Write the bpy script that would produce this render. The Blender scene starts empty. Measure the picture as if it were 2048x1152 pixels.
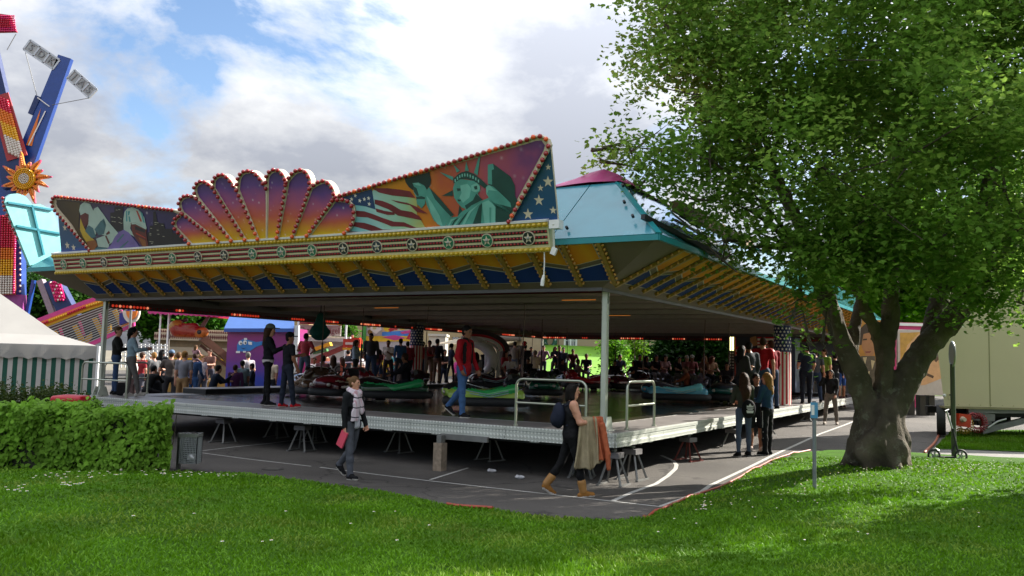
import bpy, bmesh, math, random
import numpy as np
from mathutils import Vector, Matrix
random.seed(7); RNG = np.random.default_rng(7)
SC = bpy.context.scene; COL = SC.collection
PI = math.pi
def R_(d): return math.radians(d)
# ------------------------------------------------------------------ camera
W_, H_, FPX = 2048, 1152, 1719.6
PITCH, ROLL, THETA = 0.0829, 0.0255, 0.5310
DZ = 0.87                      # height of the ride deck above the asphalt
CAM = np.array([0.0, 0.0, DZ + 1.18])
_c, _s, _cr, _sr = math.cos(PITCH), math.sin(PITCH), math.cos(ROLL), math.sin(ROLL)
FWD = np.array([0, _c, _s]); UP0 = np.array([0, -_s, _c]); RT0 = np.array([1.0, 0, 0])
RT = RT0 * _cr + UP0 * _sr; UP = -RT0 * _sr + UP0 * _cr
cam = bpy.data.cameras.new('camera'); co = bpy.data.objects.new('camera', cam); COL.objects.link(co)
cam.sensor_width = 36; cam.lens = 36 * FPX / W_; cam.clip_start = .1; cam.clip_end = 3000
m = Matrix.Identity(4)
for i in range(3):
    m[i][0], m[i][1], m[i][2], m[i][3] = RT[i], UP[i], -FWD[i], CAM[i]
co.matrix_world = m; SC.camera = co
# ------------------------------------------------------------------ sky and sun
SUN_AZ, SUN_EL = 60, 31
world = bpy.data.worlds.new('World'); SC.world = world; world.use_nodes = True
nt = world.node_tree; N = nt.nodes; L = nt.links; N.clear()
def nd(t, tree=None, **k):
    n = (tree or N).new(t)
    for a, b in k.items(): setattr(n, a, b)
    return n
def mth(nodes, links, op, a, b=None, clamp=False):
    n = nodes.new('ShaderNodeMath'); n.operation = op; n.use_clamp = clamp
    for i, x in enumerate((a, b)):
        if x is None: continue
        if isinstance(x, (int, float)): n.inputs[i].default_value = x
        else: links.new(x, n.inputs[i])
    return n.outputs[0]
sky = nd('ShaderNodeTexSky'); sky.sky_type = 'NISHITA'; sky.sun_disc = False
sky.sun_elevation = R_(SUN_EL); sky.sun_rotation = R_(SUN_AZ); sky.air_density = 1.0; sky.dust_density = .4; sky.ozone_density = 1.6
tc = nd('ShaderNodeTexCoord'); sp = nd('ShaderNodeSeparateXYZ'); L.new(tc.outputs['Generated'], sp.inputs[0])
den = mth(N, L, 'ADD', mth(N, L, 'MAXIMUM', sp.outputs[2], 0.0), 0.34)
cx = mth(N, L, 'DIVIDE', sp.outputs[0], den); cy = mth(N, L, 'DIVIDE', sp.outputs[1], den)
cb = nd('ShaderNodeCombineXYZ'); L.new(cx, cb.inputs[0]); L.new(cy, cb.inputs[1]); cb.inputs[2].default_value = 3.7
def cnoise(sc, det, rough, off=(0, 0, 0), dist=0.0):
    mp = nd('ShaderNodeMapping'); mp.inputs['Location'].default_value = off; L.new(cb.outputs[0], mp.inputs[0])
    n = nd('ShaderNodeTexNoise'); n.inputs['Scale'].default_value = sc; n.inputs['Detail'].default_value = det
    n.inputs['Roughness'].default_value = rough; n.inputs['Distortion'].default_value = dist
    L.new(mp.outputs[0], n.inputs['Vector']); return n.outputs[0]
def ramp(inp, stops, nodes=None, links=None, interp='LINEAR'):
    r = (nodes or N).new('ShaderNodeValToRGB'); (links or L).new(inp, r.inputs[0]); e = r.color_ramp; e.interpolation = interp
    while len(e.elements) < len(stops): e.elements.new(.5)
    for el, (p, c) in zip(e.elements, stops):
        el.position = p; el.color = (c, c, c, 1) if isinstance(c, (int, float)) else (*c, 1)
    return r.outputs[0]
CLOUD_OFF = (11.4, 3.1, 0)
n1 = cnoise(1.9, 10, .6, CLOUD_OFF, .3); n2 = cnoise(2.4, 8, .58, (7.1, 3.2, 0)); n3 = cnoise(.9, 3, .5, (1.3, 9.2, 0))
mask = ramp(mth(N, L, 'ADD', mth(N, L, 'MULTIPLY', n1, .8), mth(N, L, 'MULTIPLY', n3, .24)), [(.42, 0), (.47, .6), (.52, 1)])
shade = ramp(mth(N, L, 'ADD', mth(N, L, 'MULTIPLY', n2, .6), mth(N, L, 'MULTIPLY', n1, .4)), [(.35, (3.9, 3.9, 3.9)), (.45, (2.7, 2.75, 2.83)), (.56, (1.62, 1.72, 1.97))])
# brighter cloud towards the sun
sd = Vector((math.sin(R_(SUN_AZ)) * math.cos(R_(SUN_EL)), math.cos(R_(SUN_AZ)) * math.cos(R_(SUN_EL)), math.sin(R_(SUN_EL))))
dp = nd('ShaderNodeVectorMath', operation='DOT_PRODUCT'); L.new(tc.outputs['Generated'], dp.inputs[0]); dp.inputs[1].default_value = sd
glow = ramp(dp.outputs['Value'], [(.4, .93), (.75, 1.1), (1, 2.1)])
cm = nd('ShaderNodeMix', data_type='RGBA', blend_type='MULTIPLY'); cm.inputs[0].default_value = 1
L.new(shade, cm.inputs[6]); L.new(glow, cm.inputs[7])
# overcast sky: cloud brightens smoothly from the horizon to the zenith (standard overcast luminance)
zen = mth(N, L, 'ADD', mth(N, L, 'MULTIPLY', mth(N, L, 'MAXIMUM', sp.outputs[2], 0.0), 2.5), .28)
cz = nd('ShaderNodeMix', data_type='RGBA', blend_type='MULTIPLY'); cz.inputs[0].default_value = 1; L.new(cm.outputs[2], cz.inputs[6]); L.new(zen, cz.inputs[7])
skm = nd('ShaderNodeMix', data_type='RGBA', blend_type='MULTIPLY'); skm.inputs[0].default_value = 1
L.new(sky.outputs[0], skm.inputs[6]); skm.inputs[7].default_value = (.5, .52, .55, 1)
mx = nd('ShaderNodeMix', data_type='RGBA'); L.new(mask, mx.inputs[0]); L.new(skm.outputs[2], mx.inputs[6]); L.new(cz.outputs[2], mx.inputs[7])
bg = nd('ShaderNodeBackground'); bg.inputs[1].default_value = .1; L.new(mx.outputs[2], bg.inputs[0])
wo = nd('ShaderNodeOutputWorld'); L.new(bg.outputs[0], wo.inputs[0])
sun = bpy.data.lights.new('sun', 'SUN'); sun.energy = 3.5; sun.angle = R_(.5); sun.color = (1, .94, .84)
so = bpy.data.objects.new('sun', sun); COL.objects.link(so); so.rotation_euler = (-sd).to_track_quat('-Z', 'Y').to_euler(); so.location = (20, 20, 40)
vs = SC.view_settings; vs.view_transform = 'Standard'; vs.look = 'None'; vs.gamma = 1; vs.use_curve_mapping = False; vs.exposure = 2.0
SC.cycles.max_bounces = 6; SC.cycles.diffuse_bounces = 3; SC.cycles.glossy_bounces = 3; SC.cycles.transmission_bounces = 4; SC.cycles.transparent_max_bounces = 6
SC.cycles.use_denoising = True; SC.cycles.sample_clamp_indirect = 4; SC.cycles.caustics_reflective = False; SC.cycles.caustics_refractive = False
# ------------------------------------------------------------------ pixel / plane helpers (real points on real planes)
RX = np.array([math.cos(THETA), -math.sin(THETA), 0]); RV = np.array([math.sin(THETA), math.cos(THETA), 0])   # ride local x and y axes
RO = np.array([1.7625, 14.3508, 0])
def ray(x, y):
    a = (x - W_ / 2) / FPX; b = (y - H_ / 2) / FPX
    return FWD + RT * a - UP * b
def on_plane(x, y, P, n):
    d = ray(x, y); return CAM + d * (np.dot(P - CAM, n) / np.dot(d, n))
def on_z(x, y, z): return on_plane(x, y, np.array([0, 0, z]), np.array([0, 0, 1.0]))
def on_y(x, y, Y): return on_plane(x, y, np.array([0, Y, 0.0]), np.array([0, 1.0, 0]))
def to_ride(P): q = np.asarray(P) - RO; return np.array([q @ RX, q @ RV, P[2]])
def rw(x, y, z): return RO + x * RX + y * RV + np.array([0, 0, z])
def on_front(x, y, v=-.9): r = to_ride(on_plane(x, y, RO + v * RV, RV)); return r
def on_side(x, y, u): return to_ride(on_plane(x, y, RO + u * RX, RX))
def gz(x, y): return .022 * max(0.0, .35 * (x - 2) + .8 * (min(y, 60) - 15))
def gzn(x, y): return .022 * np.maximum(0.0, .35 * (x - 2) + .8 * (np.minimum(y, 60) - 15))
def on_ground(px, py):
    P = on_z(px, py, 0)
    for _ in range(8): P = on_z(px, py, gz(P[0], P[1]))
    return P
# ------------------------------------------------------------------ materials
def lighten(h, k): return '#' + ''.join('%02x' % min(235, int(int(h[i:i + 2], 16) * k + 8)) for i in (1, 3, 5))
def S(h):
    h = h.lstrip('#'); r = [int(h[i:i + 2], 16) / 255 for i in (0, 2, 4)]
    return tuple(c / 12.92 if c <= .04045 else ((c + .055) / 1.055) ** 2.4 for c in r)
MATS = {}
def M(name, col=(.5, .5, .5), rough=.6, metal=0, var=.12, vs=6, bump=0, bs=40, spec=.5, trans=0, emit=0, coat=0, detail=4):
    if name in MATS: return MATS[name]
    if isinstance(col, str): col = S(col)
    mt = bpy.data.materials.new(name); mt.use_nodes = True; t = mt.node_tree; n = t.nodes; l = t.links
    b = n['Principled BSDF']; b.inputs['Roughness'].default_value = rough; b.inputs['Metallic'].default_value = metal
    b.inputs['Specular IOR Level'].default_value = spec; b.inputs['Base Color'].default_value = (*col, 1)
    if coat: b.inputs['Coat Weight'].default_value = coat; b.inputs['Coat Roughness'].default_value = .08
    if emit: b.inputs['Emission Color'].default_value = (*col, 1); b.inputs['Emission Strength'].default_value = emit
    if var or bump:
        tcn = n.new('ShaderNodeTexCoord')
    if var:
        nz = n.new('ShaderNodeTexNoise'); nz.inputs['Scale'].default_value = vs; nz.inputs['Detail'].default_value = detail; l.new(tcn.outputs['Object'], nz.inputs['Vector'])
        r = n.new('ShaderNodeMapRange'); r.inputs[1].default_value = .25; r.inputs[2].default_value = .75; r.inputs[3].default_value = 1 - var; r.inputs[4].default_value = 1 + var; l.new(nz.outputs[0], r.inputs[0])
        mx = n.new('ShaderNodeMix'); mx.data_type = 'RGBA'; mx.blend_type = 'MULTIPLY'; mx.inputs[0].default_value = 1; mx.inputs[6].default_value = (*col, 1); l.new(r.outputs[0], mx.inputs[7])
        l.new(mx.outputs[2], b.inputs['Base Color'])
        r2 = n.new('ShaderNodeMapRange'); r2.inputs[3].default_value = max(0.03, rough - .1); r2.inputs[4].default_value = min(1, rough + .1); l.new(nz.outputs[0], r2.inputs[0]); l.new(r2.outputs[0], b.inputs['Roughness'])
    if bump:
        nb = n.new('ShaderNodeTexNoise'); nb.inputs['Scale'].default_value = bs; nb.inputs['Detail'].default_value = 5; l.new(tcn.outputs['Object'], nb.inputs['Vector'])
        bp = n.new('ShaderNodeBump'); bp.inputs['Strength'].default_value = bump; bp.inputs['Distance'].default_value = .02; l.new(nb.outputs[0], bp.inputs['Height']); l.new(bp.outputs[0], b.inputs['Normal'])
    if trans:
        tr = n.new('ShaderNodeBsdfTranslucent'); ms = n.new('ShaderNodeMixShader'); ms.inputs[0].default_value = trans
        if var: l.new(mx.outputs[2], tr.inputs[0])
        else: tr.inputs[0].default_value = (*col, 1)
        l.new(b.outputs[0], ms.inputs[1]); l.new(tr.outputs[0], ms.inputs[2]); l.new(ms.outputs[0], n['Material Output'].inputs[0])
    MATS[name] = mt; return mt
def grad_mat(name, stops, axis=2, coord='Generated', lo=0, hi=1, rough=.35, stars=0, sscale=9):
    if name in MATS: return MATS[name]
    mt = bpy.data.materials.new(name); mt.use_nodes = True; t = mt.node_tree; n = t.nodes; l = t.links; b = n['Principled BSDF']; b.inputs['Roughness'].default_value = rough; b.inputs['Specular IOR Level'].default_value = .5 if rough < .6 else .15
    tcn = n.new('ShaderNodeTexCoord'); s = n.new('ShaderNodeSeparateXYZ'); l.new(tcn.outputs[coord], s.inputs[0])
    mr = n.new('ShaderNodeMapRange'); mr.inputs[1].default_value = lo; mr.inputs[2].default_value = hi; l.new(s.outputs[axis], mr.inputs[0])
    nz = n.new('ShaderNodeTexNoise'); nz.inputs['Scale'].default_value = 3; l.new(tcn.outputs['Object'], nz.inputs['Vector'])
    a = mth(n, l, 'ADD', mr.outputs[0], mth(n, l, 'MULTIPLY', mth(n, l, 'SUBTRACT', nz.outputs[0], .5), .22))
    c = ramp(a, [(p, S(x)) for p, x in stops], n, l)
    if stars:
        vo = n.new('ShaderNodeTexVoronoi'); vo.inputs['Scale'].default_value = sscale; l.new(tcn.outputs['Object'], vo.inputs['Vector'])
        k = ramp(vo.outputs['Distance'], [(.0, .75), (.10, .28), (.22, 0)], n, l)
        sx = n.new('ShaderNodeSeparateColor'); l.new(vo.outputs['Color'], sx.inputs[0])
        k2 = mth(n, l, 'MULTIPLY', k, mth(n, l, 'MULTIPLY', sx.outputs[0], stars))
        mx = n.new('ShaderNodeMix'); mx.data_type = 'RGBA'; l.new(k2, mx.inputs[0]); l.new(c, mx.inputs[6]); mx.inputs[7].default_value = (.85, .8, .85, 1); c = mx.outputs[2]
    l.new(c, b.inputs['Base Color']); MATS[name] = mt; return mt
# ------------------------------------------------------------------ mesh building
def link(o, parent=None):
    COL.objects.link(o)
    if parent is not None: o.parent = parent
    return o
def tag(o, label=None, cat=None, group=None, kind=None):
    if label: o['label'] = label
    if cat: o['category'] = cat
    if group: o['group'] = group
    if kind: o['kind'] = kind
    return o
def thing(name, label, cat, loc=(0, 0, 0), rz=0, group=None):
    o = bpy.data.objects.new(name, None); o.empty_display_size = .2; link(o); o.location = tuple(float(x) for x in loc); o.rotation_euler = (0, 0, rz)
    return tag(o, label, cat, group)
def npmesh(name, V, F, mats=(), fm=None, smooth=False):
    V = np.asarray(V, np.float32); F = np.asarray(F, np.int32); k = F.shape[1]
    me = bpy.data.meshes.new(name); me.vertices.add(len(V)); me.vertices.foreach_set('co', V.ravel())
    me.loops.add(F.size); me.loops.foreach_set('vertex_index', F.ravel()); me.polygons.add(len(F))
    me.polygons.foreach_set('loop_start', np.arange(0, F.size, k, dtype=np.int32)); me.polygons.foreach_set('loop_total', np.full(len(F), k, np.int32))
    for x in mats: me.materials.append(x)
    if fm is not None: me.polygons.foreach_set('material_index', np.asarray(fm, np.int32))
    me.polygons.foreach_set('use_smooth', np.full(len(F), smooth, bool)); me.update(calc_edges=True); me.validate(); return me
def obj(name, me, parent=None, loc=None):
    o = link(bpy.data.objects.new(name, me), parent)
    if loc is not None: o.location = tuple(float(x) for x in loc)
    return o
class MB:
    def __init__(s): s.v = []; s.f = []; s.m = []; s.sm = []
    def add(s, vs, fs, m=0, smooth=False):
        b = len(s.v); s.v += [tuple(float(c) for c in p) for p in vs]
        for q in fs: s.f.append(tuple(i + b for i in q)); s.m.append(m); s.sm.append(smooth)
        return s
    def box(s, c, d, m=0, rot=None):
        c = Vector([float(a) for a in c]); x, y, z = d[0] / 2, d[1] / 2, d[2] / 2
        P = [Vector((a * x, b * y, e * z)) for e in (-1, 1) for b in (-1, 1) for a in (-1, 1)]
        if rot is not None: P = [rot @ p for p in P]
        return s.add([p + c for p in P], [(0, 2, 3, 1), (4, 5, 7, 6), (0, 1, 5, 4), (2, 6, 7, 3), (0, 4, 6, 2), (1, 3, 7, 5)], m)
    def bx(s, x0, x1, y0, y1, z0, z1, m=0): return s.box(((x0 + x1) / 2, (y0 + y1) / 2, (z0 + z1) / 2), (abs(x1 - x0), abs(y1 - y0), abs(z1 - z0)), m)
    def beam(s, a, b, w, h, m=0, up=(0, 0, 1)):
        a = Vector([float(t) for t in a]); b = Vector([float(t) for t in b]); d = b - a; l = d.length; d.normalize(); u = Vector(up)
        x = d.cross(u)
        if x.length < 1e-4: x = d.cross(Vector((0, 1, 0)))
        x.normalize(); z = x.cross(d); r = Matrix((x, d, z)).transposed()
        return s.box((a + b) / 2, (w, l, h), m, r)
    def tube(s, pts, r, n=8, m=0, caps=True, smooth=True):
        P = [Vector([float(t) for t in p]) for p in pts]; rs = r if isinstance(r, (list, tuple)) else [r] * len(P); vs = []; pv = None
        for i, p in enumerate(P):
            t = (P[min(i + 1, len(P) - 1)] - P[max(i - 1, 0)]).normalized()
            if pv is None:
                pv = t.orthogonal().normalized()
            pv = (pv - t * pv.dot(t)).normalized(); q = t.cross(pv)
            for k in range(n):
                a = 2 * PI * k / n; vs.append(p + (pv * math.cos(a) + q * math.sin(a)) * rs[i])
        fs = [(i * n + k, i * n + (k + 1) % n, (i + 1) * n + (k + 1) % n, (i + 1) * n + k) for i in range(len(P) - 1) for k in range(n)]
        s.add(vs, fs, m, smooth)
        if caps: s.add(vs[:n], [tuple(reversed(range(n)))], m); s.add(vs[-n:], [tuple(range(n))], m)
        return s
    def cyl(s, a, b, r0, r1=None, n=12, m=0): return s.tube([a, b], [r0, r0 if r1 is None else r1], n, m)
    def ball(s, c, r, n=8, k=5, m=0):
        rr = (r, r, r) if isinstance(r, (int, float)) else r; vs = [(c[0], c[1], c[2] - rr[2])]; fs = []
        for i in range(1, k):
            a = PI * i / k - PI / 2
            for j in range(n):
                b = 2 * PI * j / n; vs.append((c[0] + rr[0] * math.cos(a) * math.cos(b), c[1] + rr[1] * math.cos(a) * math.sin(b), c[2] + rr[2] * math.sin(a)))
        vs.append((c[0], c[1], c[2] + rr[2])); e = len(vs) - 1
        for j in range(n):
            fs.append((0, 1 + (j + 1) % n, 1 + j)); fs.append((e, e - n + j, e - n + (j + 1) % n))
            for i in range(k - 2): fs.append((1 + i * n + j, 1 + i * n + (j + 1) % n, 1 + (i + 1) * n + (j + 1) % n, 1 + (i + 1) * n + j))
        return s.add(vs, fs, m, True)
    def poly(s, pts, m=0): return s.add(pts, [tuple(range(len(pts)))], m)
    def prism(s, pts, ext, m=0, mside=None):
        e = Vector(ext); n = len(pts); P = [Vector([float(t) for t in p]) for p in pts]; Q = [p + e for p in P]
        s.add(P, [tuple(range(n))], m); s.add(Q, [tuple(reversed(range(n)))], m)
        return s.add(P + Q, [((i + 1) % n, i, n + i, n + (i + 1) % n) for i in range(n)], m if mside is None else mside)
    def mesh(s, name, mats):
        me = bpy.data.meshes.new(name); me.from_pydata(s.v, [], s.f)
        for x in (mats if isinstance(mats, (list, tuple)) else [mats]): me.materials.append(x)
        me.polygons.foreach_set('material_index', s.m); me.polygons.foreach_set('use_smooth', s.sm); me.update()
        bm = bmesh.new(); bm.from_mesh(me); bmesh.ops.recalc_face_normals(bm, faces=bm.faces); bm.to_mesh(me); bm.free()
        return me
    def build(s, name, mats, parent=None, loc=None): return obj(name, s.mesh(name, mats), parent, loc)
def flat(name, groups, mats, parent):           # flat print: polygons only, normals as given
    s = MB()
    for m, polys in groups:
        for p in polys: s.poly(p, m)
    me = bpy.data.meshes.new(name); me.from_pydata(s.v, [], s.f)
    for x in mats: me.materials.append(x)
    me.polygons.foreach_set('material_index', s.m); me.update(); return obj(name, me, parent)
def star5(c, r, ax, ay, rot=0, q=.4):
    c = np.array(c); return [c + (np.array(ax) * math.sin(rot + k * PI / 5) + np.array(ay) * math.cos(rot + k * PI / 5)) * (r if k % 2 == 0 else r * q) for k in range(10)]
def text(name, s, size, mat, parent, loc, rot, extrude=.004, align='CENTER', sx=1):
    cu = bpy.data.curves.new(name, 'FONT'); cu.body = s; cu.size = size; cu.extrude = extrude; cu.align_x = align; cu.align_y = 'CENTER'; cu.resolution_u = 3
    cu.materials.append(mat); tmp = bpy.data.objects.new(name, cu); COL.objects.link(tmp); me = bpy.data.meshes.new_from_object(tmp.evaluated_get(bpy.context.evaluated_depsgraph_get())); bpy.data.objects.remove(tmp); o = link(bpy.data.objects.new(name, me), parent); o.location = tuple(float(x) for x in loc); o.rotation_euler = rot; o.scale = (sx, 1, 1); return o
def copy_tree(o, parent=None):
    c = o.copy(); COL.objects.link(c)
    if parent is not None: c.parent = parent
    for ch in list(o.children): copy_tree(ch, c)
    return c
# ================================================================== GROUND, LAWN, MARKINGS
def structure(o): return tag(o, kind='structure')
def grid_mesh(name, xs, ys, zf, mats, smooth=True):
    X, Y = np.meshgrid(xs, ys); Z = zf(X, Y); V = np.stack([X, Y, Z], -1).reshape(-1, 3); n = len(xs); i = np.arange(len(ys) - 1)[:, None] * n + np.arange(n - 1)[None, :]; i = i.ravel()
    return npmesh(name, V, np.stack([i, i + 1, i + n + 1, i + n], 1), mats, None, smooth)
m_asph = M('asphalt', (.092, .083, .074), .85, 0, .3, .55, .5, 260, spec=.3, detail=8)
nt_ = m_asph.node_tree; n = nt_.nodes; l = nt_.links; b = n['Principled BSDF']; tcn = n.new('ShaderNodeTexCoord'); vo = n.new('ShaderNodeTexVoronoi'); vo.feature = 'DISTANCE_TO_EDGE'; vo.inputs['Scale'].default_value = .33
wz = n.new('ShaderNodeTexNoise'); wz.inputs['Scale'].default_value = 1.6; wz.inputs['Detail'].default_value = 6; l.new(tcn.outputs['Object'], wz.inputs[0]); wv = n.new('ShaderNodeMix'); wv.data_type = 'RGBA'; wv.blend_type = 'ADD'; wv.inputs[0].default_value = .9; l.new(tcn.outputs['Object'], wv.inputs[6]); l.new(wz.outputs['Color'], wv.inputs[7]); l.new(wv.outputs[2], vo.inputs['Vector'])
ck = ramp(vo.outputs[0], [(0, .45), (.006, .75), (.012, 1)], n, l); fz = n.new('ShaderNodeTexNoise'); fz.inputs['Scale'].default_value = 70; fz.inputs['Detail'].default_value = 3; l.new(tcn.outputs['Object'], fz.inputs[0]); fk = ramp(fz.outputs[0], [(.3, .78), (.7, 1.22)], n, l); pz = n.new('ShaderNodeTexNoise'); pz.inputs['Scale'].default_value = .22; pz.inputs['Detail'].default_value = 5; l.new(tcn.outputs['Object'], pz.inputs[0]); pk = ramp(pz.outputs[0], [(.38, .8), (.5, 1.0), (.62, 1.18)], n, l)
src = b.inputs['Base Color'].links[0].from_socket
for kx in (ck, fk, pk): mm_ = n.new('ShaderNodeMix'); mm_.data_type = 'RGBA'; mm_.blend_type = 'MULTIPLY'; mm_.inputs[0].default_value = 1; l.new(src, mm_.inputs[6]); l.new(kx, mm_.inputs[7]); src = mm_.outputs[2]
l.new(src, b.inputs['Base Color'])
far = npmesh('far_ground', [(-900, -300, -.25), (900, -300, -.25), (900, 1500, -.25), (-900, 1500, -.25)], [(0, 1, 2, 3)], [M('far_grass', '#6a6454', .9, 0, .3, .05)]); structure(obj('ground', far))
structure(obj('asphalt', grid_mesh('asphalt', np.linspace(-60, 50, 111), np.linspace(-20, 62, 83), lambda x, y: gzn(x, y), [m_asph])))
EDGE = [(-900, 925), (-300, 935), (60, 940), (345, 945), (420, 948), (520, 954), (640, 968), (760, 984), (880, 1007), (980, 1024), (1100, 1036), (1200, 1042), (1290, 1041), (1322, 1023), (1370, 1002), (1430, 980), (1480, 954), (1540, 924), (1590, 908), (1640, 902), (1700, 903), (1780, 905), (1850, 909), (1950, 914), (2048, 919), (2300, 932)]
EP = np.array([on_ground(*p)[:2] for p in EDGE]); EPOLY = np.concatenate([EP, [[40, EP[-1][1]], [40, -30], [-40, -30], [-40, EP[0][1]]]])
_q = []
for a, b in zip(EP[:-1], EP[1:]): _q.append((a, b))
def edge_dist(x, y):
    x = np.asarray(x, float); y = np.asarray(y, float); D = np.full(x.shape, 1e9)
    for a, b in _q:
        e = b - a; t = np.clip(((x - a[0]) * e[0] + (y - a[1]) * e[1]) / (e @ e), 0, 1); D = np.minimum(D, np.hypot(x - a[0] - t * e[0], y - a[1] - t * e[1]))
    ins = np.zeros(x.shape, bool); P = EPOLY; j = len(P) - 1
    for i in range(len(P)):
        c = (P[i, 1] > y) != (P[j, 1] > y); xi = (P[j, 0] - P[i, 0]) * (y - P[i, 1]) / (P[j, 1] - P[i, 1] + 1e-12) + P[i, 0]; ins ^= c & (x < xi); j = i
    return np.where(ins, D, -D)
def lawn_zn(x, y):
    d = edge_dist(x, y); w = .06 * np.sin(3.1 * x + 1.3 * np.sin(2.3 * y)) + .04 * np.sin(7.7 * x + 5.1 * y); d = d + w
    return gzn(x, y) + np.where(d > 0, .035 * np.minimum(1, d / .12) + .42 * (1 - np.exp(-np.maximum(d, 0) / 4.5)) + .012 * np.sin(x * 1.9 + .6) * np.sin(y * 1.6), d * .8 - .01)
def lawn_z(x, y): return float(lawn_zn(np.array([x]), np.array([y]))[0])
m_lawn0 = M('lawn_soil_grass', '#3a5e0c', .95, 0, .35, 1.1, .8, 90, spec=.1, detail=8)
structure(obj('lawn', grid_mesh('lawn', np.arange(-15, 26, .14), np.arange(-4, 24, .14), lawn_zn, [m_lawn0])))
# lawn under the trailer and the asphalt path in front, sunlight painted in as paler grey
def ground_poly(name, px, mat, dz):
    P = [on_ground(*p) for p in px]; me = bpy.data.meshes.new(name); me.from_pydata([(p[0], p[1], gz(p[0], p[1]) + dz) for p in P], [], [tuple(range(len(P)))]); me.materials.append(mat); return structure(obj(name, me))
ground_poly('path', [(1862, 908), (1872, 897), (2048, 905), (2300, 917), (2300, 938), (2048, 924)], M('path_asphalt_lit_tone', (.17, .16, .145), .85, 0, .15, 2, .3, 120), .004)
ground_poly('lawn_strip', [(1866, 899), (1884, 884), (1900, 866), (1960, 862), (2300, 858), (2300, 914), (2048, 905), (1930, 900)], m_lawn0, .02)
m_line_p = M('line_paint', (.42, .41, .38), .8, 0, .25, 9)
def line(px, w):
    P = [on_ground(*p) for p in px]; v = []; f = []
    for i, p in enumerate(P):
        e = P[min(i + 1, len(P) - 1)] - P[max(i - 1, 0)]; e /= np.linalg.norm(e); n = np.array([-e[1], e[0], 0]) * w / 2
        for s_ in (1, -1): q = p + n * s_; v.append((q[0], q[1], gz(q[0], q[1]) + .005))
        if i: f.append((2 * i - 2, 2 * i - 1, 2 * i + 1, 2 * i))
    structure(obj('painted_line', npmesh('painted_line', v, f, [m_line_p])))
line([(395, 905), (500, 919), (622, 933)], .055); line([(640, 935), (750, 949), (858, 962), (1090, 988), (1323, 1014)], .055); line([(395, 903), (470, 894), (540, 887), (640, 874)], .055); line([(860, 960), (937, 936)], .055)
line([(1322, 1013), (1365, 998), (1404, 983), (1421, 971), (1500, 934), (1550, 909), (1590, 891), (1640, 868), (1690, 850), (1725, 836)], .08); line([(1224, 1003), (1262, 986), (1312, 968), (1336, 952), (1351, 938), (1353, 930), (1345, 921), (1322, 911)], .08); line([(1605, 872), (1665, 876)], .05); line([(1560, 935), (1600, 915)], .03)
# ================================================================== BUMPER CAR PAVILION (local x to the right along the front, y back, z up)
WD, LN = 14.7, 24.4
ride = thing('bumper_car_pavilion', 'large bumper car pavilion with teal roof, painted crest and raised metal deck', 'fairground ride', RO, -THETA)
m_alu = M('aluminium', (.42, .43, .40), .42, .75, .1, 3)
m_alu_d = M('galvanised_steel', (.2, .2, .19), .5, .6, .18, 5, .1)
m_plate = M('walkway_plate', (.25, .23, .22), .42, .25, .14, 4, .12, 160)
m_dark = M('dark_steel', (.025, .026, .028), .5, .4, .15)
m_cream = M('cream_paint', '#c9bda6', .5, 0, .08, 5)
m_white = M('white_paint', (.7, .7, .68), .45, 0, .06)
m_teal = M('teal_roof_paint', '#3c8290', .25, 0, .16, 1.4, coat=.3)
m_tealb = M('teal_trim', '#1f7f86', .35, 0, .08)
m_redb = M('red_bulb_glass', '#9a1620', .12, 0, .05, coat=.5)
m_orb = M('orange_bulb_glass', '#e0581c', .15, 0, .05, coat=.5)
m_yelb = M('yellow_bulb_glass', '#b99a12', .14, 0, .08, coat=.5)
m_black = M('black_paint', (.012, .012, .013), .5, 0, .1)
def tread_mat():
    mt = M('tread_plate', (.40, .42, .39), .45, .35, 0); t = mt.node_tree; n = t.nodes; l = t.links; b = n['Principled BSDF']
    tcn = n.new('ShaderNodeTexCoord'); s = n.new('ShaderNodeSeparateXYZ'); l.new(tcn.outputs['Object'], s.inputs[0])
    a = mth(n, l, 'ADD', s.outputs[0], s.outputs[1])
    def tri(x, p): return mth(n, l, 'ABSOLUTE', mth(n, l, 'SUBTRACT', mth(n, l, 'FRACT', mth(n, l, 'DIVIDE', x, p)), .5))
    d = mth(n, l, 'ADD', tri(a, .07), tri(s.outputs[2], .075)); k = ramp(d, [(.3, 1), (.42, 0)], n, l)
    nz = n.new('ShaderNodeTexNoise'); nz.inputs['Scale'].default_value = 2.2; l.new(tcn.outputs['Object'], nz.inputs[0])
    base = ramp(nz.outputs[0], [(.3, (.42, .44, .40)), (.7, (.52, .54, .49))], n, l)
    mx = n.new('ShaderNodeMix'); mx.data_type = 'RGBA'; l.new(k, mx.inputs[0]); l.new(base, mx.inputs[6]); mx.inputs[7].default_value = (.72, .74, .68, 1); l.new(mx.outputs[2], b.inputs['Base Color'])
    bp = n.new('ShaderNodeBump'); bp.inputs['Strength'].default_value = .5; bp.inputs['Distance'].default_value = .006; l.new(k, bp.inputs['Height']); l.new(bp.outputs[0], b.inputs['Normal']); return mt
m_tread = tread_mat()
m_floor = M('drive_floor', (.07, .055, .045), .2, .4, .3, 1.6)
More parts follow.
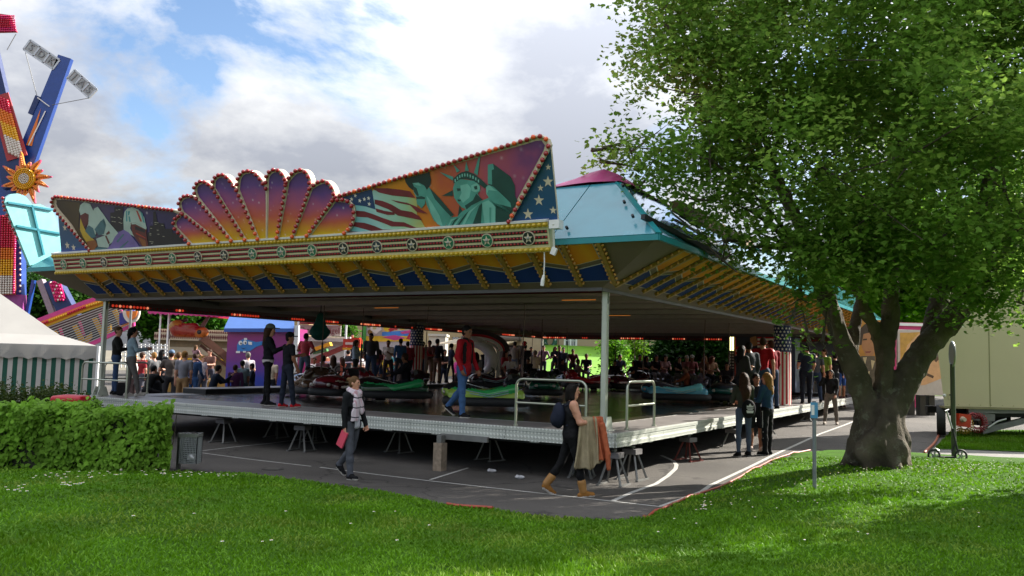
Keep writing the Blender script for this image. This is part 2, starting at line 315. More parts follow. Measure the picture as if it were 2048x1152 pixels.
# plank-like joints in the drive floor
if True:
    t = m_floor.node_tree; n = t.nodes; l = t.links; b = n['Principled BSDF']
    tcn = n.new('ShaderNodeTexCoord'); br = n.new('ShaderNodeTexBrick'); br.inputs['Scale'].default_value = 1; br.inputs['Brick Width'].default_value = 2.4; br.inputs['Row Height'].default_value = .6
    br.inputs['Mortar Size'].default_value = .006; br.inputs['Color1'].default_value = (.5, .5, .5, 1); br.inputs['Color2'].default_value = (.62, .62, .62, 1); br.inputs['Mortar'].default_value = (0, 0, 0, 1)
    l.new(tcn.outputs['Object'], br.inputs[0]); bp = n.new('ShaderNodeBump'); bp.inputs['Strength'].default_value = .25; bp.inputs['Distance'].default_value = .02; l.new(br.outputs[0], bp.inputs['Height']); l.new(bp.outputs[0], b.inputs['Normal'])
# ---- deck
s = MB(); zt, zb_ = DZ, DZ - .2
s.bx(-WD + .02, -.02, .02, 1.24, zb_, zt); s.bx(-WD + .02, -.02, LN - 1.2, LN - .02, zb_, zt)
s.bx(-1.03, -.02, 1.24, LN - 1.2, zb_, zt); s.bx(-WD + .02, -WD + 1.04, 1.24, LN - 1.2, zb_, zt); s.build('walkway', m_plate, ride)
MB().bx(-WD + 1.045, -1.035, 1.245, LN - 1.205, zb_, zt - .008).build('drive_floor', m_floor, ride)
s = MB(); s.bx(-WD + 1.0, -1.04, 1.225, 1.243, zt, zt + .004); s.bx(-1.05, -1.032, 1.26, LN - 1.2, zt, zt + .004); s.build('floor_trim', m_alu, ride)
s = MB(); s.bx(-WD + .06, -WD + 1.0, 3.2, LN - .1, zt + .002, zt + .13); s.bx(-WD + 1.0, -.1, LN - 1.15, LN - .1, zt + .002, zt + .13); s.build('raised_step', [m_dark], ride)
s = MB(); s.bx(-WD + .06, -WD + 1.03, 3.2, LN - .1, zt + .131, zt + .15); s.build('step_board', m_plate, ride)
def edge_panels(axis, length, cnt):
    d = length / cnt
    for i in range(cnt):
        a, b = i * d + .004, (i + 1) * d - .004; q = MB()
        for z0, z1, o in ((DZ - .062, DZ + .004, .03), (DZ - .15, DZ - .068, .016), (DZ - .226, DZ - .152, .036)):
            if axis == 0: q.bx(-b, -a, -o, .018, z0, z1)
            else: q.bx(-.018, o, a, b, z0, z1)
        k = random.uniform(.1, .5)
        for t in (.25, .72):
            p = a + (b - a) * t
            if axis == 0: q.bx(-p - .09, -p + .09, -.02, .02, DZ - .245, DZ - .227)
            else: q.bx(-.02, .02, p - .09, p + .09, DZ - .245, DZ - .227)
        q.build('edge_panel', m_tread, ride)
edge_panels(0, WD, 7); edge_panels(1, LN, 11)
s = MB()
for v in (.25, 1.4, 4, 8, 12, 16, 20, 24.1): s.bx(-WD + .1, -.1, v - .05, v + .05, DZ - .29, DZ - .21)
for u in (.3, 2.7, 5.2, 7.6, 10, 12.4, 14.4): s.bx(-u - .05, -u + .05, .3, LN - .3, DZ - .28, DZ - .2)
s.build('floor_beams', m_dark, ride)
# ---- jack stands under the deck
def jack(x, y, lb, rust=False, top=.54):
    P = rw(x, y, 0); g = gz(P[0], P[1])
    t = thing('jack_stand', lb, 'jack stand', (P[0], P[1], g), -THETA + random.uniform(-.3, .3), 'jack stands under the ride deck')
    h = top - g; col = m_rust if rust else m_alu_d; q = MB(); q.bx(-.13, .13, -.13, .13, h - .09, h); q.build('head_block', M('jack_head', (.16, .15, .15), .6, .2, .2), t)
    for a in (-1, 1):
        for b in (-1, 1): MB().beam((a * .07, b * .07, h - .09), (a * .19, b * .19, .02), .03, .03).build('leg', col, t)
    q = MB(); 
    for a in (-1, 1): q.bx(a * .2 - .025, a * .2 + .025, -.23, .23, 0, .025)
    q.build('foot_rail', col, t); q = MB(); q.cyl((0, 0, h), (0, 0, DZ - .29 - g), .022); q.cyl((0, 0, h + .02), (0, 0, h + .05), .05); q.build('spindle', m_alu_d, t)
m_rust = M('rusty_red_steel', '#6e2f25', .7, .2, .3)
for x, y, r, lb in ((-.12, .25, 0, 'grey trestle jack at the very front corner of the deck'), (-.12, 1.05, 0, 'second grey trestle jack just right of the front corner'), (-.95, .75, 0, 'grey trestle jack half hidden behind the woman in tan boots'), (-.14, 4.1, 1, 'trestle jack with rusty red legs below the right deck edge'), (-.14, 7.2, 0, 'grey jack behind the three girls on the asphalt'), (-.14, 10.5, 0, 'grey jack below the deck near the flag column'), (-.14, 16, 0, 'grey jack below the far right end of the deck'),
    (-3.4, 1.6, 0, 'grey jack in shade between the timber prop and the front corner'), (-5.6, 1.5, 0, 'grey jack in shade behind the timber prop'), (-7.35, .42, 0, 'grey trestle jack behind the woman with the pale scarf'), (-8.2, 1.7, 0, 'shaded jack left of the woman with the pale scarf'), (-9.75, .42, 0, 'grey three legged jack right of the litter bin'), (-9.6, 1.9, 0, 'shaded jack a step behind the one by the litter bin'), (-12.6, .6, 0, 'grey jack under the deck behind the hedge end')):
    jack(x, y, lb, bool(r))
for x, y in ((-2.7, 4.2), (-7.6, 5), (-12.4, 5), (-5.2, 8), (-10, 9), (-14.3, 9), (-14.3, 15)): jack(x, y, 'dark steel jack deep in the shade under the deck')
P = on_z(879, 941, 0); q0 = to_ride(P)
t = thing('timber_prop', 'weathered upright timber block propping a steel arm beneath the deck', 'timber prop', (P[0], P[1], 0), -THETA)
MB().bx(-.09, .09, -.09, .09, 0, .5).build('timber_block', M('weathered_timber', (.23, .18, .13), .85, 0, .35, 14, .3, 60), t)
s = MB(); s.bx(-.05, .05, -.05, .08, .502, DZ - .23); s.bx(-.055, .95, .08, .14, .56, .66); s.build('steel_arm', m_alu_d, t)
# ---- handrails
def rail(x0, y0, x1, y1, h=.84, mid=.42):
    q = MB(); a = np.array([x0, y0, DZ]); b = np.array([x1, y1, DZ]); e = (b - a) / np.linalg.norm(b - a); r = .13; pts = [a, a + (0, 0, h - r)]
    for k in range(1, 5): t = k / 4 * PI / 2; pts.append(a + e * (r - r * math.cos(t)) + np.array([0, 0, h - r + r * math.sin(t)]))
    for k in range(0, 5): t = k / 4 * PI / 2; pts.append(b - e * (r - r * math.sin(t)) + np.array([0, 0, h - r + r * math.cos(t)]))
    pts.append(b); q.tube(pts, .024, 10); q.cyl(a + (0, 0, mid), b + (0, 0, mid), .02, n=10)
    for p in (a, b): q.cyl(p + (0, 0, 0), p + (0, 0, .03), .045, n=10)
    q.build('handrail', M('brushed_tube', (.42, .44, .36), .32, .9, .06), ride)
for A, B in (((1031, 852), (1163, 863)), ((1250, 860), (1305, 852)), ((194, 790), (257, 797)), ((206, 789), (294, 787))):
    a = to_ride(on_z(*A, DZ)); b = to_ride(on_z(*B, DZ))
    if A[0] == 1031: a[1] = b[1] = .14
    if A[0] == 1250: a[0] = b[0] = -.16
    if A[0] == 194: a[1] = b[1] = .12
    rail(a[0], a[1], b[0], b[1])
# ---- posts
ZI = 3.31
def post(x, y):
    q = MB(); q.bx(x - .05, x + .05, y - .045, y - .033, DZ, ZI + .12); q.bx(x - .05, x + .05, y + .033, y + .045, DZ, ZI + .12); q.bx(x - .05, x - .038, y - .045, y + .045, DZ, ZI + .12); q.bx(x + .02, x + .04, y - .05, y + .05, DZ, ZI - .25)
    q.bx(x - .16, x + .16, y - .14, y + .14, DZ + .002, DZ + .02)
    for d in (-.1, .1): q.prism([(x + d - .008, y - .16, DZ + .02), (x + d - .008, y + .16, DZ + .02), (x + d - .008, y + .08, DZ + .24), (x + d - .008, y - .08, DZ + .24)], (.016, 0, 0))
    q.build('corner_post', M('post_steel', (.55, .58, .5), .35, .4, .08), ride)
post(-.42, .47); post(-WD + .42, .4); post(-.42, LN - .5); post(-WD + .42, LN - .5)
m_fr = M('flag_red', '#b8242f', .7, 0, .1); m_fw = M('flag_white', '#ded8cc', .7, 0, .1); m_fb = M('flag_blue', '#1b2752', .7, 0, .15)
def flag_column(x, y, r=.25):
    c = bpy.data.objects.new('flag_column', None); link(c, ride); c.location = (x, y, DZ)
    MB().cyl((0, 0, 0), (0, 0, ZI - DZ + .1), .08).build('steel_core', m_alu_d, c)
    n = 52; zs = [.02, .5, 1.0, 1.55]; v = []; f = []; mi = []
    H = ZI - DZ - .02
    for i, z in enumerate([.03, .25, .6, 1.1, 1.62, 1.63, 2.0, H]):
        for k in range(n):
            a = 2 * PI * k / n; rr = r * (1 + .035 * math.sin(a * 7 + z * 1.2) * (1 if z < 1.62 else .4)); w = .06 * math.sin(5 * a + 3 * z) * max(0, (.9 - z)) * .5
            v.append((rr * math.cos(a + w), rr * math.sin(a + w), z + (.02 * math.sin(a * 6) if i == 0 else 0)))
    for i in range(7):
        for k in range(n): f.append((i * n + k, i * n + (k + 1) % n, (i + 1) * n + (k + 1) % n, (i + 1) * n + k)); mi.append(2 if i >= 4 else (k // 2) % 2)
    obj('flag_wrap', npmesh('flag_wrap', v, f, [m_fr, m_fw, m_fb], mi, True), c)
    st = []
    for row in range(7):
        for k in range(14):
            a = 2 * PI * (k + .5 * (row % 2)) / 14; z = 1.7 + row * .105; p = np.array([math.cos(a), math.sin(a), 0]); st.append(star5(p * (r * 1.045) + np.array([0, 0, z]), .045, (-math.sin(a), math.cos(a), 0), (0, 0, 1)))
    flat('printed_stars', [(0, st)], [m_fw], c)
flag_column(-.42, 13.65); flag_column(-WD + .42, 13.65)
# ---- canopy: soffits, fascia, roof
EX0, EX1, EY0, EY1, ZE = -WD - 1.03, 1.03, -.82, LN + .86, 4.02
IX0, IX1, IY0, IY1 = -WD + .36, -.34, .15, LN - .3
m_sof = M('soffit_grey', '#6e6250', .6, .0, .1, 2, spec=.25)
def quad(name, pts, mats, t=.03):
    q = MB(); q.prism(pts, (0, 0, t)); return q.build(name, mats, ride)
quad('soffit_panel', [(EX0, EY0, ZE - .03), (EX1, EY0, ZE - .03), (IX1, IY0, ZI), (IX0, IY0, ZI)], m_sof)
quad('soffit_panel', [(EX1, EY0, ZE - .03), (EX1, EY1, ZE - .03), (IX1, IY1, ZI), (IX1, IY0, ZI)], m_sof)
quad('soffit_panel', [(EX0, EY0, ZE - .03), (EX0, EY1, ZE - .03), (IX0, IY1, ZI), (IX0, IY0, ZI)], m_sof)
quad('soffit_panel', [(EX0, EY1, ZE - .03), (EX1, EY1, ZE - .03), (IX1, IY1, ZI), (IX0, IY1, ZI)], m_sof)
s = MB()
s.bx(IX0, IX1, IY0 - .01, IY0 + .05, ZI - .05, ZI + .16); s.bx(IX0, IX1, IY1 - .05, IY1, ZI - .05, ZI + .16); s.bx(IX0, IX0 + .06, IY0, IY1, ZI - .05, ZI + .16); s.bx(IX1 - .06, IX1 + .01, IY0, IY1, ZI - .05, ZI + .16)
s.build('soffit_inner_beam', M('inner_beam', (.12, .11, .115), .45, .3, .1), ride)
m_po = grad_mat('soffit_orange_print', [(0, '#d8701e'), (.5, '#d8992a'), (1, '#c04c1c')], axis=0, coord='Object', lo=-.4, hi=.6, stars=.5, sscale=7, rough=.75)
m_pb = grad_mat('soffit_blue_print', [(0, '#1e3a78'), (1, '#142a5c')], axis=0, coord='Object', lo=0, hi=1, stars=1.1, sscale=6, rough=.75)
m_line = M('pale_outline', '#b9b4a4', .5, 0, .05)
m_bar = M('light_bar_gold', '#9a7a2c', .55, .0, .15); m_bulbo = M('soffit_bulb', '#c8924a', .25, 0, .15, coat=.2)
E_OUT = {'f': lambda a, t, o=0: np.array([a, IY0 + (EY0 - IY0) * t, ZI + (ZE - .03 - ZI) * t]) + np.array([0, -.56, -.83]) * o,
         'r': lambda a, t, o=0: np.array([IX1 + (EX1 - IX1) * t, a, ZI + (ZE - .03 - ZI) * t]) + np.array([.46, 0, -.89]) * o,
         'l': lambda a, t, o=0: np.array([IX0 + (EX0 - IX0) * t, a, ZI + (ZE - .03 - ZI) * t]) + np.array([-.46, 0, -.89]) * o}
def inset(P, k):
    c = sum(P) / len(P); return [c + (p - c) * k for p in P]
def soffit_side(side, a0, a1, step, bars=True, tr=1):
    n = int(abs(a1 - a0) / step); sg = 1 if a1 > a0 else -1; G = E_OUT[side]
    for i in range(n):
        a = a0 + sg * step * i; b = a + sg * step * .92; c = a + sg * step * .08; fl = i % 2
        o1 = [(c, .95), (b, .95), (b, .62 if fl else .5), (c, .5 if fl else .62)]; o2 = [(c, .42 if fl else .54), (b, .54 if fl else .42), (b, .16), (c, .16)]
        if tr < 0: o1, o2 = o1, o2
        for pts, mt, nm in ((o1, m_po, 'orange_panel'), (o2, m_pb, 'blue_panel')):
            P = [G(x, t, .004) for x, t in pts]; base = sum(P) / 4; q = MB(); q.prism([p - base for p in P], G(0, 0, .006) - G(0, 0, 0), 0); q.prism([p - base + (G(0, 0, .006) - G(0, 0, 0)) for p in inset(P, .93)], G(0, 0, .003) - G(0, 0, 0), 1)
            o = q.build(nm, [m_line, mt], ride, base)
        if bars:
            P0 = G(a, .1, .03); P1 = G(a - sg * .06 * (1 if side == 'f' else -1), .97, .03); q = MB(); q.beam(P0, P1, .07, .06, 0, up=tuple(G(0, 0, 1) - G(0, 0, 0))); o = q.build('light_bar', [m_bar], ride)
            q = MB(); e = (P1 - P0); ee = e / np.linalg.norm(e); nn = G(0, 0, 1) - G(0, 0, 0); sd_ = np.cross(ee, nn)
            for k in range(10):
                p = P0 + e * (k + .5) / 10
                for h in (-1, 1): q.ball(p + sd_ * .06 * h + nn * .0, .03, 5, 3)
            ob = q.build('bulb_row', [m_bulbo], o); ob['kind'] = 'stuff'
soffit_side('f', -.05, -14.4, .64); soffit_side('r', .35, 24.0, .64); soffit_side('l', 1.0, 24, 1.28, False)
# ceiling
m_ceil = M('dark_ceiling_net', (.4, .31, .27), .5, .2, .25, 2)
MB().bx(IX0 + .06, IX1 - .06, 3.4, IY1 - .05, ZI + .18, ZI + .2).build('ceiling', m_ceil, ride)
s = MB()
for k in range(9): s.bx(IX0 + .07, IX1 - .07, 4.0 + k * 2.3, 4.06 + k * 2.3, ZI + .06, ZI + .175)
s.build('ceiling_truss', M('truss_dark', (.3, .25, .22), .4, .4, .1), ride)
quad('tarpaulin_underside', [(IX0 + .1, 1.3, 5.02), (IX1 - .1, 1.3, 5.02), (IX1 - .1, 3.42, ZI + .2), (IX0 + .1, 3.42, ZI + .2)], M('red_tarpaulin_inside', '#5e1226', .7, 0, .2, 2, trans=.2))
s = MB()
for (x0, y0) in ((-1.9, 3.25), (-8.5, 5.0), (-3.5, 9.0)): s.bx(x0 - .8, x0, y0, y0 + .02, ZI + .035, ZI + .05)
s.build('glow_tube', M('orange_glow', (1, .3, .04), .5, 0, 0, emit=.08), ride)
m_lamp = M('red_lamp_lit', (1, .07, .03), .4, 0, 0, emit=.1); m_lampw = M('amber_lamp_lit', (1, .3, .15), .4, 0, 0, emit=.2)
def lamps(A, B, nl, off, name='lamp_strip'):
    q = MB(); A = np.array(A); B = np.array(B); q.beam(A, B, .07, .2); o = q.build(name, [M('lamp_rail', (.05, .012, .01), .5)], ride); q = MB(); e = B - A
    for i in range(nl):
        p = A + e * (i + .5) / nl; on = math.sin(i * .33) > -.25 and (i % 31) < 22
        if on: q.ball(p + np.array(off), .038, 5, 3, 1 if random.random() < .3 else 0)
        else: q.ball(p + np.array(off), .03, 5, 3, 2)
    r = q.build('lamp_row', [m_lamp, m_lampw, m_redb], o); r['kind'] = 'stuff'
lamps((IX0 + .15, IY0 + .3, ZI - .12), (IX0 + .15, IY1 - .2, ZI - .12), 230, (.05, 0, -.03)); lamps((IX0 + .2, IY1 - .14, ZI - .12), (IX1 - .2, IY1 - .14, ZI - .12), 130, (0, -.05, -.03))
# roof
ZR, RS = 5.15, 1.22
def roof_quad(a, b, c, d, name='roof_panel', mat=None):
    P = [np.array(p, float) for p in (a, b, c, d)]; q = MB(); n = np.cross(P[1] - P[0], P[3] - P[0]); n /= np.linalg.norm(n); n = n if n[2] > 0 else -n
    q.prism(P, n * .03); return q.build(name, mat or m_teal, ride)
xs = [EX0, -12.4, -10, -7.6, -5.2, -2.9, -.85, EX1]
for i in range(len(xs) - 1):
    a, b = xs[i] + (.008 if i else 0), xs[i + 1] - (.008 if i < len(xs) - 2 else 0)
    ta = max(a, EX0 + RS) if i else EX0 + RS; tb = min(b, EX1 - RS)
    if i == len(xs) - 3: tb = -.72
    if i == len(xs) - 2: ta = -.70
    roof_quad((a, EY0, ZE), (b, EY0, ZE), (tb, EY0 + RS, ZR), (ta, EY0 + RS, ZR))
ys = [EY0] + [1.6 + 2.3 * k for k in range(10)] + [EY1]
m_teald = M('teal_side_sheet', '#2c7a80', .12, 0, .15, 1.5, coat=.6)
for i in range(len(ys) - 1):
    a, b = ys[i] + (.01 if i else 0), ys[i + 1] - .01
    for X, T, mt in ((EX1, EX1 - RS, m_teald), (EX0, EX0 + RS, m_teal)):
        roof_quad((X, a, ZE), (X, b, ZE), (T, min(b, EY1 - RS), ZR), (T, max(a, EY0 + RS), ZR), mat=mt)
roof_quad((EX0, EY1, ZE), (EX1, EY1, ZE), (EX1 - RS, EY1 - RS, ZR), (EX0 + RS, EY1 - RS, ZR))
s = MB(); s.beam((EX1, EY0, ZE + .03), (EX1 - RS, EY0 + RS, ZR + .03), .1, .025); s.build('hip_strip', m_tealb, ride)
s = MB()
for A, B in (((EX0, EY0), (EX1, EY0)), ((EX1, EY0), (EX1, EY1)), ((EX0, EY0), (EX0, EY1))): s.beam((*A, ZE - .035), (*B, ZE - .035), .05, .09)
s.build('eave_trim', m_tealb, ride)
s = MB()
for x, y, z in ((.52, -.6, 4.36), (.72, -.42, 4.3), (.2, -.2, 4.68), (-.6, -.7, 4.22), (.0, .2, 5.05)): s.cyl((x, y, z), (x, y - .05, z + .03), .025, n=6)
s.build('roof_catch', m_dark, ride)
# magenta tarpaulin over the middle of the roof
m_mag = M('magenta_tarpaulin', '#a8306e', .55, 0, .15, 2, .25, 3)
v = []; nx, ny = 50, 40; x0, x1, y0, y1 = EX0 + RS - .05, EX1 - RS + .06, EY0 + RS - .05, EY1 - RS + .05
for j in range(ny + 1):
    for i in range(nx + 1):
        x = x0 + (x1 - x0) * i / nx; y = y0 + (y1 - y0) * j / ny; e = min(x - x0, x1 - x, y - y0, y1 - y); e2 = min(x - x0, x1 - x)
        z = ZR + .03 + .32 * (1 - math.exp(-e * 2.2)) * (1 - .35 * math.exp(-max(0, x1 - x - 1.1) ** 2 * .0) * (1 if x < x1 - 1.3 else 0)) + .05 * math.sin(x * 2.1 + y) * min(1, e) + .2 * math.exp(-((x + .75) / .5) ** 2 - ((y - 1.15) / .6) ** 2)
        v.append((x, y, z))
f = [(j * (nx + 1) + i, j * (nx + 1) + i + 1, (j + 1) * (nx + 1) + i + 1, (j + 1) * (nx + 1) + i) for j in range(ny) for i in range(nx)]
obj('tarpaulin', npmesh('tarpaulin', v, f, [m_mag], None, True), ride)
# struts lying above the right roof slope
def on_roof(px, py, up=.12):
    n = np.array([ZR - ZE, 0, RS]); n /= np.linalg.norm(n); nw = n[0] * RX + n[1] * RV + np.array([0, 0, n[2]])
    return to_ride(on_plane(px, py, rw(EX1, 0, ZE + up), nw))
s = MB(); s.beam(on_roof(1286, 433, .05), on_roof(1440, 512, .12), .075, .08); s.beam(on_roof(1350, 440, .1), on_roof(1425, 480, .1), .04, .04); s.beam(on_roof(1360, 430, .2), on_roof(1400, 455, .2), .05, .05); s.build('roof_strut', m_dark, ride)
s = MB(); s.beam(on_roof(1352, 412, .35), on_roof(1500, 490, .35), .16, .2); s.build('roof_beam', M('ochre_beam', '#7d6234', .6, 0, .15), ride)
s = MB()
for A, B in (((1345, 425), (1440, 500)), ((1400, 465), (1470, 515))):
    a, b = on_roof(*A, .06), on_roof(*B, .06); c = np.array([-.25, .5, .22]); s.prism([a, b, b + c, a + c], (0, 0, .01))
s.build('white_sheet', M('white_plastic_sheet', (.75, .76, .8), .3, 0, .05), ride)
# ---- leaning fascia and crest; plane tilts out towards the viewer as it rises
TL = .29; FN = np.array([0, -1, -TL]); FN /= np.linalg.norm(FN); UPV = np.array([0, -TL, 1]); UPV /= np.linalg.norm(UPV)
def fpt(x, z, o=0): return np.array([x, -.93 - TL * (z - 3.82), z]) + FN * o
def cp(px, py, o=0):
    nw = FN[1] * RV + np.array([0, 0, FN[2]]); return to_ride(on_plane(px, py, rw(0, -.93, 3.82), nw)) + FN * o
FL, FR, FB, FT = cp(112, 549)[0], cp(1102, 505)[0], 3.82, 4.30
fas = bpy.data.objects.new('fascia', None); link(fas, ride)
def strip(z0, z1, o, th, xa=FL, xb=FR):
    q = [fpt(xa, z0, o), fpt(xb, z0, o), fpt(xb, z1, o), fpt(xa, z1, o)]; return q, -FN * th
m_fy = M('fascia_yellow', '#c2ad3a', .45, 0, .08); m_fc = M('fascia_cream', '#c9c39a', .45, 0, .08); m_groove = M('groove_dark', '#2a0d0d', .6)
s = MB(); q, e = strip(FB, FT, 0, .14); s.prism(q, e, 1)
for a, b in ((FB + .005, FB + .075), (FT - .085, FT - .005)): q, e = strip(a, b, .012, .012); s.prism(q, e, 0)
for z in (3.965, 4.055, 4.145): q, e = strip(z - .026, z + .026, .006, .006, FL + .03, FR - .03); s.prism(q, e, 2)
q, e = strip(FT, FT + .035, .03, .2, FL, FR); s.prism(q, e, 3)
s.build('fascia_board', [m_fy, m_fc, m_groove, m_white], fas)
s = MB()
for z in (3.965, 4.055, 4.145):
    k = int((FR - FL) / .068)
    for i in range(k): s.ball(fpt(FL + .06 + i * .068, z, .008), (.024, .024, .022), 5, 3)
o = s.build('small_red_bulbs', [m_redb], fas); o['kind'] = 'stuff'
bq = MB(); bq.ball((0, 0, 0), .036, 8, 5); bq.cyl((0, .0, 0), (0, .03, 0), .042, n=8); me_y = bq.mesh('yellow_bulb', [m_yelb])
nb = 137
for z in (FB + .04, FT - .045):
    for i in range(nb): obj('yellow_bulb', me_y, fas, fpt(FL + .05 + (FR - FL - .1) * i / (nb - 1), z, .03))
m_mg = M('medallion_green', '#1f6a4c', .35, 0, .1); m_mk = M('medallion_black', '#13201f', .35, 0, .1); m_mn = M('medallion_navy', '#1d2c3c', .35, 0, .1); m_gl = M('bulb_clear', '#8a8f88', .1, .1, 0)
for i in range(17):
    px = (129, 168, 210, 253, 299, 347, 398, 451, 507, 565, 626, 689, 756, 826, 899, 976, 1059)[i]; py = (527, 526, 524, 521.5, 519, 517, 514, 511, 508, 505, 501, 497.5, 494, 490, 486.5, 482.5, 478)[i]
    c = cp(px, py); c = fpt(c[0], 4.055, .014); mm = (m_mg, m_mg, m_mk, m_mk, m_mg, m_mg, m_mk, m_mk, m_mg, m_mg, m_mg, m_mk, m_mn, m_mk, m_mg, m_mg, m_mk)[i]
    up = np.array([0, -TL, 1]); up /= np.linalg.norm(up); q = MB()
    ring = lambda r, o: [c + FN * o + np.array([1, 0, 0]) * r * math.cos(2 * PI * k / 20) + up * r * math.sin(2 * PI * k / 20) for k in range(20)]
    q.prism(ring(.118, .02), -FN * .02, 1); q.prism(ring(.104, .024), -FN * .004, 0); q.prism(star5(c + FN * .03, .088, (1, 0, 0), up), -FN * .006, 1); q.ball(c + FN * .035, .028, 8, 5, 2)
    q.build('star_medallion', [mm, m_cream, m_gl], fas)
# corner fitting, dangling socket cable
s = MB(); a = cp(1108, 448); s.bx(a[0] - .06, a[0] + .12, a[1] - .06, a[1] + .1, a[2] - .08, a[2] + .06); b = cp(1108, 495); s.cyl(a + (.02, -.06, 0), b, .018); s.box(b + (0, 0, -.06), (.09, .05, .12), 0, Matrix.Rotation(.4, 3, 'Y')); s.build('corner_bracket', m_white, fas)
t = thing('hanging_socket', 'white cable with a plug hanging below the fascia end', 'power cable', rw(*fpt(cp(1089, 506)[0], FB)))
MB().tube([(0, 0, 0), (.005, 0, -.2), (.0, 0, -.40)], .011, 6).build('cable', m_white, t); s = MB(); s.cyl((0, 0, -.38), (-.015, 0, -.46), .02, .032); s.cyl((-.015, 0, -.46), (-.025, 0, -.56), .034, .03); s.build('plug', m_white, t)
# ================================================================== CREST (painted boards above the fascia)

rb = MB(); rb.ball((0, 0, 0), .042, 8, 5); me_r = rb.mesh('red_bulb', [m_redb]); rb = MB(); rb.ball((0, 0, 0), .042, 8, 5); me_o = rb.mesh('orange_bulb', [m_orb])
def bulbs_along(P, step, o, parent, last_orange=0, p_or=.06):
    P = [np.array(p, float) for p in P]; d = [0]
    for a, b in zip(P, P[1:]): d.append(d[-1] + np.linalg.norm(b - a))
    n = max(1, int(d[-1] / step))
    for i in range(n + 1):
        t = d[-1] * i / n; k = max(j for j in range(len(d)) if d[j] <= t + 1e-9); k = min(k, len(P) - 2); u = (t - d[k]) / max(1e-6, d[k + 1] - d[k])
        p = P[k] * (1 - u) + P[k + 1] * u + FN * o
        og = i <= last_orange - 1 or random.random() < p_or
        obj('orange_bulb' if og else 'red_bulb', me_o if og else me_r, parent, p)
def board(name, outline, th, front, parent, rim=None, rim_r=.03):
    q = MB(); q.prism(outline, -FN * th, 0); o = q.build(name, [m_cream], parent)
    return o
def pxs(o, *P): return [cp(x, y, o) for x, y in P]
def smooth_poly(P, n=3):
    P = [np.array(p) for p in P]
    for _ in range(n):
        Q = [P[0]]
        for a, b in zip(P, P[1:]): Q += [a * .75 + b * .25, a * .25 + b * .75]
        P = Q + [P[-1]]
    return P
# ---- fan of nine petals
ARC = [[(353, 458), (349, 447), (353, 436), (362, 431), (366, 426)], [(366, 426), (360, 412), (361, 401), (369, 392), (381, 390), (396, 397)],
       [(396, 397), (390, 381), (393, 369), (404, 361), (416, 365), (428, 376)], [(428, 376), (428, 360), (437, 350), (450, 348), (462, 360), (476.5, 381.7)],
       [(476.5, 381), (478, 353), (491, 341), (507, 342), (521, 354), (535, 377)], [(535, 377), (534, 352), (545, 339), (559, 339), (569, 350), (575, 365)],
       [(575, 365), (586, 346), (600, 338), (613, 342), (622, 357), (622, 377)], [(622, 377), (637, 364), (651, 360), (664, 370), (671, 386), (667.6, 401)],
       [(667.6, 401), (688, 398), (702, 403), (710, 418), (710, 437), (703, 455)]]
BASE = [(381, 488), (439, 484.6), (465.5, 483), (493, 481.5), (518.6, 480), (535, 479), (557, 477.6), (588, 475.8), (617, 474), (692, 469.5)]
ZB = FT + .035
for k in range(9):
    b0 = fpt(cp(*BASE[k])[0], ZB); b1 = fpt(cp(*BASE[k + 1])[0], ZB)
    arc = smooth_poly(pxs(0, *ARC[k]), 2); out = [b1, b0] + arc
    out = [b0] + arc + [b1]; dz = .006 * (k % 2)
    pt = bpy.data.objects.new('fan_petal', None); link(pt, ride)
    q = MB(); q.prism([p + FN * dz for p in out], -FN * (.13 + dz)); q.build('petal_box', [m_cream], pt)
    top = max(p[2] for p in out)
    c = sum(out) / len(out); ins = []
    for p in out:
        v = c - p; ins.append(p + v / np.linalg.norm(v) * min(.055, .4 * np.linalg.norm(v)))
    ins[0] = b0 + np.array([-.0, 0, 0]) + (b1 - b0) * .09; ins[-1] = b1 - (b1 - b0) * .09
    g = grad_mat('petal_airbrush', [(0, '#c9a50e'), (.16, '#c8881c'), (.36, '#b8553f'), (.58, '#9a4a70'), (.82, '#57367a'), (1, '#382b62')], axis=2, stars=1.0, sscale=7)
    flat('petal_print', [(0, [[p + FN * (dz + .003) for p in ins]])], [g], pt)
    q = MB(); q.tube([p + FN * (dz + .006) for p in out], .022, 6); q.build('petal_rim', [m_cream], pt)
    lo = [b0] + arc
    if k < 5: L_ = [b0] + arc[:-1]
    else: L_ = arc + [b1]
    if k == 4: L_ = [b0] + arc
    L_ = L_ if k < 5 else list(reversed(L_))
    bulbs_along(L_, .118, .05, pt, 1 + (k % 3 > 0), .0)
# ---- right board: flag and statue
m_sky = grad_mat('mural_sunset', [(0, '#b98a12'), (.34, '#c98012'), (.55, '#b05430'), (.72, '#a34a55'), (.88, '#8a3f66'), (1, '#4d2f6a')], axis=0, stars=.9, sscale=5, rough=.4)
P_R = [(694, 393), (1055, 279)] ; tipR = [(1070, 273), (1083, 272), (1093, 278), (1098, 291), (1095, 303)]
o_base = fpt(cp(700, 470)[0], ZB); e_base = fpt(cp(1019, 449)[0], ZB)
outR = [fpt(cp(690, 470)[0], ZB), cp(672, 394)] + pxs(0, *P_R[1:]) + pxs(0, *tipR) + [e_base]
outR = [p - FN * .02 for p in outR]
rp = bpy.data.objects.new('flag_mural_board', None); link(rp, ride)
MB().prism(outR, -FN * .11).build('board', [m_cream], rp)
ins = [outR[0] + np.array([.0, 0, 0]), outR[1]] + [p for p in pxs(-.02, (1052, 288), (1070, 282), (1082, 281), (1089, 291), (1085, 303))] + [fpt(cp(1009, 449)[0], ZB, -.02)]
q = flat('mural_ground', [(0, [[p + FN * .004 for p in ins]])], [m_sky], rp)
q = MB(); q.tube([p + FN * .01 for p in outR[1:]], .026, 6); q.build('board_rim', [m_cream], rp)
def C2(x, y): return (680 + x / 8.229, 340 + y / 8.229)
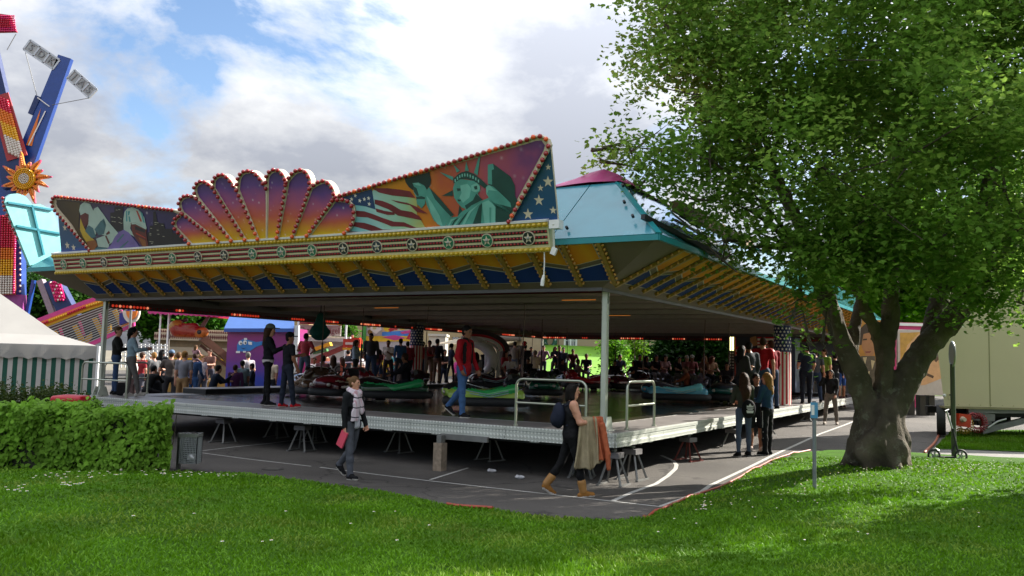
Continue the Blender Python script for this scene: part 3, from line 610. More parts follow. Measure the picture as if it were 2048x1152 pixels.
def C3(x, y): return (860 + x / 5.485, 260 + y / 5.485)
def C1(x, y): return (80 + x / 6.827, 380 + y / 6.827)
def pp(fn, o, *P):
    R = []
    for p in P: c = cp(*fn(*p), o); c = fpt(c[0], max(c[2], ZB + .002), o) if c[2] < ZB + .002 else c; R.append(c)
    return R
fcol = [M('mural_canton_blue', '#143a66', .4, 0, .2, 3), grad_mat('mural_stripe_white', [(0, '#5aa8b4'), (.4, '#9cc4c0'), (.75, '#8fb78f'), (1, '#b0a040')], axis=0, rough=.4), M('mural_stripe_red', '#6d1f2a', .4, 0, .3, 3), m_fw]
st = [star5(cp(*C2(x, y), -.001), .045, (1, 0, 0), UPV, .3) for x, y in ((190, 480), (325, 505), (250, 420), (400, 480), (470, 465), (480, 560))]
flat('painted_flag', [(1, [pp(C2, -.008, (240, 575), (420, 560), (540, 330), (700, 360), (900, 410), (1240, 470), (1270, 540), (1260, 720), (1330, 830), (1400, 975), (1180, 1000), (700, 1045), (180, 1075), (150, 1000), (230, 850), (265, 700))]),
    (0, [pp(C2, -.006, (30, 450), (520, 315), (545, 460), (580, 650), (420, 600), (240, 575), (170, 520), (90, 495))]),
    (2, [pp(C2, -.005, *P) for P in (((530, 300), (780, 300), (1000, 325), (1150, 350), (1230, 455), (1040, 440), (850, 420), (640, 372)),
        ((565, 485), (700, 510), (850, 570), (1000, 660), (1180, 690), (1300, 760), (1350, 830), (1150, 790), (950, 750), (800, 650), (570, 560)),
        ((580, 630), (720, 670), (890, 700), (900, 740), (780, 740), (600, 690)),
        ((260, 670), (400, 680), (550, 730), (700, 790), (880, 850), (1050, 860), (1250, 950), (1400, 975), (1180, 990), (1050, 930), (850, 930), (700, 870), (450, 780), (265, 770)),
        ((225, 855), (400, 870), (560, 920), (700, 980), (870, 1010), (520, 1030), (350, 960), (200, 920)), ((150, 1010), (320, 1048), (130, 1060)),
        ((830, 490), (1100, 540), (1250, 600), (1440, 720), (1260, 690), (1150, 580), (950, 540)))]), (3, st)], fcol, rp)
sc_ = [M('statue_mid_teal', '#4a9084', .4, 0, .2, 4), M('statue_dark_teal', '#17403c', .4, 0, .2, 4), M('statue_light_teal', '#6fb0a2', .4, 0, .15, 4), M('statue_deep', '#0d2a28', .4, 0, .1)]
cols = [(-.010, 1, C3, [(640, 380), (690, 370), (880, 510), (905, 560), (930, 610), (930, 720), (960, 780), (885, 920), (720, 850), (640, 740)]),
    (-.009, 0, C3, [(632, 380), (690, 370), (700, 430), (675, 440), (680, 600), (632, 590)]),
    (-.010, 0, C3, [(175, 1080), (190, 1000), (215, 960), (300, 950), (340, 900), (450, 830), (580, 770), (650, 740), (760, 800), (880, 900), (850, 1030)]),
    (-.008, 1, C3, [(720, 850), (890, 915), (860, 1010), (840, 1035), (720, 1040)]),
    (-.007, 2, C3, [(570, 800), (640, 770), (715, 840), (718, 1040), (600, 1045)]), (-.006, 0, C3, [(650, 850), (672, 850), (672, 1040), (655, 1042)]),
    (-.009, 0, C3, [(620, 600), (690, 620), (800, 720), (880, 800), (890, 850), (700, 800), (640, 740), (612, 680)]), (-.008, 2, C3, [(612, 625), (650, 605), (700, 650), (740, 670), (640, 660), (625, 700), (650, 745), (618, 705)]),
    (-.009, 0, C3, [(250, 640), (270, 575), (330, 540), (400, 545), (480, 560), (540, 600), (550, 660), (520, 700), (570, 770), (470, 830), (400, 870), (345, 850), (300, 800), (262, 740)]),
    (-.008, 1, C3, [(505, 700), (575, 765), (450, 830), (400, 872), (380, 830), (470, 770)]), (-.008, 2, C3, [(330, 610), (410, 590), (450, 640), (430, 740), (360, 800), (320, 740), (345, 690)]),
    (-.008, 1, C3, [(290, 640), (330, 640), (335, 665), (300, 672)]), (-.008, 1, C3, [(300, 760), (340, 765), (330, 785), (305, 782)]),
    (-.007, 2, C3, [(450, 610), (510, 580), (548, 620), (540, 670), (500, 685), (455, 665)]), (-.006, 1, C3, [(480, 620), (515, 610), (520, 650), (490, 655)]),
    (-.007, 1, C3, [(255, 590), (258, 530), (300, 490), (340, 465), (400, 450), (480, 480), (560, 540), (630, 610), (600, 640), (545, 600), (480, 560), (400, 535), (330, 540), (275, 575)]),
    (-.009, 0, C3, [(250, 555), (180, 515), (100, 458), (255, 515)]), (-.009, 0, C3, [(292, 468), (255, 375), (325, 447)]), (-.009, 0, C3, [(380, 447), (395, 345), (425, 450)]), (-.009, 0, C3, [(480, 470), (533, 290), (551, 288), (520, 500)]),
    (-.009, 1, C3, [(247, 660), (128, 722), (250, 722)]), (-.011, 1, C3, [(302, 945), (320, 830), (352, 890)]),
    (-.009, 3, C2, [(1060, 140), (1300, 80), (1470, 32), (1495, 160), (1485, 240), (1440, 320), (1380, 335), (1200, 335), (1130, 280), (1080, 210)]),
    (-.008, 0, C2, [(1460, 285), (1500, 320), (1640, 470), (1870, 740), (1800, 790), (1750, 880), (1735, 965), (1660, 962), (1540, 830), (1480, 700), (1430, 590), (1390, 450), (1390, 380)]),
    (-.007, 1, C2, [(1470, 290), (1640, 465), (1872, 738), (1820, 765), (1700, 640), (1560, 480)]), (-.007, 2, C2, [(1420, 420), (1500, 520), (1640, 760), (1690, 940), (1600, 890), (1500, 720)]),
    (-.006, 0, C2, [(1190, 215), (1290, 205), (1390, 260), (1430, 330), (1400, 400), (1400, 560), (1340, 632), (1265, 560), (1250, 440), (1205, 350), (1215, 270)]), (-.005, 1, C2, [(1250, 440), (1340, 430), (1400, 450), (1395, 480), (1260, 480)]), (-.005, 1, C2, [(1215, 270), (1260, 300), (1300, 420), (1270, 430), (1210, 350)]), (-.005, 2, C2, [(1200, 220), (1290, 212), (1340, 260), (1250, 250)])]
flat('painted_statue', [(m, [pp(fn, o + .004, *P)]) for o, m, fn, P in cols] + [(2, [pp(C3, -.002, *[(x - 7, 500 + abs(x - 400) * .0 + a), (x + 7, 498 + a), (x + 9, 530 + a), (x - 5, 532 + a)]) for x, a in ((275, 40), (300, 15), (325, -5), (352, -18), (380, -22), (410, -20), (440, -10), (470, 4), (500, 22), (530, 45))])]
     + [(2, [pp(C3, -.002, *P) for P in (((200, 1060), (230, 980), (300, 965), (240, 1000), (215, 1065)), ((260, 1060), (300, 990), (360, 930), (310, 1000), (285, 1060)), ((350, 1050), (420, 900), (560, 790), (450, 900), (380, 1050)))]),
        (1, [pp(C3, -.0025, *P) for P in (((235, 1065), (270, 985), (310, 960), (270, 1010), (255, 1064)), ((300, 1060), (380, 930), (430, 880), (350, 1000), (325, 1058)), ((470, 1050), (540, 830), (570, 800), (560, 1048)))])], sc_, rp)
bulbs_along([outR[1]] + outR[2:3], .118, .05, rp, 0, .12); bulbs_along(outR[2:], .118, .04, rp, 0, .12)
def star_tri(name, P, stars):
    t = bpy.data.objects.new(name, None); link(t, ride)
    P = [p - FN * .06 for p in P]; MB().prism(P, -FN * .05).build('board', [m_cream], t)
    g = grad_mat('star_triangle_blue', [(0, '#1c3f8a'), (.12, '#1d4a72'), (1, '#1f5068')], axis=2, rough=.35)
    flat('printed_panel', [(0, [[p + FN * .003 for p in P]])], [g], t); [flat('printed_star', [(0, [star5(cp(x, y, -.053), r, (1, 0, 0), UPV, .1)])], [m_cream], t) for x, y, r in stars]
    return t
star_tri('star_triangle', pxs(0, (1098, 296), (1113, 449)) + [fpt(cp(1013, 449)[0], ZB)], [C3(1280, 410) + (.055,), C3(1278, 570) + (.1,), C3(1195, 640) + (.06,), C3(1178, 775) + (.1,), C3(1058, 928) + (.1,), C3(1335, 885) + (.07,)])
# ---- left board: players and skyline
outL = [fpt(cp(352, 491)[0], ZB, -.02), cp(366, 426, -.02)] + pxs(-.02, (345, 420), (125, 394), (112, 393), (105, 398), (104, 408), (110, 420)) + [fpt(cp(180, 501)[0], ZB, -.02)]
lp = bpy.data.objects.new('player_mural_board', None); link(lp, ride)
MB().prism(outL, -FN * .11).build('board', [m_cream], lp)
insL = [fpt(cp(380, 489)[0], ZB, -.016), cp(366, 432, -.016)] + pxs(-.016, (345, 424), (125, 399), (113, 400), (111, 408), (118, 420)) + [fpt(cp(187, 500)[0], ZB, -.016)]
g = grad_mat('mural_night_sky', [(0, '#3a2f1c'), (.35, '#3b3552'), (.6, '#332f5e'), (1, '#262248')], axis=0, stars=1.0, sscale=5, rough=.4); flat('mural_ground', [(0, [insL])], [g], lp)
MB().tube([p + FN * .01 for p in outL[1:]], .026, 6).build('board_rim', [m_cream], lp)
pc = [M('skyline_black', '#11161c', .4, 0, .2), grad_mat('mural_gold_smoke', [(0, '#241d12'), (.5, '#5f4f26'), (1, '#3a3420')], axis=0), M('helmet_pale', '#9db3a8', .4, 0, .15, 3), M('mural_yellow', '#b3972a', .4, 0, .15), M('facemask_maroon', '#56231f', .4, 0, .25, 5), M('jersey_lilac', '#6a5c96', .4, 0, .2, 4), M('mural_red', '#9a3322', .4), M('mural_teal', '#3d8a8c', .4, 0, .2), M('hand_brown', '#7d4a20', .4, 0, .25, 5), M('helmet_shade', '#39636a', .4, 0, .3, 5), M('window_lights', '#a8a894', .4, 0, 0)]
LP = [(0, -.012, [(955, 310), (1010, 305), (1010, 232), (1130, 232), (1130, 560), (955, 560)]), (0, -.012, [(1460, 580), (1490, 575), (1492, 490), (1540, 485), (1540, 300), (1572, 300), (1600, 440), (1620, 450), (1690, 460), (1702, 530), (1800, 530), (1810, 590), (1890, 600), (1960, 740), (1465, 800)]),
    (1, -.012, [(215, 130), (540, 170), (520, 500), (640, 740), (650, 830), (430, 470), (230, 230)]), (3, -.011, [(545, 380), (600, 520), (660, 620), (760, 700), (640, 730), (580, 640), (540, 540)]),
    (2, -.010, [(528, 280), (545, 205), (600, 165), (680, 190), (722, 280), (740, 420), (760, 600), (700, 660), (630, 560), (660, 420), (620, 310), (550, 345)]), (9, -.009, [(610, 560), (660, 480), (720, 520), (760, 640), (700, 660)]),
    (2, -.009, [(712, 300), (745, 250), (785, 228), (860, 330), (935, 440), (1065, 590), (1010, 690), (950, 740), (880, 620), (790, 600), (740, 520)]), (9, -.008, [(740, 540), (820, 430), (870, 390), (900, 480), (870, 600), (800, 620)]), (9, -.008, [(870, 400), (890, 460), (880, 500), (850, 440)]),
    (4, -.008, [(545, 350), (610, 312), (662, 335), (655, 470), (600, 510), (570, 440)]), (2, -.007, [(765, 665), (900, 615), (950, 700), (935, 790), (790, 775)]), (4, -.006, [(895, 600), (940, 555), (955, 590), (910, 615)]), (4, -.006, [(885, 625), (905, 620), (950, 720), (930, 740)]),
    (8, -.006, [(635, 705), (700, 690), (750, 685), (785, 750), (740, 830), (660, 820)]), (5, -.006, [(915, 835), (970, 740), (1020, 640), (1070, 580), (1140, 542), (1210, 580), (1320, 720), (1360, 805)]), (9, -.012, [(785, 780), (935, 795), (960, 835), (700, 835)]),
    (2, -.007, [(1140, 540), (1135, 400), (1150, 300), (1190, 252), (1255, 235), (1340, 265), (1420, 370), (1440, 470), (1455, 525), (1300, 455), (1240, 455), (1230, 530), (1290, 640), (1200, 590)]),
    (6, -.006, [(1305, 275), (1335, 290), (1390, 430), (1368, 432)]), (7, -.006, [(1365, 285), (1400, 320), (1428, 450), (1405, 440)]), (7, -.006, [(1172, 285), (1186, 285), (1192, 430), (1172, 430)]), (7, -.006, [(1196, 290), (1228, 290), (1215, 345), (1200, 345)]), (7, -.006, [(1205, 360), (1225, 360), (1236, 435), (1215, 435)]),
    (4, -.005, [(1235, 450), (1300, 445), (1455, 525), (1450, 600), (1482, 790), (1400, 785), (1330, 700), (1262, 600)]), (0, -.004, [(1290, 490), (1440, 545), (1430, 585), (1300, 540)]), (2, -.004, [(1245, 452), (1300, 447), (1452, 523), (1446, 540), (1300, 465), (1250, 470)]), (6, -.004, [(1310, 580), (1440, 650), (1446, 665), (1305, 600)]), (8, -.004, [(1340, 640), (1440, 690), (1450, 770), (1400, 770)])]
win = [pp(C1, -.007, (x, y), (x + 26, y + 2), (x + 26, y + 8), (x, y + 6)) for x, y in [(1030, 270), (1065, 265), (965, 365), (1000, 372), (1060, 370), (1085, 390), (1070, 440), (1095, 450), (975, 425), (1005, 430), (1500, 520), (1560, 440), (1590, 445), (1560, 465), (1490, 590), (1490, 610), (1590, 545), (1600, 600), (1670, 630), (1490, 700), (1520, 705), (1510, 725), (1655, 480)]]
jl = [pp(C1, -.0035, *P) for P in (((1040, 700), (1130, 600), (1150, 610), (1060, 720)), ((1080, 790), (1200, 690), (1210, 700), (1120, 800)))]
flat('painted_players', [(m, [pp(C1, o + .002, *P)]) for m, o, P in LP] + [(10, win), (9, jl)], pc, lp)
bulbs_along(outL[2:], .118, .045, lp, 0, .08)
star_tri('star_triangle', pxs(0, (110, 412)) + [fpt(cp(178, 501)[0], ZB), fpt(cp(118, 505)[0], ZB)], [C1(310, 520) + (.09,), C1(345, 760) + (.1,), C1(430, 790) + (.09,)])
# teal backed crest on the far left eave (seen from behind)
sdv = bpy.data.objects.new('side_crest', None); link(sdv, ride)
def csd(px, py): return on_side(px, py, EX0 + .05)
S1 = [csd(*p) for p in ((60, 531), (9, 405), (12, 395), (22, 388), (36, 387), (50, 392), (61, 404), (64, 409), (80, 408), (92, 414), (103, 417), (113, 440), (128, 512))]
MB().prism(S1, (-.1, 0, 0)).build('crest_back', [M('pale_teal_back', '#7fc4c4', .4, 0, .06)], sdv)
s = MB()
for A, B in (((14, 405), (104, 420)), ((62, 410), (86, 510)), ((32, 452), (122, 468))):
    s.beam(csd(*A) + (.03, 0, 0), csd(*B) + (.03, 0, 0), .05, .05)
s.build('stiffener', [m_teal], sdv)
for p in ((8, 396), (9, 404), (10, 412), (12, 420), (16, 430), (22, 444), (29, 458), (33, 466), (37, 476)):
    obj('red_bulb', me_r, sdv, csd(*p) + (-.06, 0, 0))
# ================================================================== signed-distance modelling (smooth bodies, car shells, trunk)
class SDF:
    def __init__(s, lo, hi, h):
        s.h = h; s.lo = np.array(lo, np.float32) - 2 * h; n = np.ceil((np.array(hi) + 2 * h - s.lo) / h).astype(int) + 1
        s.n = n; s.S = np.full(n, 9.0, np.float32); s.B = np.full(n, 9.0, np.float32); s.L = np.zeros(n, np.int8)
        s.ax = [s.lo[i] + h * np.arange(n[i], dtype=np.float32) for i in range(3)]
    def _win(s, lo, hi):
        a = [int(np.clip(math.floor((lo[i] - s.lo[i]) / s.h), 0, s.n[i] - 1)) for i in range(3)]; b = [int(np.clip(math.ceil((hi[i] - s.lo[i]) / s.h) + 1, 1, s.n[i])) for i in range(3)]
        sl = tuple(slice(a[i], b[i]) for i in range(3)); return sl, s.ax[0][sl[0]][:, None, None], s.ax[1][sl[1]][None, :, None], s.ax[2][sl[2]][None, None, :]
    def put(s, sl, d, lab, k):
        A = s.S[sl]
        if k > 0:
            hh = np.maximum(k - np.abs(A - d), 0) / k; s.S[sl] = np.minimum(A, d) - hh * hh * k * .25
        else: s.S[sl] = np.minimum(A, d)
        B = s.B[sl]; w = d < B; L = s.L[sl]; L[w] = lab; B[w] = d[w]
    def cap(s, a, b, r0, r1=None, lab=0, k=.03, sx=1, m=.07):
        r1 = r0 if r1 is None else r1; a = np.array(a, float); b = np.array(b, float); R = max(r0, r1) + m
        sl, X, Y, Z = s._win(np.minimum(a, b) - R, np.maximum(a, b) + R); e = b - a; l2 = max(1e-9, e @ e)
        px, py, pz = X - a[0], Y - a[1], Z - a[2]; t = np.clip((px * e[0] + py * e[1] + pz * e[2]) / l2, 0, 1)
        d = np.sqrt((px - t * e[0]) ** 2 + ((py - t * e[1]) * sx) ** 2 + (pz - t * e[2]) ** 2) - (r0 + (r1 - r0) * t); s.put(sl, d, lab, k); return s
    def ell(s, c, r, lab=0, k=.03, rot=None, m=.07):
        c = np.array(c, float); r = np.array(r, float); R = max(r) + m; sl, X, Y, Z = s._win(c - R, c + R); X, Y, Z = X - c[0], Y - c[1], Z - c[2]
        if rot is not None: X, Y, Z = [rot[0][i] * X + rot[1][i] * Y + rot[2][i] * Z for i in range(3)]
        k0 = np.sqrt((X / r[0]) ** 2 + (Y / r[1]) ** 2 + (Z / r[2]) ** 2); k1 = np.sqrt((X / r[0] ** 2) ** 2 + (Y / r[1] ** 2) ** 2 + (Z / r[2] ** 2) ** 2) + 1e-6
        s.put(sl, k0 * (k0 - 1) / k1, lab, k); return s
    def rbox(s, c, d, r=.03, lab=0, k=.02, rot=None):
        c = np.array(c, float); h = np.array(d, float) / 2 - r; R = np.linalg.norm(d) / 2 + .05; sl, X, Y, Z = s._win(c - R, c + R); X, Y, Z = X - c[0], Y - c[1], Z - c[2]
        if rot is not None: X, Y, Z = [rot[0][i] * X + rot[1][i] * Y + rot[2][i] * Z for i in range(3)]
        q = [np.abs(v) - h[i] + 0 * (X + Y + Z) for i, v in enumerate((X, Y, Z))]; d_ = np.sqrt(sum(np.maximum(v, 0) ** 2 for v in q)) + np.minimum(np.maximum(np.maximum(q[0], q[1]), q[2]), 0) - r
        s.put(sl, d_, lab, k); return s
    def cut(s, c, r, k=.02, box=False):
        c = np.array(c, float); r = np.array(r, float); R = r + .06; sl, X, Y, Z = s._win(c - R, c + R); X, Y, Z = X - c[0], Y - c[1], Z - c[2]
        if box: d = np.maximum(np.maximum(np.abs(X) - r[0] + 0 * (Y + Z), np.abs(Y) - r[1] + 0 * (X + Z)), np.abs(Z) - r[2])
        else:
            k0 = np.sqrt((X / r[0]) ** 2 + (Y / r[1]) ** 2 + (Z / r[2]) ** 2); k1 = np.sqrt((X / r[0] ** 2) ** 2 + (Y / r[1] ** 2) ** 2 + (Z / r[2] ** 2) ** 2) + 1e-6; d = k0 * (k0 - 1) / k1
        s.S[sl] = np.maximum(s.S[sl], -d); return s
    def wob(s, amp, f, ph=0.0, zmax=1e9):
        X, Y, Z = s.ax[0][:, None, None], s.ax[1][None, :, None], s.ax[2][None, None, :]
        s.S += amp * (np.sin(f * X + 1.7 * np.sin(f * .7 * Z + ph)) * np.sin(f * 1.1 * Y + ph) * np.cos(f * .9 * Z + 2 * ph)) * (Z < zmax); return s
    def mesh(s):
        S = s.S; I = S < 0; n = s.n; c = tuple(x - 1 for x in n); cnt = np.zeros(c, np.int8); sh = lambda A, i, j, k: A[i:i + c[0], j:j + c[1], k:k + c[2]]
        for i in (0, 1):
            for j in (0, 1):
                for k in (0, 1): cnt += sh(I, i, j, k)
        act = (cnt > 0) & (cnt < 8); idx = np.full(c, -1, np.int32); ii = np.argwhere(act); idx[act] = np.arange(len(ii)); P = np.zeros((len(ii), 3)); w = np.zeros(len(ii))
        i0, j0, k0 = ii.T; cor = [(a, b, d) for a in (0, 1) for b in (0, 1) for d in (0, 1)]
        for p in cor:
            for ax in range(3):
                if p[ax]: continue
                q = list(p); q[ax] = 1; A = S[i0 + p[0], j0 + p[1], k0 + p[2]]; B = S[i0 + q[0], j0 + q[1], k0 + q[2]]; x = (A < 0) != (B < 0); t = np.where(x, A / np.where(x, A - B, 1), 0)
                off = np.tile(np.array(p, float), (len(ii), 1)); off[:, ax] += t; P[x] += off[x]; w[x] += 1
        V = s.lo + (ii + P / w[:, None]) * s.h; F = []; M_ = []
        for ax in range(3):
            u, v = (ax + 1) % 3, (ax + 2) % 3; a = [slice(1, -1)] * 3; b = [slice(1, -1)] * 3; a[ax] = slice(0, -1); b[ax] = slice(1, None)
            x = I[tuple(a)] != I[tuple(b)]; e = np.argwhere(x); st = np.ones(3, int); st[ax] = 0; e = e + st; inside = I[tuple(e.T)]
            def cell(du, dv): q = e.copy(); q[:, u] -= du; q[:, v] -= dv; return idx[tuple(q.T)]
            Q = np.stack([cell(1, 1), cell(0, 1), cell(0, 0), cell(1, 0)], 1); Q[~inside] = Q[~inside][:, ::-1]; F.append(Q)
            e2 = e.copy(); e2[:, ax] += 1; M_.append(np.where(inside, s.L[tuple(e.T)], s.L[tuple(e2.T)]))
        return V, np.concatenate(F), np.concatenate(M_)
# ================================================================== PEOPLE
def cloth(name, col, rough=.8, **k): return M('cloth_' + name, col, rough, 0, k.pop('var', .14), k.pop('vs', 9), k.pop('bump', .25), 30, spec=.2, **k)
SKIN = {'light': M('skin_light', '#c08a70', .5, 0, .06), 'mid': M('skin_mid', '#a8735a', .5, 0, .06), 'tan': M('skin_tan', '#8a5a40', .5, 0, .06)}
HAIRC = {'brown': '#3a2618', 'dark': '#15100d', 'black': '#0b0a0a', 'blonde': '#8a6536', 'red': '#6e3020', 'grey': '#6a6660', 'lbrown': '#5a4128'}
def hair_mat(c): return M('hair_' + c, HAIRC[c], .65, 0, .3, 25, .4, 60, spec=.15)
CM = {}
def cmat(c):
    if c not in CM: CM[c] = cloth(c.strip('#'), c)
    return CM[c]
m_eye = M('eye_dark', (.02, .015, .012), .3, 0, 0); m_lip = M('lips', '#8e4c44', .5, 0, 0); m_sole = M('shoe_sole', '#b8b4ac', .6, 0, .05)
def rot2(v, a): c, s_ = math.cos(a), math.sin(a); return np.array([v[0] * c - v[1] * s_, v[0] * s_ + v[1] * c, v[2]])
def hand_prims(s, w, d, side, palm_n, lab, curl=.5, sc=1.0):
    """palm, four bent fingers of different lengths and a thumb from the side of the palm"""
    d = d / np.linalg.norm(d); nrm = palm_n - d * (palm_n @ d); nrm /= np.linalg.norm(nrm); sd_ = np.cross(d, nrm)
    for t in (-.028, -.01, .01, .028): s.cap(w + d * .01 * sc + sd_ * t * sc * .7, w + d * .085 * sc + sd_ * t * sc, .013 * sc, .012 * sc, lab, .012)
    for t, ln in ((-.03, .058), (-.01, .074), (.01, .08), (.03, .07)):
        a = w + d * .088 * sc + sd_ * t * sc; c1, c2 = curl * .8, curl * 1.7
        d1 = d * math.cos(c1) + nrm * math.sin(c1); b = a + d1 * ln * .5 * sc; d2 = d * math.cos(c2) + nrm * math.sin(c2); e = b + d2 * ln * .5 * sc
        s.cap(a, b, .0092 * sc, .0085 * sc, lab, .004); s.cap(b, e, .0085 * sc, .007 * sc, lab, .004)
    a = w + d * .03 * sc + sd_ * .033 * sc * side; td = d * .72 + sd_ * side * .55 + nrm * .35; td /= np.linalg.norm(td); b = a + td * .035 * sc; td2 = d * .85 + sd_ * side * .12 + nrm * .5; td2 /= np.linalg.norm(td2)
    s.cap(a, b, .0125 * sc, .011 * sc, lab, .01); s.cap(b, b + td2 * .03 * sc, .0105 * sc, .0085 * sc, lab, .004)
# labels: 0 skin 1 top 2 bottom 3 shoe 4 eye 5 lip 6 sole 7 top2
def person(name, label, pos, face, h=1.7, pose=None, top='#20242a', bottom='#1d222c', shoe='#15151a', skin='light', hair='brown', style='short', sleeve=2, legs='long', top2=None, hem=None, fem=False, res=.022, group=None, cap_=None, build=1.0, fine=False, apron=None, sole=True):
    p = dict(lean=0, side=0, ll=(0, 0), rl=(0, 0), la=(.05, .12, .15, .0), ra=(.05, .12, .15, .0), turn=0, nod=0, abd=.05, sit=False, yaw=0, toe=.1); p.update(pose or {})
    if res > .02 and not p['sit']:
        rj = random.Random(label); u_ = lambda a: rj.uniform(-a, a); p['turn'] += u_(.6); p['nod'] += rj.uniform(0, .25); p['yaw'] += u_(.22); p['side'] += u_(.05); p['lean'] += u_(.05); p['abd'] = rj.uniform(.02, .13); sh_ = rj.uniform(-.16, .16); p['ll'] = (p['ll'][0] + sh_, max(0, p['ll'][1] + rj.uniform(0, .2))); p['rl'] = (p['rl'][0] - sh_, max(0, p['rl'][1] + rj.uniform(0, .12)))
        for k_ in ('la', 'ra'): a_ = p[k_]; p[k_] = (a_[0] + u_(.25), max(.06, a_[1] + u_(.08)), max(.05, a_[2] + u_(.4)), a_[3] + u_(.15))
        build *= rj.uniform(.9, 1.14); face += u_(14)
    elif res > .02: rj = random.Random(label); p['turn'] += rj.uniform(-.6, .6); p['lean'] += rj.uniform(-.1, .15); p['nod'] += rj.uniform(0, .3); build *= rj.uniform(.9, 1.1)
    sc = h / 1.75; bw = build
    J = {}; hipw = .092 * bw
    pel = np.array([0, 0, .95]); sp_d = np.array([math.sin(p['side']), math.sin(p['lean']), math.cos(p['lean'])]); sp_d /= np.linalg.norm(sp_d)
    chest = pel + sp_d * .32; neck = pel + sp_d * .53; shw = (.175 if fem else .195) * (.5 + .5 * bw); shx = rot2((1, 0, 0), p['yaw'])
    hd = neck + sp_d * .085 + np.array([0, .022 + .05 * math.sin(p['nod']), .055])
    legsJ = []
    for sd_, (fl, kn) in ((-1, p['ll']), (1, p['rl'])):
        hp = pel + np.array([sd_ * hipw, 0, -.03]); ab = p['abd']; kd = np.array([sd_ * math.sin(ab), math.sin(fl), -math.cos(fl)]); kd /= np.linalg.norm(kd); kne = hp + kd * .44
        a2 = fl - kn; sd2 = np.array([sd_ * math.sin(ab) * .4, math.sin(a2), -math.cos(a2)]); sd2 /= np.linalg.norm(sd2); ank = kne + sd2 * .42
        fa = max(-1.0, min(.6, a2 * .9)) if not p['sit'] else 0
        fd = rot2(np.array([0, math.cos(fa), math.sin(fa) * 1.0]), -sd_ * p['toe']); legsJ.append((hp, kne, ank, fd, sd_))
    low = min(min(a[2] - .085, (a + f_ * .16)[2] - .05) for _, _, a, f_, _ in legsJ)
    if p['sit']: low = p.get('base', pel[2] - .12)
    armsJ = []
    for sd_, (fl, ab, el, inw) in ((-1, p['la']), (1, p['ra'])):
        sh = pel + sp_d * .475 + shx * sd_ * shw; ud = np.array([sd_ * math.sin(ab), math.sin(fl) * math.cos(ab), -math.cos(fl) * math.cos(ab)]); ud = rot2(ud, p['yaw']); elb = sh + ud * .285
        fd = np.array([-sd_ * math.sin(inw) + sd_ * math.sin(ab) * .5 * math.cos(inw), math.sin(fl + el) * math.cos(inw), -math.cos(fl + el) * math.cos(inw)]); fd = rot2(fd, p['yaw']); fd /= np.linalg.norm(fd); armsJ.append((sh, elb, elb + fd * .25, fd, sd_))
    allp = [hd + (0, 0, .2), hd + (0, 0, -.1)] + [q + f_ * .22 for _, _, q, f_, _ in legsJ] + [q for l_ in legsJ for q in l_[:3]] + [q for l_ in armsJ for q in l_[:2]] + [a[2] + a[3] * .2 for a in armsJ]
    A = np.array(allp); s = SDF(A.min(0) - .16, A.max(0) + .16, res / sc); k = .035
    loose = .012 if legs != 'tight' else .0
    # torso
    tl = 1; wst = .118 if fem else .132
    s.ell(pel + (0, 0, -.02), (.165 * bw, .118 * bw, .12), 2, k); s.cap(pel + sp_d * .03, pel + sp_d * .18, .125 * bw, wst * bw, tl, .05, 1.12 / bw ** .5)
    s.cap(pel + sp_d * .18, chest + sp_d * .05, wst * bw, .145 * bw, tl, .05, 1.18); s.ell(chest + sp_d * .03, (.168 * bw, .118 * bw, .16), tl, .04)
    s.cap(armsJ[0][0] + (.02, 0, 0), armsJ[1][0] - (.02, 0, 0), .062, .062, tl, .05)
    if fem:
        for sd_ in (-1, 1): s.ell(chest + shx * sd_ * .07 + np.array([0, .085, .0]), (.066, .06, .066), tl, .04)
    if hem: # longer jacket, dress or skirt
        s.cap(pel + sp_d * .1, pel - sp_d * hem, .138 * bw, .15 * bw + hem * .12, 1, .04, 1.05)
    s.cap(neck - sp_d * .03, hd - (0, .01, .05), .056, .05, 0, .03)
    # legs
    for hp, kne, ank, fd, sd_ in legsJ:
        lb = 2 if legs in ('long', 'tight') else 0
        if legs == 'shorts':
            m_ = hp + (kne - hp) * .8; s.cap(hp, m_, .094 * bw, .086 * bw, 2, .04); s.cap(hp + (kne - hp) * .6, kne, .058 * bw, .05 * bw, 0, .03)
        else: s.cap(hp, kne, (.084 + loose) * bw, (.054 + loose) * bw, 2, .04)
        s.cap(kne, kne + (ank - kne) * .4, (.05 + loose) * bw, (.054 + loose * .8) * bw, lb, .03); s.cap(kne + (ank - kne) * .4, ank + (0, 0, .01), (.054 + loose * .8) * bw, .036 + loose * 1.3, lb, .03)
        heel = ank - fd * .045 + np.array([0, 0, -.045]); toe = ank + fd * .155 + np.array([0, 0, -.055]); s.cap(heel, toe, .042, .036, 3, .03, 1); s.cap(ank, ank + fd * .07 + np.array([0, 0, -.035]), .043, .04, 3, .03)
        if sole: s.cap(heel + (0, 0, -.024), toe + (0, 0, -.016), .036, .034, 6, .0)
    # arms
    for sh, elb, wr, fd, sd_ in armsJ:
        b2 = .012 if sleeve == 2 else .004; l1 = 1 if sleeve >= 1 else 0; l2 = 1 if sleeve == 2 else 0
        if sleeve == 1:
            m_ = sh + (elb - sh) * .62; s.cap(sh, m_, .058 * bw, .056 * bw, 1, .04); s.cap(m_, elb, .044 * bw, .04 * bw, 0, .015)
        else: s.cap(sh, elb, (.052 + b2) * bw, (.04 + b2) * bw, l1, .04)
        s.cap(elb, wr, (.04 + b2) * bw, .03 + b2 * .9, l2, .03)
        if top2 and sleeve == 2: s.cap(elb + (wr - elb) * .9, wr, .034, .033, 7, .01)
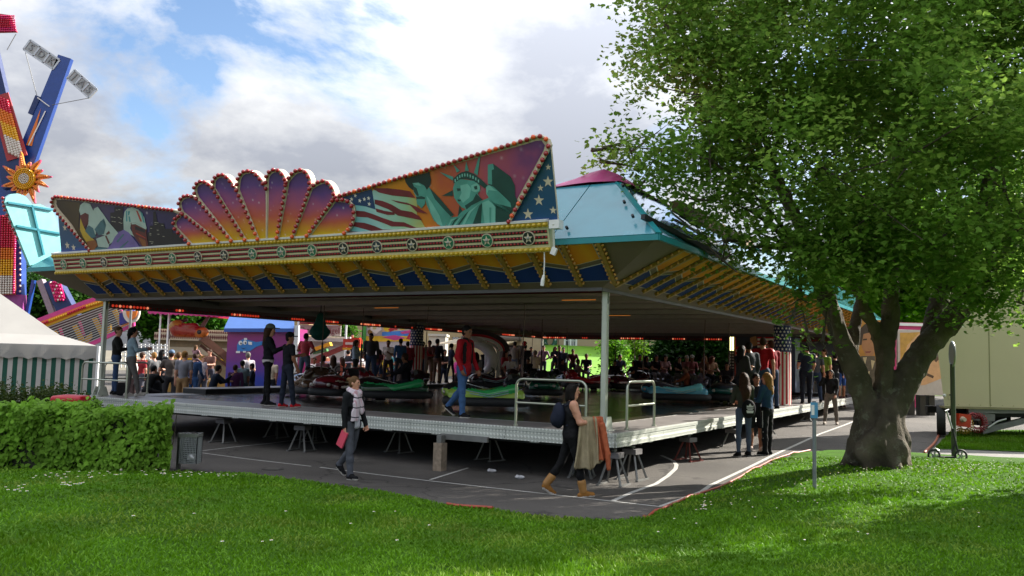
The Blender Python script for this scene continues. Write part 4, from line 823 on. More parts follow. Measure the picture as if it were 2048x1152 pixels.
        if not fine:
            s.cap(wr, wr + fd * .09, .03, .032, 0, .02); s.cap(wr + fd * .09, wr + fd * .15 + np.array([0, .02, 0]), .028, .016, 0, .02); s.cap(wr + fd * .03, wr + fd * .09 + shx * -sd_ * .04, .015, .012, 0, .015)
        else: s.cap(wr - fd * .02, wr + fd * .02, .026, .026, 0, .02)
    # head with features
    ty = p['turn']; hf = lambda x, y, z: hd + rot2(np.array([x, y, z]), ty) + np.array([0, 0, -y * math.sin(p['nod'])])
    s.ell(hd + (0, 0, .03), (.074, .092, .1), 0, .02); s.cap(hf(0, .02, -.05), hf(0, .045, -.075), .052, .036, 0, .04); s.cap(hf(0, .086, .022), hf(0, .1, -.012), .009, .0125, 0, .012)
    for sd_ in (-1, 1):
        s.ell(hf(sd_ * .078, -.005, .01), (.014, .022, .032), 0, .01); s.ell(hf(sd_ * .032, .082, .028), (.016, .012, .0085), 4, .004); s.ell(hf(sd_ * .032, .086, .048), (.022, .01, .006), 4 if res < .018 else 0, .006)
    s.ell(hf(0, .084, -.042), (.024, .014, .008), 5, .006)
    if apron: apron(s, locals())
    s.wob(.003 if res < .018 else .002, 42, len(label) % 7, hd[2] - .13)
    if res < .018: s.wob(.006, 26, len(label) % 5 + .7, hd[2] - .15).wob(.0025, 85, 1.1, hd[2] - .15)
    V, F, mi = s.mesh()
    if fine:
        for sh, elb, wr, fd, sd_ in armsJ:
            c = wr + fd * .08; t = SDF(c - .14, c + .14, .0065 / sc); t.cap(wr - fd * .03, wr + fd * .012, .027, .024, 0, .01)
            hand_prims(t, wr, fd, -sd_, rot2(np.array([-sd_ * 1.0, .35, 0]), p['yaw']), 0, p.get('curl', .55)); v2, f2, m2 = t.mesh(); F = np.concatenate([F, f2 + len(V)]); V = np.concatenate([V, v2]); mi = np.concatenate([mi, m2])
    V = (V - np.array([0, 0, low])) * sc
    root = thing(name, label, 'person', pos, R_(-face), group)
    mats = [SKIN[skin], cmat(top), cmat(bottom), cmat(shoe), m_eye, m_lip, m_sole if sole else cmat(shoe), cmat(top2 or top)]
    obj('body', npmesh('body', V, F, mats, mi, True), root)
    g = lambda q: (np.asarray(q) - np.array([0, 0, low])) * sc
    # hair
    if style != 'bald':
        r2 = max(.011, res * .7) / sc; t = SDF(hd - (.16, .2, .62 if 'long' in style or style in ('braid', 'pony') else .2), hd + (.16, .16, .2), r2)
        t.ell(hf(0, -.014, .05), (.083, .098, .094), 0, .02); t.ell(hf(0, -.03, .01), (.08, .075, .09), 0, .02)
        if style == 'bun': t.ell(hf(0, -.115, .075), (.045, .045, .042), 0, .02)
        if style in ('long', 'longwavy', 'longloose'):
            w = .0 if style == 'long' else .03
            t.cap(hf(-.05, -.05, .0), hf(-.07 - w, -.075, -.2), .05, .05, 0, .05); t.cap(hf(.05, -.05, .0), hf(.07 + w, -.075, -.2), .05, .05, 0, .05); t.cap(hf(0, -.07, 0), hf(0, -.11, -.3), .075, .06 + w, 0, .06)
            if style == 'longwavy': t.cap(hf(0, -.11, -.25), hf(0, -.1, -.47), .1, .07, 0, .06)
        if style == 'bob':
            t.cap(hf(-.06, -.02, .04), hf(-.078, -.0, -.1), .045, .04, 0, .04); t.cap(hf(.06, -.02, .04), hf(.078, -.0, -.1), .045, .04, 0, .04); t.cap(hf(0, -.06, .0), hf(0, -.075, -.11), .07, .06, 0, .05)
        if style == 'pony': t.cap(hf(0, -.1, .06), hf(0, -.15, -.12), .035, .022, 0, .03)
        if style == 'braid': t.cap(hf(-.0, -.1, .0), hf(-.04, -.13, -.42), .05, .024, 0, .04); t.ell(hf(0, -.05, .03), (.1, .1, .11), 0, .03)
        if style == 'curly': t.ell(hf(0, -.02, .05), (.105, .11, .105), 0, .03)
        t.wob(.004, 60, 1.3)
        # keep the face free
        fc = hf(0, .115, -.02); t.cut(fc, (.066, .075, .085)); v2, f2, _ = t.mesh()
        if len(f2): obj('hair', npmesh('hair', (v2 - np.array([0, 0, low])) * sc, f2, [hair_mat(hair)], None, True), root)
    if cap_:
        t = SDF(hd - (.2, .25, .1), hd + (.2, .28, .25), .011 / sc); t.ell(hf(0, -.01, .085), (.092, .108, .085), 0, .01); t.cut(hd + (0, 0, -.06), (.3, .3, .115), box=True); t.ell(hf(0, .13, .062), (.07, .085, .012), 0, .012)
        v2, f2, _ = t.mesh(); obj('cap', npmesh('cap', (v2 - np.array([0, 0, low])) * sc, f2, [cmat(cap_)], None, True), root)
    J.update(hd=g(hd), neck=g(neck), chest=g(chest), pel=g(pel), legs=[[g(q) for q in l_[:3]] + [l_[3]] for l_ in legsJ], arms=[[g(q) for q in a[:3]] + [a[3]] for a in armsJ], sc=sc, low=low, sp=sp_d, hf=lambda x, y, z: g(hf(x, y, z)))
    return root, J
def to_world(root, p):
    a = root.rotation_euler[2]; q = rot2(np.asarray(p, float), a); return q + np.array(root.location)
# ================================================================== FOREGROUND PEOPLE
def acc(name, label, cat, root, group=None):
    t = thing(name, label, cat, root.location, root.rotation_euler[2], group); return t
def sdf_obj(name, t, mats, parent): V, F, mi = t.mesh(); return obj(name, npmesh(name, V, F, mats, mi, True), parent)
def deck_pos(px, fy, hy, z=DZ):
    P = on_z(px, fy, z); T = on_y(px, hy, P[1]); return P, max(1.1, min(1.92, T[2] - z))
def ground_pos(px, fy, hy):
    P = on_ground(px, fy); T = on_y(px, hy, P[1]); return P, max(1.2, min(1.92, T[2] - P[2]))
def plaid(name, base, l1, l2, s1=9.0, s2=4.0):
    mt = M(name, base, .85, 0, 0); t = mt.node_tree; n = t.nodes; l = t.links; b = n['Principled BSDF']; tcn = n.new('ShaderNodeTexCoord'); sp_ = n.new('ShaderNodeSeparateXYZ'); l.new(tcn.outputs['Object'], sp_.inputs[0])
    a = mth(n, l, 'LESS_THAN', mth(n, l, 'FRACT', mth(n, l, 'MULTIPLY', mth(n, l, 'ADD', sp_.outputs[2], mth(n, l, 'MULTIPLY', sp_.outputs[1], .3)), s1)), .12); c = mth(n, l, 'LESS_THAN', mth(n, l, 'FRACT', mth(n, l, 'MULTIPLY', mth(n, l, 'ADD', sp_.outputs[0], sp_.outputs[1]), s2 * 2)), .16)
    m1 = n.new('ShaderNodeMix'); m1.data_type = 'RGBA'; l.new(c, m1.inputs[0]); m1.inputs[6].default_value = (*S(base), 1); m1.inputs[7].default_value = (*S(l2), 1)
    m2 = n.new('ShaderNodeMix'); m2.data_type = 'RGBA'; l.new(a, m2.inputs[0]); l.new(m1.outputs[2], m2.inputs[6]); m2.inputs[7].default_value = (*S(l1), 1); l.new(m2.outputs[2], b.inputs['Base Color']); return mt
# woman with the scarf
P, h = ground_pos(700, 957, 755)
def ap1(s, v):
    pel, chest, sp_d = v['pel'], v['chest'], v['sp_d']
    s.cap(chest + np.array([.0, .075, .0]), pel + np.array([0, .1, -.04]), .062, .062, 7, .01); s.ell(pel + np.array([0, -.012, -.0]), (.178, .128, .13), 1, .02)
A1, J = person('person', 'woman walking on the asphalt in black jacket, pale striped scarf and grey jeans', P, 122, h, dict(rl=(.16, .06), ll=(-.2, .55), ra=(-.02, .1, .12, .02), la=(.12, .1, .28, .05), turn=.25, curl=.9), '#16181b', '#4b4e55', '#121214', 'light', 'lbrown', 'bun', 2, 'long', '#b4b4bd', fem=True, res=.012, fine=True, apron=ap1)
t = acc('scarf', 'pale pink and white scarf with dark stripes round the neck of the walking woman', 'scarf', A1)
n_ = J['neck']; q = SDF(n_ - .45, n_ + .2, .011)
for k in range(10):
    a, b = [2 * PI * x / 10 for x in (k, k + 1)]; f = lambda a: n_ + np.array([.082 * math.cos(a), .02 + .085 * math.sin(a), .01 - .03 * math.sin(a)]); q.cap(f(a), f(b), .045, .045, 0, .02)
q.cap(n_ + (-.02, .1, -.02), n_ + (-.06, .15, -.3), .055, .065, 0, .03, 2.4); q.cap(n_ + (.04, .11, -.02), n_ + (.09, .16, -.2), .06, .075, 0, .03, 2.2); q.cap(n_ + (.09, .16, -.2), n_ + (.13, .165, -.43), .075, .088, 0, .02, 2.6)
for k in range(-3, 4): q.cap(n_ + (.13 + k * .022, .165, -.47), n_ + (.135 + k * .024, .165, -.53), .007, .004, 0, .0)
X, Y, Z = q.ax[0][:, None, None], q.ax[1][None, :, None], q.ax[2][None, None, :]; q.S += .007 * np.sin(70 * X + 9 * np.sin(7 * Z)) + .003 * np.sin(40 * Z + 20 * X)
sdf_obj('cloth', q, [plaid('scarf_weave', '#c3b6bd', '#33333c', '#b78f98', 6.5, 5)], t)
w = J['arms'][1]; t = acc('packet', 'flat pink packet held in the walking woman\'s hand', 'packet', A1)
q = MB(); c = w[2] + w[3] * .12; m_ = Matrix.Rotation(.0, 3, 'Z') @ Matrix.Rotation(-.45, 3, 'X'); q.box(c + (0.0, -.05, -.09), (.03, .14, .27), 0, m_); q.build('wrapper', M('pink_packet', '#d04a62', .4, 0, .1), t)
# woman with coats over her arms
P, h = ground_pos(1140, 992, 768)
A2, J = person('person', 'woman in tan boots and black leggings walking right with coats over her arms', P, 84, h, dict(rl=(.26, .1), ll=(-.3, .28), ra=(.35, .12, 1.15, .45), la=(.4, .1, 1.2, .5), turn=-.35, curl=.8), '#17171a', '#0e0e10', '#8a5f2c', 'light', 'dark', 'bob', 0, 'tight', fem=True, res=.012, build=1.13, fine=True)
for l_ in J['legs']:
    q = SDF(l_[2] - .15, l_[2] + (.15, .15, .25), .011); q.cap(l_[2] + (0, 0, .02), l_[2] + (l_[1] - l_[2]) * .35, .058, .066, 0, .01); sdf_obj('boot_shaft', q, [M('tan_boot', '#946a34', .6, 0, .15)], A2)
t = acc('backpack', 'small dark blue backpack on the back of the woman carrying coats', 'backpack', A2); c = J['chest'] + (0, -.2, -.02)
q = SDF(c - .3, c + .3, .012); q.ell(c, (.15, .1, .2), 0, .02).ell(c + (0, -.06, -.06), (.11, .07, .11), 0, .03); sdf_obj('bag', q, [cloth('navy_bag', '#1c2130')], t)
q = MB()
for sd_ in (-1, 1): q.tube([c + (sd_ * .09, .08, .15), c + (sd_ * .12, .2, .2), c + (sd_ * .13, .31, .08), c + (sd_ * .12, .3, -.08), c + (sd_ * .1, .1, -.15)], .014, 6)
q.build('strap', cloth('navy_bag', '#1c2130'), t)
def drape(name, label, root, top, length, ya, yb, yc, yd, xo, col, ph=0.0):
    """cloth folded over a forearm: short flap inside, long fall outside, folds deepening to an uneven hem"""
    t = acc(name, label, 'coat', root); nu, ns = 34, 30; V = []; F = []
    for layer in (0, 1):
        for i in range(nu + 1):
            for j in range(ns + 1):
                s_ = j / ns; Lh = length * (1 + .07 * math.sin(4.1 * s_ + ph) + .035 * math.sin(13 * s_ + ph)); d = -.16 + (Lh + .16) * i / nu; u = max(0, d) / length
                if d < -.02: x, z = -.05, .02 + d
                elif d < .05: a_ = (d + .02) / .07 * PI; x, z = -.05 * math.cos(a_), .03 + .05 * math.sin(a_)
                else: x, z = .05 + .05 * u, .03 - (d - .05)
                fold = (.006 + .034 * u ** .8) * (math.sin(15 * s_ + 1.7 * u + ph) + .45 * math.sin(31 * s_ + 2.2 * ph - 1.2 * u)); y = (ya + (yc - ya) * u) * (1 - s_) + (yb + (yd - yb) * u) * s_ + .02 * u * math.sin(9 * s_ + 3 * u)
                V.append(top + np.array([x + xo + (fold if d > 0 else .3 * fold) - layer * .012, y, z]))
    n_ = (nu + 1) * (ns + 1); q = lambda l_, i, j: l_ * n_ + i * (ns + 1) + j
    for l_ in (0, 1):
        for i in range(nu):
            for j in range(ns): f = (q(l_, i, j), q(l_, i, j + 1), q(l_, i + 1, j + 1), q(l_, i + 1, j)); F.append(f if l_ == 0 else f[::-1])
    for j in range(ns): F.append((q(0, nu, j), q(0, nu, j + 1), q(1, nu, j + 1), q(1, nu, j)))
    for i in range(nu):
        for j in (0, ns): F.append((q(0, i, j), q(0, i + 1, j), q(1, i + 1, j), q(1, i, j)))
    return obj('cloth', npmesh('cloth', V, F, [cloth(name, col, .85, var=.18)], None, True), t)
w = J['arms'][1][2]; w2 = J['arms'][0][2]; cc = (w + w2) / 2
el_ = J['arms'][1][1]; mid_ = el_ * .35 + w * .65
drape('beige_cardigan', 'long beige cardigan hanging from the arms of the woman in tan boots', A2, mid_ + (0, 0, .02), .74, -.14, .12, -.24, .2, .0, '#8f8368')
drape('rust_jacket', 'rust orange jacket folded over the beige cardigan on the woman\'s arm', A2, w + (.0, 0, .03), .64, -.02, .13, .04, .25, .03, '#a5583a', 1.4)
sl = SDF(w - .9, w + .5, .013); sl.cap(w + (.1, .12, -.02), w + (.14, .2, -.45), .05, .04, 0, .02); sl.cap(w + (.14, .2, -.45), w + (.13, .22, -.66), .04, .035, 0, .02); sl.wob(.006, 34, 2); sdf_obj('sleeve', sl, [cloth('rust_jacket', '#a5583a', .85)], [o for o in bpy.data.objects if o.name.startswith('rust_jacket')][0])
t = acc('tote_bag', 'cream cloth tote bag carried in front of the woman in tan boots', 'bag', A2); c = w + (-.04, .1, -.38); q = SDF(c - .35, c + .35, .013); q.ell(c, (.06, .14, .22), 0, .02); q.cap(c + (0, 0, .1), w + (0, .02, 0), .03, .012, 0, .05); sdf_obj('bag', q, [cloth('cream_tote', '#b5aa8c')], t)
t = acc('sunglasses', 'sunglasses pushed up on the dark hair of the woman in tan boots', 'sunglasses', A2); q = MB(); f = J['hf']
for sd_ in (-1, 1): q.ball(f(sd_ * .035, .082, .12), (.03, .012, .022), 8, 5); q.tube([f(sd_ * .065, .07, .12), f(sd_ * .088, -.03, .09)], .004, 5)
q.build('frame', M('glossy_black', (.02, .02, .02), .1, 0, 0), t)
# man in red and black on the deck
P, h = deck_pos(925, 835, 654)
def ap3(s, v):
    ch, pel = v['chest'], v['pel']
    for sd_ in (-1, 1): s.cap(ch + np.array([sd_ * .125, .07, .13]), pel + np.array([sd_ * .13, .085, .1]), .036, .03, 7, .0)
    s.cap(v['neck'] + (0, .05, -.03), ch + np.array([0, .118, .05]), .022, .014, 7, .0); s.cap(v['neck'] + (0, 0, -.015), v['neck'] + (0, .01, .015), .064, .062, 7, .01); s.cap(pel + (0, 0, .0), pel + (0, 0, -.04), .158, .155, 1, .02, 1.15)
A3, J = person('person', 'man in red and black zip jumper and jeans walking along the front of the deck', P, 118, h, dict(rl=(.1, .05), ll=(-.3, .42), ra=(-.05, .22, .42, .18), la=(.12, .15, .3, 0), turn=-.05, nod=.25, lean=.03), '#9c1420', '#3f5f8a', '#15161a', 'tan', 'dark', 'short', 2, 'long', '#191518', res=.012, fine=True, apron=ap3)
# pair standing near the front edge
P, h = deck_pos(532, 811, 652)
def ap4(s, v): s.ell(v['pel'] + (0, 0, .0), (.172, .128, .085), 7, .0); s.ell(v['pel'] + (0, 0, .06), (.168, .126, .085), 1, .02)
person('person', 'woman in grey cap, black jacket and black leggings standing on the deck', P, 78, h, dict(rl=(.06, .02), ll=(-.05, .0), ra=(.5, .1, 1.5, .3), la=(.4, .1, 1.6, .3), turn=-.15), '#14151a', '#0f0f12', '#0c0c0e', 'light', 'brown', 'long', 2, 'tight', '#b9b4b4', fem=True, res=.013, cap_='#5d6258', fine=True, apron=ap4)
P, h = deck_pos(572, 815, 668)
person('person', 'boy in black cap and red shoes standing beside the woman with the grey cap', P, 50, h, dict(rl=(.12, .0), ll=(-.06, .0), ra=(.1, .12, .35, .1), la=(.5, .1, 1.3, .4), turn=-.6, abd=.12), '#15171d', '#1e2431', '#b01c24', 'tan', 'dark', 'short', 1, 'long', res=.013, cap_='#101013', fine=True, sole=True)
# two women by the left rails
P, h = deck_pos(228, 790, 655)
person('person', 'woman with pinned up hair, black top and jeans by the left rail', P, 70, h, dict(rl=(.05, .0), ll=(-.04, 0), ra=(.3, .1, 1.4, .5), la=(.3, .1, 1.4, .5), turn=-.5), '#1b1b1a', '#33486a', '#0f0f10', 'light', 'lbrown', 'bun', 2, 'tight', fem=True, res=.015)
P, h = deck_pos(258, 793, 657)
person('person', 'woman with long black hair, pale denim shirt and patterned trousers by the rail', P, 62, h, dict(rl=(.28, .1), ll=(-.05, 0), ra=(.4, .12, 1.3, .5), la=(.4, .1, 1.4, .5), turn=-.3), '#8095a2', '#5c5a58', '#a8a39c', 'mid', 'black', 'braid', 2, 'long', fem=True, res=.015)
P = on_z(245, 792, DZ); t = thing('black_bag', 'black bag standing on the deck at the feet of the women by the rail', 'bag', P); q = SDF((-.2, -.2, 0), (.2, .2, .4), .02); q.rbox((0, 0, .18), (.26, .2, .34), .05); sdf_obj('bag', q, [cloth('black_bag', '#101012')], t)
# trio of girls on the asphalt
P, h = ground_pos(1487, 913, 748)
A7, J = person('person', 'girl seen from behind with long wavy brown hair and blue leggings', P, 350, h, dict(rl=(.1, .02), ll=(-.1, 0), ra=(.3, .15, 1.1, .5), la=(.3, .15, 1.1, .5), abd=.1), '#35382f', '#4a5668', '#1a1a1c', 'light', 'brown', 'longwavy', 2, 'tight', fem=True, res=.013, fine=True)
t = acc('drawstring_bag', 'black drawstring bag with white leaf emblem on the girl\'s back', 'bag', A7); c = J['pel'] + (.02, -.2, .05); q = SDF(c - .3, c + .3, .014); q.ell(c, (.16, .06, .2), 0, .02); sdf_obj('bag', q, [cloth('black_bag', '#101012')], t)
lv = []
for a, ln in ((0, .15), (-.62, .13), (.62, .13)):
    o = c + np.array([0, -.072, -.03]); e = np.array([math.sin(a), 0, math.cos(a)]); sx_ = np.array([math.cos(a), 0, -math.sin(a)]); lv.append([o + e * ln * u + sx_ * wv * .038 for u, wv in ((0, .35), (.35, .95), (.65, .95), (1, 0), (.65, -.95), (.35, -.95), (0, -.35))])
flat('emblem', [(0, lv), (1, [[c + np.array([sx_, -.0725, z]) for sx_, z in ((-.1, zz), (.1, zz), (.1, zz + .012), (-.1, zz + .012))] for zz in (-.03, .0, .03)])], [m_white, cloth('black_bag', '#101012')], t)
flat('emblem_base', [(0, [[c + np.array([a, -.0715, b]) for a, b in ((-.085, -.03), (-.07, -.085), (.07, -.085), (.085, -.03))]])], [m_white], t)
P, h = ground_pos(1510, 905, 748)
person('person', 'girl with tied dark hair facing the camera between two friends', P + (.12, .35, 0), 185, h * .985, dict(ra=(.3, .1, 1.3, .4), la=(.2, .1, .6, .2), turn=.2), '#20232b', '#191b20', '#b5a59c', 'tan', 'dark', 'short', 2, 'shorts', fem=True, res=.015)
P, h = ground_pos(1534, 910, 748)
def ap9(s, v):
    for hp, kne, ank, fd, sd_ in v['legsJ']: s.cap(hp + np.array([sd_ * .088, 0, 0]), ank + np.array([sd_ * .045, 0, .05]), .012, .008, 7, .0)
person('person', 'blonde girl in denim jacket and striped black track trousers', P, 318, h, dict(rl=(.03, 0), ll=(-.03, 0), ra=(.3, .1, 1.2, .4), la=(.3, .1, 1.2, .4), turn=.2), '#2c4766', '#121316', '#101013', 'light', 'blonde', 'long', 2, 'long', '#b6b6b2', fem=True, res=.013, fine=True, apron=ap9)
P, h = ground_pos(1662, 849, 739)
person('person', 'girl in black hoodie and grey sweatpants holding a phone to her ear', P, 205, min(h, 1.68), dict(rl=(.12, .05), ll=(-.06, .0), ra=(.9, .5, 2.2, .6), la=(.2, .1, .5, .2), abd=.14), '#17171a', '#6b655f', '#a59a90', 'light', 'dark', 'long', 2, 'long', fem=True, res=.017)
# ================================================================== THE CROWD
def crowd_side(px, hy, u, zb, **k): r = on_side(px, hy, u); P = rw(u, r[1], zb); return P, max(1.15, min(1.92, r[2] - zb))
def crowd_front(px, hy, v, zb): r = on_front(px, hy, v); P = rw(r[0], v, zb); return P, max(1.15, min(1.92, r[2] - zb))
ST = DZ + .15
dk = dict(res=.026, group='spectators standing on the ride deck')
idle = [dict(ra=(.05, .12, .3, .1), la=(.05, .12, .2, .1)), dict(ra=(.35, .1, 1.5, .6), la=(.35, .1, 1.5, .6)), dict(ra=(-.1, .15, .5, .2), la=(.3, .1, .9, .3), rl=(.12, .03)), dict(ra=(.1, .5, 1.1, .9), la=(.1, .5, 1.1, .9), abd=.12), dict(lean=.12, ra=(.5, .15, .7, .1), la=(.4, .1, .8, .2), ll=(-.08, 0))]
LEFTW = [(612, 668, 20, 'man in faded red t-shirt and jeans seen from behind', '#a03a44', '#4a5464', 'mid', 'dark', 'short', 1, 'long', 3), (713, 681, 100, 'woman in grey jacket with dark shoulder bag strap', '#6f7d88', '#17181c', 'light', 'brown', 'long', 2, 'tight', 1), (744, 668, 175, 'tall man in charcoal jumper and jeans facing the camera', '#2b292c', '#2c3850', 'tan', 'dark', 'short', 2, 'long', 0),
    (759, 700, 190, 'girl in maroon shirt and denim shorts', '#4a1f2a', '#2c3850', 'tan', 'dark', 'long', 1, 'shorts', 0), (778, 682, 180, 'woman with dark plait in white t-shirt', '#b0a49e', '#2b2226', 'tan', 'dark', 'pony', 1, 'long', 1), (801, 678, 340, 'boy with grey hood and blue backpack vest', '#274468', '#20242c', 'light', 'dark', 'short', 2, 'long', 0), (818, 684, 330, 'man in dull red jacket beside the blue vest', '#6f2128', '#1a1a1f', 'light', 'dark', 'short', 2, 'long', 0),
    (843, 684, 20, 'boy in red jacket leaning under the starry column', '#8a2028', '#2b3346', 'light', 'brown', 'short', 2, 'long', 4), (859, 682, 200, 'youth in brown top and beige shorts', '#4a2f28', '#6a584a', 'tan', 'dark', 'short', 1, 'shorts', 2), (876, 679, 30, 'young man in black hoodie and brown trousers', '#141519', '#4a382c', 'tan', 'dark', 'short', 2, 'long', 0), (903, 688, 60, 'girl with ponytail in denim jacket', '#2a3240', '#14161b', 'light', 'dark', 'pony', 2, 'tight', 1),
    (966, 700, 120, 'person in black bending towards the white arch', '#121216', '#1c2026', 'tan', 'dark', 'short', 2, 'long', 4), (1030, 684, 20, 'tall man in grey printed jumper', '#6b645c', '#4a5260', 'light', 'dark', 'short', 2, 'long', 0), (1050, 690, 340, 'man in black jacket next to the grey jumper', '#15151a', '#1c2026', 'light', 'dark', 'short', 2, 'long', 0)]
for px, hy, fc, lb, tp, bt, sk, hr, sty, sl, lg, ip in LEFTW:
    P, h = crowd_side(px, hy, -WD + .42, ST); person('person', lb, P, fc, h, idle[ip], lighten(tp, 1.25), lighten(bt, 1.2), '#1a1a1c', sk, hr, sty, sl, lg, fem=sty in ('long', 'pony'), **dk)
BACKW = [(1062, 695, 170, 'woman in dark top turning at the far deck corner', '#23212a', '#2a2a33', 'tan', 'dark', 'pony', 1, 'long', 2), (1087, 692, 185, 'man in lilac shirt with hands on hips', '#7d6478', '#1b1f2a', 'light', 'dark', 'short', 2, 'long', 3), (1110, 694, 190, 'woman in black top and sunglasses on the far deck', '#13141c', '#3f3a38', 'light', 'brown', 'long', 1, 'long', 1), (1119, 692, 190, 'man in navy jumper behind the woman in sunglasses', '#1b2034', '#1c2026', 'light', 'dark', 'short', 2, 'long', 0), (1128, 696, 200, 'youth in grey-blue top on the far deck', '#2a3040', '#1c2026', 'light', 'dark', 'short', 2, 'long', 0), (1146, 699, 170, 'person in maroon hoodie on the far deck', '#3a1c22', '#1c2026', 'tan', 'dark', 'short', 2, 'long', 4)]
for px, hy, fc, lb, tp, bt, sk, hr, sty, sl, lg, ip in BACKW:
    P, h = crowd_front(px, hy, LN - .6, ST); person('person', lb, P, fc, h, idle[ip], lighten(tp, 1.25), lighten(bt, 1.2), '#1a1a1c', sk, hr, sty, sl, lg, fem=sty in ('long', 'pony'), **dk)
RIGHTW = [(1501, 686, 5.0, 330, 'short-haired man in grey jumper seen from behind at the mural', '#35383d', '#2a2a26', 'tan', 'dark', 'short', 2, 'long', 0), (1524, 672, 7.0, 20, 'tall man in bright red t-shirt on the right deck edge', '#a0101e', '#33465f', 'light', 'brown', 'short', 1, 'long', 2), (1546, 683, 8.5, 330, 'man in dark red jacket next to the flag column', '#7d1420', '#2f4058', 'tan', 'brown', 'short', 2, 'long', 0), (1484, 693, 5.4, 60, 'girl with long dark hair leaning at the mural', '#2b2a2a', '#1d2026', 'light', 'dark', 'long', 2, 'long', 1),
    (1612, 690, 15.3, 10, 'stout man in navy waistcoat with red hem and dark jeans', '#1c2434', '#151b28', 'light', 'dark', 'short', 1, 'long', 2), (1630, 700, 16.2, 10, 'person in grey top behind the navy waistcoat', '#4a4a52', '#2a3550', 'light', 'brown', 'short', 1, 'long', 0), (1651, 700, 17.5, 250, 'man in lime green t-shirt', '#7d9a3a', '#2a2724', 'light', 'brown', 'short', 1, 'long', 0), (1683, 710, 20.5, 350, 'boy in black t-shirt and blue shorts', '#17181c', '#2c4a8a', 'tan', 'dark', 'short', 1, 'shorts', 2), (1668, 708, 21.5, 40, 'youth in dark hoodie beside the boy in blue shorts', '#1c1d22', '#1f2430', 'light', 'dark', 'short', 2, 'long', 0)]
for px, hy, v, fc, lb, tp, bt, sk, hr, sty, sl, lg, ip in RIGHTW:
    r = on_front(px, hy, v); x = max(-.9, min(-.12, r[0])); P, h = crowd_side(px, hy, x, DZ) if x != r[0] else (rw(r[0], v, DZ), r[2] - DZ)
    person('person', lb, P, fc, max(1.2, min(1.93, h)), idle[ip], tp, bt, '#1a1a1c', sk, hr, sty, sl, lg, fem=sty == 'long', build=1.18 if 'stout' in lb else 1, **dk)
P = on_z(1640, 795, DZ)
person('person', 'child in pale jacket sitting on the right edge of the deck', rw(-.3, to_ride(P)[1], DZ), 150, 1.2, dict(sit=True, base=.83, ll=(1.35, 1.5), rl=(1.35, 1.5), lean=.2), '#8a8078', '#4a3030', '#3a2020', 'light', 'brown', 'short', 2, 'long', res=.026)
# crowd on the ground beyond the left side
gk = dict(res=.028, group='fairgoers beyond the left side of the ride')
LG = [(286, 706, 31, 60, 'woman in red top in the crowd beyond the left rails', '#8a2830', '#4a4a55', 'light', 'brown', 'short', 1, 'long', 0, 0), (268, 712, 29, 80, 'child in white shirt near the white fence', '#b8b4b0', '#5a4a4a', 'light', 'blonde', 'short', 1, 'long', 0, 0), (311, 706, 30, 300, 'child in black and white striped top', '#5a5a5c', '#22242a', 'light', 'blonde', 'short', 1, 'long', 0, 0), (325, 701, 34, 20, 'dark-haired person in black among the left crowd', '#17181c', '#22242a', 'tan', 'black', 'long', 2, 'long', 0, 0),
    (344, 703, 28.5, 340, 'man in grey-blue cap and brown-grey t-shirt', '#4c4440', '#2c2c30', 'light', 'brown', 'short', 1, 'long', 3, '#5a6e86'), (357, 706, 29.5, 20, 'youth in black t-shirt between two men', '#1a1a1d', '#2a2a2e', 'light', 'lbrown', 'short', 1, 'long', 0, 0), (369, 703, 27, 10, 'fair-haired person in light grey t-shirt and beige shorts', '#83838c', '#9a7a55', 'light', 'blonde', 'short', 1, 'shorts', 0, 0), (389, 708, 28.5, 15, 'man in blue jeans jacket carrying a girl on his shoulders', '#2b4468', '#33507a', 'light', 'brown', 'short', 2, 'long', 0, 0),
    (422, 700, 36, 190, 'parent holding a baby in the sunlit crowd', '#6a4a40', '#3a3a44', 'light', 'brown', 'short', 1, 'long', 1, 0), (497, 706, 31, 320, 'white-haired person in pale shirt at the purple booth', '#a09aa0', '#3a3a44', 'light', 'grey', 'short', 1, 'long', 0, 0), (487, 722, 28, 330, 'child in pale blue top at the purple booth', '#7a8f9a', '#3a4a5a', 'tan', 'black', 'short', 1, 'long', 0, 0), (505, 728, 28.5, 250, 'child in navy raincoat looking up', '#222c3e', '#2a2a2e', 'tan', 'dark', 'short', 2, 'long', 1, 0), (473, 731, 26.5, 340, 'child in purple plaid shirt with satchel strap', '#55305a', '#2a2c3a', 'light', 'brown', 'short', 2, 'long', 0, 0), (645, 712, 29.5, 350, 'woman in dusty pink top behind the bumper cars', '#8a5a60', '#2a2a2e', 'tan', 'black', 'short', 1, 'long', 0, 0), (668, 712, 31, 330, 'woman in white blouse behind the bumper cars', '#b0a8a4', '#2a2a2e', 'light', 'brown', 'long', 1, 'long', 0, 0), (405, 712, 33, 100, 'woman in white blouse in the far sunlit crowd', '#a8a0a0', '#44444c', 'light', 'blonde', 'short', 1, 'long', 0, 0), (300, 708, 35, 200, 'boy in orange shirt in the far left crowd', '#9a5a30', '#33333a', 'tan', 'dark', 'short', 1, 'long', 0, 0)]
